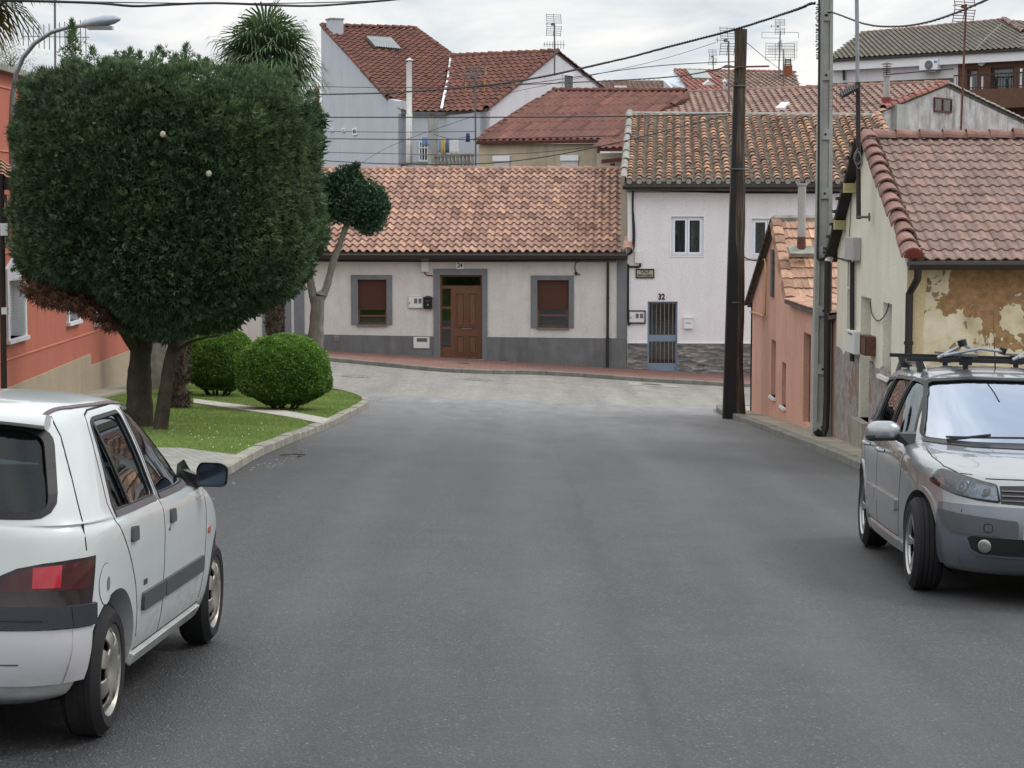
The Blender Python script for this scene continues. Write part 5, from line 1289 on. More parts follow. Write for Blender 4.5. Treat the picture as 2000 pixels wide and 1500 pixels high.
b.build('gable_wall', M['streak'], hl)
b = MB(); s1 = FL(er[0]+sgn*2.0, er[1]-.3); b.prism([R1+V((0, 0, .05)), s1, s1+ul*9, R1+ul*9], [p-V((0, 0, .14)) for p in (R1, s1, s1+ul*9, R1+ul*9)]); b.build('back_slope', M['under'], hl)
b = MB(); barrel_row(b, s1+V((0, 0, .0)), R1+V((0, 0, .02)), V((0, 0, 1)), .09, 20, random.Random(3), amin=0, amax=.4); b.build('verge_cap', [M['cement']], hl)
a, c_ = FL.px(1823, 218), FL.px(1858, 193); r = (min(a[0], c_[0]), a[1], max(a[0], c_[0]), c_[1])
w_ = smallwin(FL, r, hl, mat('dark red wood', '#571f22', .1, 5, .6)); b = MB(); m_ = (r[0]+r[2])/2; FL.box(b, (m_-.04, r[1], m_+.04, r[3]), .02, .055); b.build('mullion', M['tileRed'], w_)
b = MB(); a, c_ = FL.px(1741, 255), FL.px(1760, 205); FL.box(b, (min(a[0], c_[0]), a[1], max(a[0], c_[0]), c_[1]), .0, .2); b.build('pilaster', M['conc'], hl)
# skylight on the long roof
b = MB(); q = [plane_px(R1, Nn, x, y)+Nn*.13 for x, y in ((1515, 217), (1528, 206), (1543, 206), (1531, 217))]; b.prism(q, [p-Nn*.1 for p in q]); b.build('skylight', M['white'], hl)
# flue with cage cowl
fb, ft_ = P(1731, 208, 72), P(1729, 148, 72); fl = thing('flue', 'grey flue with red foot and wire cage cowl on the long tiled roof', 'flue', fb); hh_ = ft_.z-fb.z
b = MB(); b.lathe([(.14, -.2), (.12, hh_*.3), (.11, hh_*.98), (.14, hh_*.98), (.14, hh_)], fb, (0, 0, 1), 14); b.build('pipe', M['conc'], fl, smooth=True)
b = MB(); b.lathe([(.17, -.3), (.16, hh_*.3)], fb, (0, 0, 1), 14); b.build('red_foot', M['capEnd'], fl, smooth=True)
b = MB()
for k in range(5): b.lathe([(.14, hh_+.04+.07*k), (.155, hh_+.05+.07*k), (.14, hh_+.06+.07*k)], fb, (0, 0, 1), 12)
b.tube([fb+V((0, 0, hh_)), fb+V((0, 0, hh_+.4))], .015, 5); b.lathe([(.22, hh_+.4), (0, hh_+.47)], fb, (0, 0, 1), 12); b.build('cowl', M['gutter'], fl)

# --- brown and white building, upper right ----------------------------------------------
e0, e1 = P(1619, 116, 115), P(2040, 91, 106); ub = (e1-e0); ub.z = 0; ub.normalize(); nb = V((ub.y, -ub.x, 0)); 
if nb.dot(-e0) < 0: nb = -nb
hb = thing('apartment_block', 'upper white and brown brick building with grey tile roof, air conditioner and balcony', 'building', V((22, 112, gz(20, 112))))
FB = Fac3(e0-nb*.4, ub); rdg = P(1800, 54, 124); D4 = e0-rdg; D4 -= ub*D4.dot(ub)
b = MB(); P3, Nn = proof(b, e0, ub, D4, [(1618, 115), (1682, 66), (1960, 40), (2000, 66), (2000, 94)], .33, .42, .06, .04, seed=51)
rb = b.build('roof', [M['tileGrey'], M['under']], hb)
caps(rb, 'ridge_cap', P3[1], P3[2], .15, 22, M['tileLong']); caps(rb, 'hip_cap', P3[3]+V((0, 0, .1)), P3[2]+V((0, 0, .1)), .16, 9, M['tileLong'])
b = MB(); proof(b, P3[2], ub, D4, [(1960, 41), (2060, 44), (2060, 90), (2000, 66)], .33, .42, .06, .04, seed=52); b.build('roof', [M['tileGrey'], M['under']], hb)
zt = e0.z-.1; uw = FB.px(1871, 140)[0]; ue = FB.px(2060, 140)[0]; us = FB.px(1623, 140)[0]
def zb(F, x, y): return F.px(x, y)[1]
b = MB(); wallq(b, [FB(us, -4), FB(us, zt), FB(uw, zt), FB(uw, -4)], -FB.n*.3); q = FB(us, 0); wallq(b, [V((q.x, q.y, -4)), V((q.x, q.y, zt)), V((q.x+3, q.y+11, zt)), V((q.x+3, q.y+11, -4))], V((.3, 0, 0))); b.build('white_wall', M['whiteShade2'], hb)
b = MB(); b.prism([e0-nb*.45+V((0, 0, -.12)), e0+nb*.0+V((0, 0, -.12)), e0+V((0, 0, -.62)), e0-nb*.45+V((0, 0, -.62))], [p+ub*(ue+.5) for p in (e0-nb*.45+V((0, 0, -.12)), e0+V((0, 0, -.12)), e0+V((0, 0, -.62)), e0-nb*.45+V((0, 0, -.62)))]); b.build('cornice', M['white'], hb)
b = MB(); b.prism([e0+V((0, 0, -.02)), e0+nb*.14+V((0, 0, -.02)), e0+nb*.14+V((0, 0, -.15)), e0+V((0, 0, -.15))], [p+ub*(ue+.5) for p in (e0+V((0, 0, -.02)), e0+nb*.14+V((0, 0, -.02)), e0+nb*.14+V((0, 0, -.15)), e0+V((0, 0, -.15)))]); b.build('gutter', M['gutter'], hb)
wb = []
for x0, y0, x1, y1 in ((1888, 134, 1911, 180), (1934, 130, 1981, 180)):
    a, c_ = FB.px(x0, y1), FB.px(x1, y0); wb.append((a[0], a[1], c_[0], c_[1]))
b = MB(); FB.wall(b, [(uw, -4), (ue, -4), (ue, zt), (uw, zt)], wb, .3, 0); b.build('brick_wall', M['brick'], hb)
for r in wb:
    b = MB(); frame_rect(b, FB, r, .12, -.2, -.1); w_ = b.build('balcony_door', M['brownD'], hb)
    b = MB(); FB.box(b, inset(r, .1), -.17, -.15); b.build('pane', M['wglass'], w_); b = MB(); FB.box(b, inset(r, .4, .1), -.25, -.22); b.build('curtain', M['curtain'], w_); b = MB(); FB.box(b, r, -.4, -.3); b.build('room_dark', M['dark'], w_)
c_ = FB(*FB.px(1919, 119), .05); b = MB(); b.lathe([(0, 0), (.26, 0), (.26, .08), (0, .12)], c_, FB.n, 20); b.build('round_lamp', M['white'], hb)
downpipe(hb, 'downpipe', [FB(FB.px(1646, 116)[0], zb(FB, 1646, 116), .3), FB(FB.px(1646, 125)[0], zb(FB, 1646, 127), .3), FB(FB.px(1650, 128)[0], zb(FB, 1650, 134), .12), FB(FB.px(1651, 150)[0], zb(FB, 1651, 157), .12)], .07, M['gutter'])
# balcony
zbal, ztr = zb(FB, 1900, 178), zb(FB, 1900, 149); ub0 = FB.px(1862, 165, 1.3)[0]
b = MB(); FB.box(b, (ub0, zbal-1.0, ue, zbal), .0, 1.3); bb = b.build('balcony', M['brick'], hb)
b = MB(); FB.box(b, (ub0, ztr-.05, ue, ztr+.02), 1.25, 1.3); n = int((ue-ub0)/.16)
for i in range(n): u = ub0+.16*i; FB.box(b, (u, zbal, u+.02, ztr-.05), 1.265, 1.285)
FB.box(b, (ub0, zbal+.08, ue, zbal+.12), 1.255, 1.295); b.build('railing', M['gutter'], bb)
for x in (1897, 1919, 1994):
    b = MB(); u = FB.px(x, 165, 1.1)[0]; FB.box(b, (u-.05, zbal, u+.07, ztr-.1+.3*(x > 1990)), 1.1, 1.14); b.build('white_post', M['white'], bb)
# air conditioner
ac = thing('air_conditioner', 'white outdoor air conditioner unit with dark round fan on the white upper wall', 'air conditioner', FB(*FB.px(1822, 138), .1))
a, c_ = FB.px(1805, 138), FB.px(1841, 116); b = MB(); FB.box(b, (a[0], a[1], c_[0], c_[1]), .12, .5); o = b.build('casing', M['white'], ac)
fc = FB(*FB.px(1814, 127, .5), .505); b = MB(); b.lathe([(0, 0), (.24, 0), (.24, .02), (0, .02)], fc, FB.n, 20); fn = b.build('fan', M['steelD'], ac)
b = MB(); b.lathe([(0, 0), (.05, 0), (.05, .02), (0, .02)], fc+FB.n*.025, FB.n, 12); b.build('fan_hub', M['steel'], fn)
b = MB(); q = FB.px(1826, 119, .5); FB.box(b, (q[0]-.05, q[1]-.1, q[0]+.12, q[1]+.02), .5, .506); b.build('blue_label', mat('blue label', '#3f74b8', .02, 3, .5, bmp=0), ac)
b = MB(); FB.box(b, (a[0]+.1, a[1]-.12, c_[0]-.1, a[1]-.02), .1, .5); b.build('bracket', M['steel'], ac)
# dark terrace strip and netting fence in front of that building
tf = thing('terrace_parapet', 'dark flat roof edge with low rail in front of the white upper wall', 'parapet', P(1750, 160, 100))
b = MB(); q0, q1 = P(1618, 163, 101), P(1862, 152, 96); b.prism([q0, q1, q1+V((0, 0, -.5)), q0+V((0, 0, -.5))], [p+V((.3, 5, 0)) for p in (q0, q1, q1+V((0, 0, -.5)), q0+V((0, 0, -.5)))]); b.build('slab', M['underDark'], tf)
b = MB(); b.tube([q0.lerp(q1, .5)+V((0, 0, .3)), q1+V((0, 0, .42))], .03, 5); b.build('rail', M['gutter'], tf)

# --- small houses on the skyline ----------------------------------------------------------
YF = 130
hf = thing('distant_house', 'distant house with bright red and brown tiled roof and brick chimney on the skyline', 'house', P(1440, 190, YF))
eL, eR_, rR, rL = P(1347, 178, YF-2), P(1600, 176, YF-6), P(1546, 142, YF+2), P(1318, 138, YF+6)
U_ = (eR_-eL); U_.z = 0; D_ = eL-rL; D_ -= U_.normalized()*D_.dot(U_.normalized())
mid = [(1318, 138), (1395, 139), (1425, 178), (1347, 178)]
b = MB(); P3, Nn = proof(b, eL, U_, D_, mid, .34, .5, .05, .05, seed=61); b.build('roof', [M['tileFarRed'], M['under']], hf)
b = MB(); P3b, Nn = proof(b, eL, U_, D_, [(1395, 139), (1552, 142), (1562, 168), (1590, 178), (1425, 178)], .34, .5, .05, .05, seed=62); b.build('roof', [M['tileFar'], M['under']], hf)
caps(hf, 'ridge_cap', P3[0], P3b[1], .15, 24, M['tileFarRed'])
b = MB(); q = [P3[0], P(1296, 158, YF+3), P(1296, 200, YF+3), P(1345, 200, YF-2), P(1345, 180, YF-2)]; wallq(b, q, V((.2, .3, 0))); b.build('gable_wall', M['whiteShade'], hf)
b = MB(); q = [plane_px(eL, Nn, x, y)+Nn*.12 for x, y in ((1341, 139), (1377, 140), (1392, 156), (1354, 155))]; b.prism(q, [p-Nn*.1 for p in q]); b.build('metal_sheet', mat('grey green sheet', '#8c9791', .1, 2, .5), hf)
b = MB(); c_ = P(1538, 158, YF-1); b.box(-.26, .26, -.26, .26, -.4, .95, M=Matrix.Translation(c_)); ch = b.build('chimney', mat('orange brick', '#8a5238', .15, 6, .9), hf)
b = MB()
for k in range(4): b.box(-.24+.02*k, .24-.02*k, -.24, .24, 1.0+.1*k, 1.04+.1*k, M=Matrix.Translation(c_))
b.box(-.2, -.14, -.2, -.14, .95, 1.38, M=Matrix.Translation(c_)); b.box(.14, .2, -.2, -.14, .95, 1.38, M=Matrix.Translation(c_)); b.build('chimney_pot', M['steelD'], ch)
b = MB(); c_ = P(1385, 166, YF-4.5); b.prism([c_+V((-.35, 0, 0)), c_+V((.35, 0, 0)), c_+V((.0, 0, .28))], [p+V((0, .8, .1)) for p in (c_+V((-.35, 0, 0)), c_+V((.35, 0, 0)), c_+V((.0, 0, .28)))]); b.build('dormer', M['whiteShade2'], hf)
b = MB(); c_ = P(1415, 174, YF-4.5); b.lathe([(.1, 0), (.1, .45), (.2, .45), (0, .62)], c_, (0, 0, 1), 10); b.build('roof_vent', M['inox'], hf)
b = MB()
hm = thing('distant_house', 'low brown tiled roof just visible right of the large white house', 'house', P(1240, 185, 140))
e0_, e1_ = P(1165, 181, 136), P(1310, 181, 136); r0_ = P(1175, 156, 142); P3, Nn = proof(b, e0_, V((1, 0, 0)), V((0, (e0_-r0_).y, (e0_-r0_).z)), [(1165, 181), (1310, 181), (1303, 158), (1175, 157)], .34, .45, .05, .04, seed=71); b.build('roof', [M['tileFar'], M['under']], hm)
b = MB(); wallq(b, [e0_-V((0, 0, .1)), e1_-V((0, 0, .1)), e1_-V((0, 0, 6)), e0_-V((0, 0, 6))], V((0, .3, 0))); b.build('wall', M['whiteShade2'], hm)
b = MB(); b.box(-.4, .4, -.3, .3, -.05, .08, M=Matrix.Translation(P(1212, 170, 138))); b.build('skylight', M['white'], hm)
hs_ = thing('distant_house', 'cream and orange sliver of a house at the left side of the large white house', 'house', P(612, 330, 110))
b = MB(); a, c_ = P(560, 222, 112), P(628, 330, 112); wallq(b, [V((a.x, 112, a.z)), V((c_.x, 112, a.z)), V((c_.x, 112, -4)), V((a.x, 112, -4))], V((0, .3, 0))); b.build('wall', wallmat('pale yellow far', '#c9c08f', .05), hs_)
b = MB(); tile_roof(b, P(558, 224, 111.6), P(632, 224, 111.6), P(632, 206, 116), P(558, 206, 116), .34, .45, .05, .04, s_profile, 5, .2, 0, 1); b.build('roof', [M['tileFarRed'], M['under']], hs_)
b = MB(); b.tube([P(619, 222, 110), P(619, 170, 110)], .14, 8); b.build('chimney', mat('orange brick2', '#8a5238', .15, 6, .9), hs_)

# ================================================================== antennas
def antenna(label, base, top, kind, m=None, w=1.0, yaw=.3, group='television antennas on the roofs'):
    m = m or M['steelD']; base, top = V(base), V(top); t_ = thing('television_antenna', label, 'antenna', base, group)
    b = MB(); b.tube([base, top], .022*w+.008, 6); b.build('mast', m, t_)
    R_ = Matrix.Translation(top)@Matrix.Rotation(yaw, 4, 'Z'); r_ = .009*w+.004
    def bar(b, a, c): b.tube([R_@V(a), R_@V(c)], r_, 4)
    for k in kind:
        ty, z, L, s_ = k
        b = MB()
        if ty == 'yagi':
            bar(b, (-L/2, 0, z), (L/2, 0, z))
            n = max(5, int(L/.12))
            for i in range(n): x = -L/2+L*(i+.3)/n; h = s_*(.5+.5*i/n); bar(b, (x, 0, z-h), (x, 0, z+h))
        elif ty == 'yagih':
            bar(b, (-L/2, 0, z), (L/2, 0, z))
            for i in range(7): x = -L/2+L*(i+.3)/7; bar(b, (x, -s_, z), (x, s_, z)); bar(b, (x-.0, -s_*.2, z-.05), (x, s_*.2, z+.05))
        elif ty == 'panel':
            for sg_ in (1, -1):
                for i in range(5):
                    zz_ = z+sg_*(.08+i*.09); xx = .16+.05*i
                    bar(b, (-s_, xx*.4, zz_), (s_, xx*.4, zz_))
                for x in (-s_, 0, s_): bar(b, (x, .04, z+sg_*.05), (x, .16, z+sg_*.48))
            bar(b, (0, 0, z), (L, -.3, z)); bar(b, (L*.9, -.3, z-.1), (L*.9, -.3, z+.1)); b.box(-.05, .05, -.05, .05, -.05, .05, M=R_@Matrix.Translation((L*.25, -.1, z)))
        elif ty == 'fm':
            bar(b, (-L/2, 0, z), (L/2, 0, z)); bar(b, (-L/2, 0, z), (-L/2, 0, z-.35)); bar(b, (L/2, 0, z), (L/2, 0, z-.35)); bar(b, (-L/2, 0, z-.35), (-.05, 0, z-.35))
        elif ty == 'grid':
            for i in range(7): bar(b, (-L/2, 0, z-.5+i*.17), (L/2, 0, z-.5+i*.17))
            for i in range(4): bar(b, (-L/2+L*i/3, 0, z-.5), (-L/2+L*i/3, 0, z+.52))
        b.build('aerial', m if ty != 'grid' else m, t_)
    return t_
antenna('branched antenna with folded grid on the gable apex of the large white house', P(1083, 148, 89.8), P(1083, 46, 89.8), [('panel', -.05, -.5, .33), ('yagi', -.9, 1.0, .2)], w=1.2)
ag = antenna('antenna with orange edged reflector in front of the second red roof', P(929, 328, 81), P(928, 150, 81), [('panel', -.0, -.35, .42)], M['steelD'], 1.2)
b = MB(); q = P(928, 150, 81)
for s_ in (-1, 1):
    for a_, c_ in ((-.55, -.05), (.05, .42)): b.box(-.02, .02, -.02, .02, a_, c_, M=Matrix.Translation(q+V((s_*.40, 0, 0)))@Matrix.Rotation(.08*s_, 4, 'Y'))
b.build('orange_edge', mat('orange plastic', '#c98a45', .1, 5, .6, bmp=0), ag)
antenna('tall antenna with double folded grid left of the wooden pole', P(1424, 218, 70), P(1423, 80, 70), [('panel', .0, -.6, .26)], M['steelD'])
antenna('tiny antenna far off on the skyline left of the wooden pole', P(1393, 140, 128), P(1393, 108, 128), [('panel', -.1, -.4, .25)], M['steelD'], 1.2)
antenna('tall mast with stacked aerials above the brick chimney', P(1520, 168, 128), P(1524, 60, 128), [('panel', .25, -.7, .3), ('fm', -.1, 2.3, .3), ('grid', -1.3, 1.8, .5), ('yagi', -.9, .3, .4)], M['steelD'], 1.5, .1)
antenna('lower mast with a horizontal yagi beside the brick chimney', P(1530, 178, 122), P(1530, 96, 122), [('yagi', -.05, 1.8, .55)], M['steelD'], 1.3, .1)
antenna('long mast fixed to the yellow gable with a dark yagi and bracket', P(1678, 428, 28.8), P(1673, -30, 28.8), [('yagih', .0, 1.0, .3)], M['steel'], .9)
b = MB(); b.tube([P(1677, 428, 28.75), P(1676, 160, 28.75)], .034, 8); o = tag(b.build('mast_sleeve', M['gutter'], smooth=True), 'dark lower tube of the long mast on the yellow gable', 'mast')
b = MB(); b.tube([P(1674, 424, 28.7), P(1700, 424, 28.7)], .018, 6); b.tube([P(1698, 416, 28.7), P(1698, 432, 28.7)], .014, 6); tag(b.build('wall_bracket', M['steelD']), 'short horizontal bracket holding the mast to the yellow gable', 'bracket')
yg = thing('yagi_aerial', 'small dark yagi with thick elements halfway up the long mast', 'antenna', P(1658, 180, 28.7)); b = MB(); a, c_ = P(1676, 168, 28.7), P(1641, 186, 28.6); b.tube([a, c_], .014, 5)
for i in range(8): q = a.lerp(c_, (i+.8)/8.5); b.box(-.012, .012, -.1, .1, -.022, .02, M=Matrix.Translation(q)@Matrix.Rotation(.4, 4, 'X'))
b.build('elements', M['gutter'], yg)
b = MB()
for i in range(9): b.tube([P(1618+i*8, 165, 28.9), P(1618+i*8, 215, 28.9)], .0022, 4)
for i in range(7): b.tube([P(1614, 168+i*8, 28.9), P(1690, 168+i*8, 28.9)], .0022, 4)
b.build('reflector_mesh', M['rust'], yg)
cable('cable_coil', 'tangle of grey cable looped where the mast meets the yellow roof', [P(x, y, 28.7) for x, y in ((1676, 290), (1668, 305), (1673, 322), (1682, 312), (1676, 296), (1669, 312), (1677, 330), (1684, 318), (1678, 300))], .01, M['steelD'])
antenna('antenna on a rusty mast in front of the stained grey gable', P(1877, 254, 66), P(1887, 8, 66), [('panel', -.1, -.8, .42)], M['rust'], 1.2, .5)
antenna('dim antenna mast behind the lamp arm at the upper left', P(108, 140, 50), P(107, -10, 50), [('yagi', -1.0, 1.6, .45)], M['steelD'], 1.0, .2)

# ================================================================== overhead cables
CT = P(1592, 6, cpY-.1)
cable('overhead_cable', 'thick twisted cable sweeping up from the left roofs to the concrete pole top', [P(545, 182, 60), P(640, 184, 56), P(800, 179, 49), P(1000, 160, 43), P(1190, 121, 39), P(1300, 93, 36.5), P(1440, 56, 34.5), P(1560, 17, cpY), P(1580, 8, cpY), CT], .0125, None, 6, None, .25)
cable('overhead_cable', 'twisted cable sagging from the concrete pole to the upper right', [P(1612, 30, cpY-.12), P(1624, 24, cpY-.3), P(1690, 47, 29), P(1745, 52, 27), P(1800, 46, 25), P(1860, 28, 23), P(1935, -4, 21), P(2050, -60, 18)], .008, None, 6, None, .14)
cable('overhead_cable', 'thicker of two lines crossing the sky at the top left', [P(-60, 0, 26), P(60, 2, 26), P(190, 6, 26.5), P(260, 12, 27), P(315, 10, 27), P(420, 6, 27.5), P(560, 11, 28), P(640, 10, 28.5), P(800, -4, 29.5), P(900, -20, 30)], .017)
cable('overhead_cable', 'thin line crossing the sky at the top left', [P(-60, -3, 27), P(190, 4, 27), P(480, 7, 27), P(700, 3, 28), P(820, -4, 29)], .007)
GR = 'thin service lines between the left roofs and the wooden pole'
for lab, pts_, r_ in (('straight dark line from the palm to the stub of the wooden pole', [(560, 229, 60), (960, 229, 52), (1213, 227, 47), (1425, 222, wpY-.1)], .016),
    ('thin line ending at the crossbar height of the wooden pole', [(560, 168, 62), (780, 171, 56), (1000, 166, 52), (1260, 131, 46), (1440, 120, wpY)], .009),
    ('line with a loop reaching the wooden pole below the crossbar', [(950, 168, 60), (1260, 154, 48), (1390, 138, 44), (1418, 128, 43.3), (1434, 131, wpY-.1), (1442, 136, wpY)], .014),
    ('thin line rising to the folded grid antenna beside the wooden pole', [(990, 182, 76), (1260, 124, 72), (1398, 83, 70)], .008),
    ('thin line across the white house at the small vent openings', [(560, 256, 62), (760, 258, 60), (930, 257, 58)], .009),
    ('dark line across the white house below the vent openings', [(560, 270, 61), (760, 272, 58), (930, 272, 56), (1210, 265, 53)], .013),
    ('thin sagging line above the terrace balustrade', [(560, 296, 62), (760, 300, 58), (925, 303, 56), (1060, 297, 55), (1212, 280, 53)], .008),
    ('lower sagging line rising to the left corner of the barrel tile roof', [(620, 313, 61), (760, 320, 58), (930, 320, 55), (1060, 307, 53), (1212, 277, 50), (1340, 245, 46), (1425, 226, wpY)], .013),
    ('slanting thin line in front of the white house wall', [(700, 322, 75), (780, 278, 78), (960, 215, 80)], .008)):
    cable('service_line', lab, [P(*q) for q in pts_], r_, group=GR)
cable('service_line', 'thin line falling right from the wooden pole behind the brick chimney', [P(1452, 78, wpY), P(1516, 130, 70), P(1560, 160, 90)], .008)
cable('service_line', 'light cord hanging diagonally on the grey roof at the upper right', [P(1905, 98, 108), P(1925, 75, 110), P(1955, 48, 112)], .02, M['cement'])
# ================================================================== vegetation
def unit(a): return a/np.maximum(1e-9, np.linalg.norm(a, axis=1, keepdims=True))
def sprays(C, D, size, width, fan=3, spread=.5, rng=RNG, tint=None, curl=0.0):
    """C, D (n,3): each spray is a fan of slim triangles pointing along D"""
    n = len(C); rnd = unit(rng.normal(size=(n, 3))); D = unit(D); S = unit(np.cross(D, rnd)); U = np.cross(S, D)
    size = np.broadcast_to(size, n)[:, None]; width = np.broadcast_to(width, n)[:, None]
    vs, ti = [], []
    for k in range(fan):
        a = (k-(fan-1)/2)*spread + rng.normal(0, .12, (n, 1))
        d = unit(D*np.cos(a)+S*np.sin(a)+U*rng.normal(0, .15, (n, 1))); s = np.cross(U, d); L = size*rng.uniform(.7, 1.15, (n, 1))
        vs.append(np.stack([C-s*width*.5+d*L*.15, C+s*width*.5+d*L*.15, C+s*width*.35+d*L*.7, C+d*L+U*curl*L], 1))
    v = np.stack(vs, 1).reshape(-1, 3); f = np.arange(len(v)).reshape(-1, 4)
    t_ = np.clip(rng.normal(.5, .2, n) if tint is None else tint, 0, 1)
    return v, f, np.repeat(t_, fan)
def join(L):
    o = 0; V_, F_, T_ = [], [], []
    for v, f, t_ in L: V_.append(v); F_.append(f+o); T_.append(t_); o += len(v)
    return np.concatenate(V_), np.concatenate(F_), np.concatenate(T_)
def lump(p, s, seed=0):
    """smooth pseudo noise for displacing crowns, -1..1"""
    r = np.random.default_rng(seed); out = np.zeros(len(p))
    for i in range(7):
        k = r.normal(size=3)*s*(1+.5*i); out += np.sin(p@k+r.uniform(0, 6.28))/(1+.5*i)
    return out/3.0
def limb(b, pts, r0, r1, seg=10):
    pts = [V(p) for p in pts]; n = len(pts); q = []
    for i in range(n-1):
        p0 = pts[max(0, i-1)]; p1, p2 = pts[i], pts[i+1]; p3 = pts[min(n-1, i+2)]
        for k in range(6):
            t_ = k/6; q.append(.5*((2*p1)+(-p0+p2)*t_+(2*p0-5*p1+4*p2-p3)*t_*t_+(-p0+3*p1-3*p2+p3)*t_**3))
    q.append(pts[-1]); m_ = len(q); b.tube(q, [r0+(r1-r0)*i/(m_-1)*(1+.0*math.sin(i)) + random.uniform(-.006, .006)*r0/.1 for i in range(m_)], seg); return q

# ---- clipped cypress ---------------------------------------------------------------
CY = G(312, 838, .1).y
ct = thing('cypress_tree', 'huge dark clipped cypress with blocky crown and two bare trunks on the lawn', 'tree', V((G(290, 838, .1).x, CY, gz(-5.6, CY)+.09)))
outl = [(70, 560), (44, 530), (30, 470), (26, 400), (36, 330), (18, 262), (30, 210), (38, 160), (75, 136), (118, 132), (138, 110), (150, 112), (165, 128), (225, 116), (300, 108), (380, 112), (430, 128), (492, 126), (560, 132), (606, 165), (628, 235), (634, 310), (636, 390), (636, 470), (622, 535), (585, 578), (520, 606), (470, 632), (400, 655), (340, 672), (285, 660), (255, 648), (225, 622), (180, 590), (120, 575)]
outl = [(338+(x-338)*.935, 398+(y-398)*.955) for x, y in outl]
poly = [(P(x, y, CY).x, P(x, y, CY).z) for x, y in outl]
PA = np.array(poly)
def dist_edge(x, z, PA=PA):
    d = np.full(len(x), 1e9); n = len(PA)
    for i in range(n):
        a, c = PA[i], PA[(i+1) % n]; ab = c-a; t_ = np.clip(((x-a[0])*ab[0]+(z-a[1])*ab[1])/(ab@ab), 0, 1)
        d = np.minimum(d, np.hypot(x-a[0]-t_*ab[0], z-a[1]-t_*ab[1]))
    return d
def in_np(x, z, PA=PA):
    c = np.zeros(len(x), bool); n = len(PA); j = n-1
    for i in range(n):
        xi, zi = PA[i]; xj, zj = PA[j]
        c ^= ((zi > z) != (zj > z)) & (x < (xj-xi)*(z-zi)/(zj-zi+1e-12)+xi); j = i
    return c
def crown_pts(n, shell=(.86, 1.02), D=1.75, RR_=1.35, PA=PA, CYc=CY, seed=1):
    r = np.random.default_rng(seed); lo, hi = PA.min(0)-.05, PA.max(0)+.05
    x = r.uniform(lo[0], hi[0], n*2); z = r.uniform(lo[1], hi[1], n*2); k = in_np(x, z, PA); x, z = x[k][:n], z[k][:n]
    d = dist_edge(x, z, PA); T = D*np.sqrt(np.clip(1-(1-np.clip(d/RR_, 0, 1))**2, 0, 1)); sg = np.where(r.random(len(x)) < .62, -1, 1)
    fr_ = r.uniform(shell[0], shell[1], len(x)); y = sg*T*fr_
    p = np.stack([x, CYc+y, z], 1); disp = lump(p, 1.5, 3)*.12+lump(p, 4.5, 5)*.09
    cx, cz = PA[:, 0].mean(), PA[:, 1].mean(); nrm = unit(np.stack([(x-cx)*np.clip(1-d/RR_, .05, 1)*1.5, y*1.2/np.maximum(.3, D)*1.6, (z-cz)*np.clip(1-d/RR_, .05, 1)*1.5], 1))
    return p+nrm*disp[:, None], nrm, d
p, nr, d = crown_pts(78000)
def holes(p):
    h = np.zeros(len(p), bool)
    for (x, y, rx, rz) in ((395, 165, .22, .10), (338, 196, .22, .06), (285, 150, .12, .06), (430, 150, .12, .10), (210, 145, .10, .05), (360, 205, .10, .05), (480, 160, .08, .05)):
        c_ = P(x, y, CY); h |= ((p[:, 0]-c_.x)/rx)**2+((p[:, 2]-c_.z)/rz)**2 < 1
    return h
rough = lump(p*np.array([1, .3, 1]), 5.5, 41); keep = ~((d < .16) & (rough > .05) & (p[:, 2] > PA[:, 1].max()-1.0)); keep &= ~(holes(p) & (np.random.default_rng(8).random(len(p)) < .85)); p, nr, d = p[keep], nr[keep], d[keep]
r = np.random.default_rng(4)
clump = lump(p, 2.0, 9); edge = d < .2
up = np.array([0, 0, 1.0]); D = nr*1.0+r.normal(0, .35, p.shape)+up*(.35+.3*(p[:, 2] > PA[:, 1].max()-.6))[:, None]
rightness = np.clip((p[:, 0]-PA[:, 0].mean())/2.5, -1, 1)  # light from the right, painted into the leaf tint
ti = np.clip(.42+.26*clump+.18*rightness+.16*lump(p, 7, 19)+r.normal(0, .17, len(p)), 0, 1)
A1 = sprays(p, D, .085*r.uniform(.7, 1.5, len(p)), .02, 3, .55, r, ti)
# inner mass
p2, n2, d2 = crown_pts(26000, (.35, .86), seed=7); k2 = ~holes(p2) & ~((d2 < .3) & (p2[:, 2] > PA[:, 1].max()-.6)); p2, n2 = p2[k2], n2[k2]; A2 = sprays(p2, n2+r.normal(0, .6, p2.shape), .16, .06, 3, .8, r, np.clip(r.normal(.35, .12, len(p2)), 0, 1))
# feathery shoots over the silhouette
k = edge & (p[:, 2] > PA[:, 1].min()+1.2); q = p[k]; q = q[r.random(len(q)) < .28]; qc = np.stack([q[:, 0]-PA[:, 0].mean(), (q[:, 1]-CY)*.6, q[:, 2]-PA[:, 1].mean()+.8], 1)
A3 = [sprays(q+unit(qc)*s_, unit(qc)+up*.6+r.normal(0, .3, q.shape), .10, .016, 3, .5, r, np.clip(r.normal(.62, .12, len(q)), 0, 1)) for s_ in (.03, .09)]
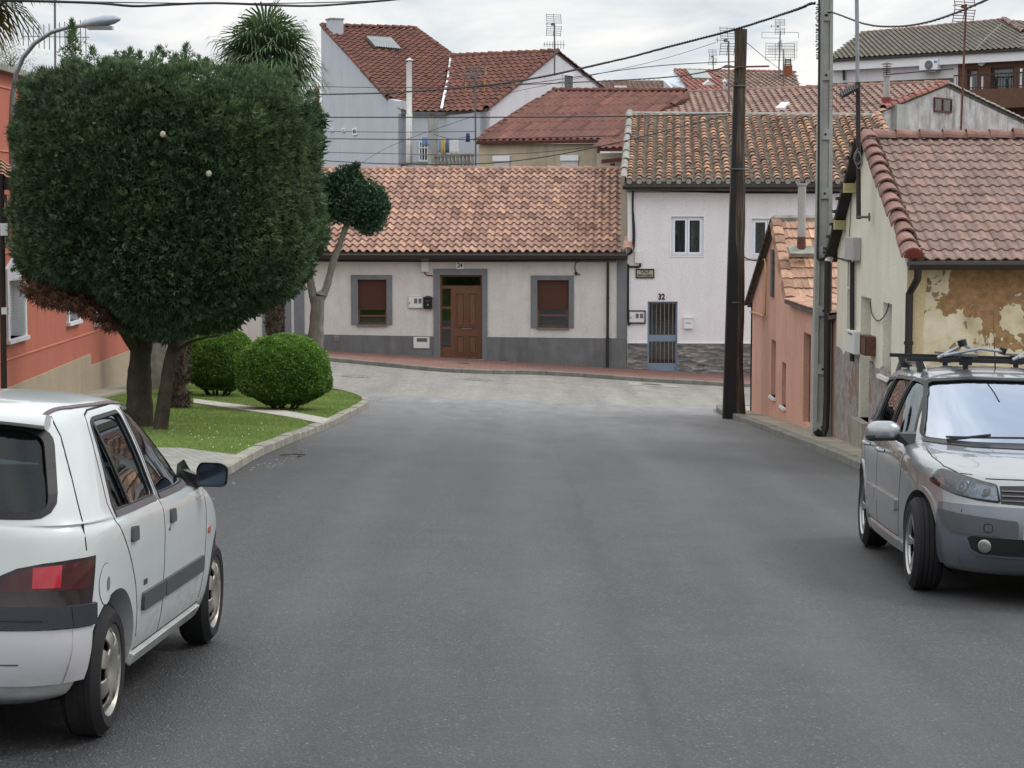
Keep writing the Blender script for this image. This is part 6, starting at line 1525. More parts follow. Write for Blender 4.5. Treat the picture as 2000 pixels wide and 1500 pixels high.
# the tall loose shoot at the upper left, and two wispy ones
sh = []
for (x, y, h, n) in ((142, 112, .55, 260), (365, 112, .22, 70), (255, 118, .2, 70), (180, 118, .22, 60), (30, 262, .15, 60), (312, 108, .15, 50)):
    c_ = P(x, y, CY-.2); tt = r.random(n); o = np.stack([r.normal(0, .085, n)*(1-tt), r.normal(0, .07, n)*(1-tt), tt*h-.05], 1)
    sh.append(sprays(np.array(c_)+o, o*np.array([3, 3, .2])+up*.25+r.normal(0, .08, (n, 3)), .09, .014, 3, .5, r, np.clip(r.normal(.6, .1, n), 0, 1)))
tc, tn, td = crown_pts(1500, (.93, 1.0), seed=51); kk = ~holes(tc); tc, tn = tc[kk], tn[kk]; m_ = 34; tt = r.random((len(tc), m_, 1)); ax_ = unit(tn+np.array([0, 0, .55])+r.normal(0, .3, tn.shape))
L_ = r.uniform(.06, .19, (len(tc), 1, 1)); tp3 = tc[:, None]+ax_[:, None]*tt*L_+r.normal(0, .045, (len(tc), m_, 3))*(1.1-tt); tp3 = tp3.reshape(-1, 3); ta = np.repeat(ax_, m_, 0)
tb3 = np.clip(np.repeat(r.normal(.44, .08, len(tc)), m_)+.12*(tt.reshape(-1)-.4)+.1*np.clip((tp3[:, 0]-PA[:, 0].mean())/2.5, -1, 1)+r.normal(0, .08, len(tp3)), 0, 1)  # tufts too get the right-hand light in their tint
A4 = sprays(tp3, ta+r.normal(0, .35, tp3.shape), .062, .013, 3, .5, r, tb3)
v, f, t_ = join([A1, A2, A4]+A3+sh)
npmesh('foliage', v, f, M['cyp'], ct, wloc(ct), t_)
# dead brown twigs hanging at the lower left
dead = [(70, 535), (120, 545), (180, 560), (230, 590), (268, 640), (230, 640), (205, 618), (150, 600), (105, 592), (62, 565)]
PD = np.array([(P(x, y, CY).x, P(x, y, CY).z) for x, y in dead]); pd, nd_, dd_ = crown_pts(1600, (.2, 1.05), .9, .5, PD, CY-.5, 11)
v, f, t_ = join([sprays(pd, r.normal(0, .5, pd.shape)+np.array([-.3, -.2, -.8]), .13, .014, 4, .5, r)])
npmesh('dead_twigs', v, f, M['cypdead'], ct, wloc(ct), t_)
b = MB(); gr = gz(-5.6, CY)-.1
limb(b, [P(276, 850, CY+.6), P(272, 760, CY+.6), P(275, 690, CY+.55), P(285, 620, CY+.4), P(300, 480, CY+.3), P(310, 300, CY)], .215, .09, 14)
q = limb(b, [P(272, 690, CY+.5), P(240, 640, CY+.2), P(205, 600, CY), P(150, 560, CY-.1), P(90, 520, CY-.2)], .11, .035)
limb(b, [P(238, 640, CY+.2), P(215, 625, CY-.3), P(190, 590, CY-.6)], .05, .015); limb(b, [P(290, 640, CY+.3), P(330, 590, CY), P(380, 560, CY)], .09, .03)
b.build('trunk', M['bark'], ct, smooth=True, sharp=80)
b = MB()
limb(b, [P(312, 850, CY-.05), P(318, 800, CY-.05), P(330, 720, CY), P(345, 640, CY+.05), P(360, 520, CY+.1), P(380, 350, CY+.1)], .118, .05, 12)
limb(b, [P(350, 650, CY), P(400, 640, CY-.1), P(450, 610, CY-.1), P(520, 560, CY-.1)], .05, .02); limb(b, [P(335, 690, CY), P(380, 665, CY-.3), P(430, 655, CY-.4)], .03, .012)
b.build('trunk', M['bark'], ct, smooth=True, sharp=80)
for i, (x, y, lab) in enumerate(((318, 262, 'small pale oval thing lodged in the upper middle of the cypress crown'), (408, 339, 'small pale oval thing lodged right of centre in the cypress crown'))):
    d_e = P(x, y, CY-1.90); b = MB(); b.lathe([(0, -.05), (.03, -.03), (.04, 0), (.03, .03), (0, .045)], d_e, (.1, 0, 1), 10)
    tag(b.build('lodged_ball', mat('pale seed head', '#a39c8c', .2, 30, .9), smooth=True), lab, 'debris')

# ---- clipped box bushes ---------------------------------------------------------------
def bush(label, px, py, rx_px, top, bot, dens, seed):
    g = G(px, bot, .08); Y = g.y+ .9; cx = P(px, (top+bot)/2, Y).x; rx = rx_px/4000*Y
    zt = P(px, top, Y).z; zb_ = P(px, bot, g.y).z; cz = zt-rx*.92; r = np.random.default_rng(seed)
    t_ = thing('box_bush', label, 'bush', V((cx, Y, gz(cx, Y)+.08)), 'round clipped bushes on the lawn')
    d = unit(r.normal(size=(dens, 3))); d = d[(d[:, 2] > -.82)]
    H_ = cz-zb_-.02
    sc = np.where(d[:, 2] < 0, H_*1.02, zt-cz)
    # flattened super-ellipsoid dome
    dz = np.sign(d[:, 2])*np.abs(d[:, 2])**.9
    taper = np.where(d[:, 2] < -.35, 1-(-.35-d[:, 2])*.75, 1)
    pts = np.stack([cx+d[:, 0]*rx*taper, Y+d[:, 1]*rx*taper, cz+dz*sc], 1)
    disp = lump(pts, 3.0, seed)*.05+lump(pts, 9, seed+1)*.03+r.normal(0, .014, len(pts)); pts = pts+d*disp[:, None]
    ti = np.clip(.40+.34*np.clip(d[:, 2], -.4, 1)*.35+lump(pts, 6, seed+2)*.10+r.normal(0, .15, len(pts)), 0, 1)  # leaves tinted lighter towards the top, as light from above
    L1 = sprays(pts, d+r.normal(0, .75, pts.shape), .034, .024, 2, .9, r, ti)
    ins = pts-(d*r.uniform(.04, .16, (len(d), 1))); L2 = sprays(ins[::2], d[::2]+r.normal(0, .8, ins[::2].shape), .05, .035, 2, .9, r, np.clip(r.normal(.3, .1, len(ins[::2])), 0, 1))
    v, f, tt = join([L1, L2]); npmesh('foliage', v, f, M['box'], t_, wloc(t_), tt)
    b = MB(); b.lathe([(.05, -H_*.86), (rx*.6, -H_*.75), (rx*.78, -H_*.45), (rx*.84, 0), (rx*.62, (zt-cz)*.66), (.05, (zt-cz)*.86)], V((cx, Y, cz)), (0, 0, 1), 20); b.build('inner_shade', mat('bush inner shade', '#262a1c', .3, 12, .95), t_, smooth=True)  # solid dark core, coloured as the shade inside the bush
    b = MB()
    for i in range(7): a = i*.9; limb(b, [V((cx+.1*math.cos(a), Y+.1*math.sin(a), gz(cx, Y)-.02)), V((cx+.3*math.cos(a), Y+.3*math.sin(a), gz(cx, Y)+.25)), V((cx+.5*math.cos(a), Y+.5*math.sin(a), cz))], .035, .015, 6)
    b.build('stems', M['bark'], t_, smooth=True)
    return t_
bush('front round clipped bush nearest the kerb on the lawn', 555, 0, 91, 657, 806, 60000, 21)
bush('rear clipped bush half hidden behind the front one', 425, 0, 72, 640, 778, 44000, 22)

# ---- pollarded privet by the house --------------------------------------------------------
YP = 47.6
tp_ = thing('small_tree', 'small tree with pale trunk and round dark crown against the salmon roof', 'tree', V((P(615, 700, YP).x, YP, gz(-4.6, YP)+.05)))
b = MB(); base = V((P(614, 700, YP).x, YP, gz(-4.6, YP)-.1))
limb(b, [base, P(616, 690, YP), P(619, 620, YP), P(622, 578, YP)], .20, .16, 12)
limb(b, [P(618, 600, YP), P(610, 570, YP), P(604, 535, YP), P(598, 500, YP), P(600, 450, YP)], .12, .05); limb(b, [P(624, 590, YP), P(638, 560, YP), P(650, 515, YP), P(664, 475, YP), P(680, 430, YP), P(690, 400, YP)], .10, .05)
limb(b, [P(682, 430, YP), P(710, 400, YP), P(728, 385, YP)], .035, .015, 6); limb(b, [P(680, 430, YP), P(660, 400, YP), P(650, 380, YP)], .035, .015, 6)
b.lathe([(0, -.12), (.15, 0), (0, .12)], P(628, 575, YP), (.2, 0, 1), 10)
b.build('trunk', M['barkL'], tp_, smooth=True, sharp=80)
def blob(lst, n, size, wid, seed, flat=1.0):
    r = np.random.default_rng(seed); out = []
    for (x, y, rr_, wt) in lst:
        c_ = np.array(P(x, y, YP)); R_ = rr_/4000*YP; m_ = int(n*wt); d = unit(r.normal(size=(m_, 3))); q = c_+d*R_*(r.random((m_, 1))**.5)*1.1*np.array([1, 1, flat]); q += d*lump(q, 5, seed)[:, None]*.07
        out.append(sprays(q, d+r.normal(0, .7, q.shape), size, wid, 3, .8, r, np.clip(r.normal(.45, .2, m_), 0, 1)))
    return out
v, f, t_ = join(blob([(700, 392, 50, 1), (665, 372, 36, .6), (725, 400, 34, .6), (680, 350, 30, .4), (640, 370, 34, .5), (720, 430, 30, .4), (690, 335, 12, .06), (695, 325, 8, .04), (600, 440, 40, .7), (655, 410, 26, .3)], 6500, .055, .024, 31, .9))
npmesh('crown', v, f, M['priv'], tp_, wloc(tp_), t_)

# ---- palms -----------------------------------------------------------------------------------
def palm(name, label, base, top, r0, nf, flen, seed, dry=6, parts=True):
    base, top = V(base), V(top); t_ = thing(name, label, 'palm tree', base); r = np.random.default_rng(seed); rg = random.Random(seed)
    b = MB(); n = 14; pts = [base.lerp(top, i/n)+V((rg.uniform(-.02, .02), 0, 0)) for i in range(n+1)]; pts[0] = base-V((0, 0, .2))
    b.tube(pts, [r0*(1.05-.15*i/n)+rg.uniform(-.015, .02) for i in range(n+1)], 12); b.build('trunk', M['fibre'], t_, smooth=True, sharp=80)
    Hn = (top-base).length; m_ = int(Hn*260); h = r.random(m_); a = r.uniform(0, 6.28, m_); C_ = np.array(base)+np.outer(h, np.array(top-base)); o = np.stack([np.cos(a), np.sin(a), np.zeros(m_)], 1)
    v, f, ti = sprays(C_+o*r0*.95, o*.6+np.array([0, 0, -1])*r.uniform(-.6, 1, (m_, 1)), .13, .03, 2, .5, r); npmesh('trunk_fibre', v, f, M['fibre'], t_, wloc(t_), ti)
    def frond(az, el, L_, m, nm):
        d = V((math.cos(az)*math.cos(el), math.sin(az)*math.cos(el), math.sin(el))); S = d.cross(V((0, 0, 1))).normalized(); U = S.cross(d)
        hub = top+d*L_*.45+V((0, 0, -.10*L_*(1-math.sin(el)))); bb = MB(); bb.tube([top+V((0, 0, -.05)), top+d*L_*.22+V((0, 0, .02)), hub], [.02, .014, .01], 5)
        k = 30; 
        for i in range(k):
            an = (i/(k-1)-.5)*4.3; e = (d*math.cos(an)+S*math.sin(an)).normalized(); l = L_*.62*(.75+.25*math.cos(an*.6))*rg.uniform(.9, 1.05); dr = (.22+.5*abs(math.sin(an*.5)))*l*(1.0 if el > .2 else .8)
            fold = .018*L_*(1 if i % 2 else -1); w_ = (e.cross(U)).normalized()*.019*L_
            p0 = hub; p1 = hub+e*l*.5+U*fold+U*.03-V((0, 0, dr*.12)); p2 = hub+e*l*.82-V((0, 0, dr*.55)); p3 = hub+e*l*.95-V((0, 0, dr*1.15))
            bb.add([p0, p1-w_, p1+w_, p2-w_*.6, p2+w_*.6, p3], [(0, 1, 2), (1, 3, 4, 2), (3, 5, 4)], a=min(1, max(0, rg.gauss(.5, .15))))
        return bb.build(nm, m, t_)
    for i in range(nf):
        az = i*2.39996+rg.uniform(-.2, .2); el = rg.uniform(-.45, 1.35) if i > 3 else rg.uniform(.9, 1.4); el = 1.35-1.9*(i/nf)**.9+rg.uniform(-.12, .12); frond(az, el, flen*rg.uniform(.85, 1.08), M['palm'], 'frond')
    for i in range(dry): frond(rg.uniform(0, 6.28), rg.uniform(-1.2, -.8), flen*.8, M['palmdry'], 'dry_frond')
    return t_
PYp = 46.5; palm('palm_tree', 'tall fan palm rising behind the cypress, crown against the sky', V((P(540, 640, PYp).x, PYp, gz(-5.3, PYp)+.05)), P(521, 118, PYp), .16, 44, 1.5, 41, 6)
g = G(350, 798, .09); palm('palm_tree', 'shorter fan palm with shaggy trunk hidden in the cypress crown', g, P(348, 215, g.y+.3), .15, 18, 1.1, 42, 3)
# palm frond hanging into the picture at the upper left
lpY = 30.0; lp_top = P(-75, -90, lpY)
palm('palm_tree', 'palm mostly outside the picture whose drooping leaves hang in at the upper left corner', V((lp_top.x, lpY, gz(-8, lpY))), lp_top, .17, 30, 1.55, 43, 6)

# pale leafy twigs of a tree over the red house at the far left
YB = 62; tb = thing('bare_tree', 'faint budding tree top above the red building at the far left', 'tree', V((P(20, 700, YB).x, YB, gz(-15, YB))))
b = MB(); limb(b, [V((P(20, 700, YB).x, YB, gz(-15, YB)-.1)), P(20, 400, YB), P(22, 200, YB), P(20, 120, YB)], .12, .03); rg = random.Random(9)
for i in range(16): y = 190-i*5; limb(b, [P(21, y, YB), P(21+rg.uniform(-14, 14), y-14, YB+rg.uniform(-.3, .3)), P(21+rg.uniform(-26, 24), y-30, YB)], .014, .005, 5)
b.build('trunk', M['barkL'], tb)
c_ = np.array(P(20, 135, YB)); q = c_+r.normal(0, 1, (1400, 3))*np.array([.32, .3, .38]); v, f, t_ = sprays(q, r.normal(size=q.shape), .05, .03, 2, .8, r); npmesh('crown', v, f, leafmat('budding leaf', '#6f745c', '#868a6e', '#a3a487'), tb, wloc(tb), t_)

# ---- lawn blades and daisies ------------------------------------------------------------------
def inpoly_np(x, y, PO):
    PO = np.array(PO); return in_np(x, y, PO)
r = np.random.default_rng(77); n = 210000
x = r.uniform(-9.6, -2.5, n); y = 24+r.random(n)**1.25*27
k = inpoly_np(x, y, lawn) & ~inpoly_np(x, y, cross1) & ~inpoly_np(x, y, cross2) & (x > -8.05)
x, y = x[k], y[k]; z = np.array([gz(a, c) for a, c in zip(x, y)])+.08
thin = lump(np.stack([x, y, z], 1), 1.2, 5)
C_ = np.stack([x, y, z], 1); hh_ = r.uniform(.025, .06, len(x))*(1+.35*thin); v, f, t_ = sprays(C_, np.array([0, 0, 1.0])+r.normal(0, .38, C_.shape), hh_, .008, 2, .7, r, np.clip(.5+.2*thin+r.normal(0, .18, len(x)), 0, 1))
tag(npmesh('grass', v, f, M['grass'], None, (0, 0, 0), t_), 'short bright green lawn grass around the trees and bushes', 'grass', None, 'stuff')
b = MB(); n = 0
while n < 45:
    px_, py_ = (random.uniform(330, 520), random.gauss(838, 14)) if n % 3 else (random.uniform(330, 680), random.uniform(790, 880))
    g = G(px_, py_, .12)
    if inpoly(g.x, g.y, lawn) and not inpoly(g.x, g.y, cross1) and not inpoly(g.x, g.y, cross2): b.lathe([(0, 0), (.008, 0), (.008, .003), (0, .005)], g+V((0, 0, .02)), (random.uniform(-.3, .3), -.3, 1), 6)
    n += 1
tag(b.build('daisies', M['daisy']), 'tiny white daisies scattered over the lawn', 'flowers', None, 'stuff')
# litter and loose grit along the kerb
b = MB(); rg = random.Random(31)
for i in range(260):
    x_, y_ = rg.choice([(x, y) for x, y in pts_kerb]) if 'pts_kerb' in globals() else (0, 0)
    q = isl[rg.randrange(3, len(isl)-4)]; o = abs(rg.gauss(0, .22)); s_ = rg.uniform(.006, .022); c_ = V((q.x+.04+o, q.y+rg.uniform(-.5, .5), 0)); c_.z = gz(c_.x, c_.y)+.008
    b.add([c_+V((-s_, 0, 0)), c_+V((0, -s_*.6, 0)), c_+V((s_, .2*s_, .004)), c_+V((0, s_*.6, .008))], [(0, 1, 2, 3)], a=rg.random())
tag(b.build('leaf_litter', mat('dry leaf litter', '#83745a', .3, 30, .95)), 'dry leaf litter and grit along the island kerb', 'litter', None, 'stuff')
for px_, py_, l in ((572, 889, .32), (585, 893, .06)):
    g = G(px_, py_, .02); b = MB(); b.tube([g+V((-l/2, 0, .0)), g+V((0, .02, .012)), g+V((l/2, .0, .004))], .008, 5); tag(b.build('twig', M['bark']), 'short dry twig lying on the asphalt by the kerb' if l > .1 else 'tiny twig bit next to the longer twig on the asphalt', 'twig')
# ================================================================== cars
def pchip(t, Y, tq):
    """monotone cubic through rows Y (k,...) at t, evaluated at tq"""
    t = np.asarray(t, float); h = np.diff(t); sh_ = (-1,)+(1,)*(Y.ndim-1); dl = np.diff(Y, axis=0)/h.reshape(sh_)
    m = np.zeros_like(Y); m[0], m[-1] = dl[0], dl[-1]
    a, c = dl[:-1], dl[1:]; w1 = (2*h[1:]+h[:-1]).reshape(sh_); w2 = (h[1:]+2*h[:-1]).reshape(sh_)
    same = a*c > 0
    with np.errstate(divide='ignore', invalid='ignore'): hm = (w1+w2)/(w1/np.where(a == 0, 1e9, a)+w2/np.where(c == 0, 1e9, c))
    m[1:-1] = np.where(same, hm, 0)
    i = np.clip(np.searchsorted(t, tq, side='right')-1, 0, len(t)-2); s = ((tq-t[i])/h[i]).reshape(sh_); H_ = h[i].reshape(sh_)
    return (1+2*s)*(1-s)**2*Y[i]+s*(1-s)**2*H_*m[i]+s*s*(3-2*s)*Y[i+1]+s*s*(s-1)*H_*m[i+1]
def ringpts(xr, xf, w, n, nr_, zf, Mh):
    th = np.linspace(0, math.pi, 900); c, s = np.cos(th), np.sin(th)
    e = np.where(c > 0, n, nr_); xc, a = (xr+xf)/2, (xf-xr)/2
    x = xc+a*np.sign(c)*np.abs(c)**(2/e); y = w*np.abs(s)**(2/e)
    L = np.concatenate([[0], np.cumsum(np.hypot(np.diff(x), np.diff(y)))]); q = np.linspace(0, L[-1], Mh+1)
    x, y = np.interp(q, L, x), np.interp(q, L, y); z = np.interp(x, [p[0] for p in zf], [p[1] for p in zf]) if hasattr(zf, '__len__') else np.full(len(x), zf)
    return np.stack([x, y, z], 1)
def shell(rings, Mh=70, sub=5, inset_=0):
    R_ = np.stack([ringpts(r[0]+inset_, r[1]-inset_, max(.02, r[2]-inset_), r[3], r[4], r[5], Mh) for r in rings])
    d = np.linalg.norm(np.diff(R_, axis=0), axis=2).mean(1); t = np.concatenate([[0], np.cumsum(np.maximum(d, .02))])
    tq = np.concatenate([np.linspace(t[i], t[i+1], sub, endpoint=False) for i in range(len(t)-1)]+[[t[-1]]]); G_ = pchip(t, R_, tq)
    mir = G_[:, 1:-1][:, ::-1]*np.array([1, -1, 1]); G_ = np.concatenate([G_, mir], 1); K, N_ = G_.shape[:2]
    vs = G_.reshape(-1, 3); fs = [(k*N_+i, k*N_+(i+1) % N_, (k+1)*N_+(i+1) % N_, (k+1)*N_+i) for k in range(K-1) for i in range(N_)]
    # close bottom and top with strips across (left to right partners)
    def capf(k, rev):
        o = k*N_; out = []
        for i in range(Mh):
            a, c = i, i+1; a2 = (N_-i) % N_; c2 = (N_-i-1) % N_
            f = [o+a, o+c, o+c2, o+a2]; f = [x for j, x in enumerate(f) if x not in f[:j]]
            if len(f) > 2: out.append(tuple(f[::-1] if rev else f))
        return out
    return vs, fs+capf(0, True)+capf(K-1, False)
def tmpmesh(vs, fs, mi=0, nm=2):
    me = bpy.data.meshes.new('tmp'); me.from_pydata([tuple(v) for v in vs], [], fs)
    for _ in range(nm): me.materials.append(None)
    bm = bmesh.new(); bm.from_mesh(me); bmesh.ops.recalc_face_normals(bm, faces=bm.faces); bm.to_mesh(me); bm.free()
    for p_ in me.polygons: p_.material_index = mi
    o = bpy.data.objects.new('tmp', me); COL.objects.link(o); return o
def prism_tmp(poly, axis, a, c, mi=1):
    """poly 2D; axis 'y' -> (x,z), 'x' -> (y,z), 'z' -> (x,y)"""
    f = {'y': lambda p, q: (p[0], q, p[1]), 'x': lambda p, q: (q, p[0], p[1]), 'z': lambda p, q: (p[0], p[1], q)}[axis]
    n = len(poly); vs = [f(p, a) for p in poly]+[f(p, c) for p in poly]
    return tmpmesh(vs, [tuple(range(n)), tuple(range(n, 2*n))[::-1]]+[(i, (i+1) % n, n+(i+1) % n, n+i) for i in range(n)], mi)
def carve(base, cutters):
    for c in cutters:
        m_ = base.modifiers.new('b', 'BOOLEAN'); m_.operation = 'DIFFERENCE'; m_.object = c; m_.solver = 'EXACT'
    bpy.context.view_layer.update()
    me = bpy.data.meshes.new_from_object(base.evaluated_get(bpy.context.evaluated_depsgraph_get()))
    for o in [base]+cutters: bpy.data.objects.remove(o)
    return me
def rpoly(pts, r=.03, k=4):
    """round the corners of a polygon"""
    out = []; n = len(pts)
    for i in range(n):
        a, p_, c = V(pts[i-1]), V(pts[i]), V(pts[(i+1) % n]); d1 = (a-p_); d2 = (c-p_); q = min(r, d1.length*.45, d2.length*.45); s_, e = p_+d1.normalized()*q, p_+d2.normalized()*q
        for j in range(k+1): t_ = j/k; out.append(tuple((1-t_)**2*s_+2*t_*(1-t_)*p_+t_*t_*e))
    return out
def densify(poly, s):
    out = []
    for i in range(len(poly)):
        a, c = V(poly[i]), V(poly[(i+1) % len(poly)]); n = max(1, round((c-a).length/s)); out += [tuple(a+(c-a)*k/n) for k in range(n)]
    return out
class Car:
    def __init__(s, root, Mx, bvh): s.root, s.M, s.bvh = root, Mx, bvh
    VW = {'R': ('y', -1), 'L': ('y', 1), 'B': ('x', -1), 'F': ('x', 1), 'T': ('z', 1), 'BW': ('w', -1), 'FW': ('w', 1)}
    def hit(s, p, view):
        ax, sg = s.VW[view]
        if ax == 'y': o, d = V((p[0], 3*sg, p[1])), V((0, -sg, 0))
        elif ax == 'w': return s.wrap(p, sg)
        elif ax == 'x': o, d = V((6*sg, p[0], p[1])), V((-sg, 0, 0))
        else: o, d = V((p[0], p[1], 4)), V((0, 0, -1))
        l, n_, i, di = s.bvh.ray_cast(o, d)
        if l is None: return None, None
        if n_.dot(d) > 0: n_ = -n_
        return l, n_
    def wrap(s, p, sg):
        """point at arc length p[0] from the centre line, round the corner of the front or rear, at height p[1]"""
        if not hasattr(s, 'wc'): s.wc = {}
        key = (sg, round(p[1]*200)); z = key[1]/200; 
        if key not in s.wc:
            C = V(((1.9 if s.long else 1.6) if sg > 0 else .45, 0, p[1])); C.z = p[1]; P_, N_, S_ = [], [], []
            for i in range(181):
                a = rad(i*.5); d = V((sg*math.cos(a), -math.sin(a), 0)); l, n_, ix, di = s.bvh.ray_cast(V((C.x, 0, z))+d*5, -d)
                if l is None: continue
                if n_.dot(d) < 0: n_ = -n_
                S_.append((S_[-1]+(l-P_[-1]).length) if P_ else 0.0); P_.append(l); N_.append(n_)
            s.wc[key] = (P_, N_, S_)
        P_, N_, S_ = s.wc[key]; a = abs(p[0])
        if not P_ or a > S_[-1]: return None, None
        import bisect
        i = min(len(S_)-1, max(1, bisect.bisect_left(S_, a))); k = (a-S_[i-1])/max(1e-9, S_[i]-S_[i-1])
        l = P_[i-1].lerp(P_[i], k).copy(); n_ = N_[i-1].lerp(N_[i], k).normalized(); l.z = p[1]
        if p[0] > 0: l.y = -l.y; n_ = V((n_.x, -n_.y, n_.z))
        return l, n_
    long = False
    def bl(s, b, name, m, par=None, smooth=True, sharp=40):
        b.v = [tuple(s.M @ V(v)) for v in b.v]; return b.build(name, m, par or s.root, smooth, sharp=sharp)
    def panel(s, name, poly, view, m, off=.002, step=.05, skirt=.012, par=None, b=None):
        if len(poly) < 60: poly = densify(poly, .03)
        vs, fs = cdt(poly, (), step); mb = b or MB(); P_ = []
        for v in vs:
            l, n_ = s.hit(v, view); P_.append(l+n_*off if l is not None else None)
        fs = [f for f in fs if all(P_[i] is not None for i in f)]; o = [p if p is not None else V((0, 0, 0)) for p in P_]; mb.add(o, fs)
        n = len(poly); ed = []
        for v in poly:
            l, n_ = s.hit(v, view); ed.append((l+n_*off, l+n_*(off-skirt)) if l is not None else None)
        for i in range(n):
            a, c = ed[i], ed[(i+1) % n]
            if a and c: mb.add([a[0], c[0], c[1], a[1]], [(0, 1, 2, 3)])
        return mb if b else s.bl(mb, name, m, par)
    def strip(s, b, line, view, w, off=.002, closed=False, th=0, ds=.03):
        pl = [V(p) for p in line]+([V(line[0])] if closed else []); q = resample(pl, ds); pr = None; n = len(q)
        for i, p in enumerate(q):
            if closed and i in (0, n-1): t_ = (q[1]-q[n-2]).normalized()
            else: t_ = (q[min(i+1, n-1)]-q[max(i-1, 0)]).normalized()
            nn = V((-t_.y, t_.x))*w/2; A, nA = s.hit(p+nn, view); B_, nB = s.hit(p-nn, view)
            cur = None if A is None or B_ is None else (A+nA*off, B_+nB*off, A+nA*(off-.012), B_+nB*(off-.012))
            if cur and pr and (cur[0]-pr[0]).length < .25:
                b.add([pr[0], pr[1], cur[1], cur[0], pr[2], pr[3], cur[3], cur[2]], [(0, 1, 2, 3), (0, 3, 7, 4), (1, 5, 6, 2)])
            pr = cur
        return b
def paint(name, c, flake=0, rough=.28, dirt='#6b655a', dz=.55, coat=.9, metal=0.0):
    m, t, p, co = newmat(name, rough, metal, .5); c = hexc(c)
    tc = t.new('ShaderNodeTexCoord').outputs['Object']; n = t.noise(tc, 3, 5, .6)
    col = t.ramp(n, [(.3, tuple(x*.95 for x in c)), (.7, tuple(min(1, x*1.03) for x in c))])
    sp = t.new('ShaderNodeSeparateXYZ'); t.link(tc, sp.inputs[0]); mr = t.new('ShaderNodeMapRange'); t.link(sp.outputs[2], mr.inputs[0])
    mr.inputs[1].default_value = dz; mr.inputs[2].default_value = .15; mr.inputs[3].default_value = 0; mr.inputs[4].default_value = 1
    d = t.math('MULTIPLY', mr.outputs[0], t.ramp(t.noise(t.scaled(tc, (6, 6, 14)), 1.3, 6, .7), [(.35, .1), (.75, .75)]))
    t.link(t.mix(d, col, hexc(dirt)), p.inputs['Base Color'])
    p.inputs['Coat Weight'].default_value = coat; p.inputs['Coat Roughness'].default_value = .03
    t.link(t.math('ADD', rough, t.math('MULTIPLY', d, .4)), p.inputs['Roughness']); return m
M['tyre'] = mat('tyre rubber', '#17171a', .15, 9, .85, bmp=.2, dirt='#3c3934', dirtamt=.3)
M['cover'] = mat('silver wheel cover', '#8f8b84', .1, 9, .38, metal=.55, bmp=.03, dirt='#4b453c', dirtamt=.4)
M['alloy'] = mat('alloy rim', '#a2a3a4', .06, 9, .25, metal=.85, bmp=.02, dirt='#5b5750', dirtamt=.3)
M['rubber'] = mat('window rubber', '#111214', .1, 9, .5, bmp=0)
M['bump'] = mat('dark blue grey bumper plastic', '#23272d', .1, 6, .5, bmp=.08)
M['trimg'] = mat('grey trim plastic', '#3e4145', .1, 6, .5, bmp=.08)
M['seam'] = mat('panel gap', '#1c1d1f', .05, 9, .9, bmp=0)
M['seat'] = mat('seat cloth', '#34373b', .12, 9, .95, bmp=.1)
M['lampred'] = mat('deep red lens', '#3d0a12', .12, 9, .22, bmp=0, coat=.4); M['lampred2'] = mat('bright red reflector', '#a80f25', .05, 9, .1, bmp=0, coat=1); M['lampdark'] = mat('smoked lens', '#1c1014', .1, 9, .22, bmp=0, coat=.4)
M['orange'] = mat('orange lens', '#b0402a', .1, 9, .15, bmp=0, coat=1)
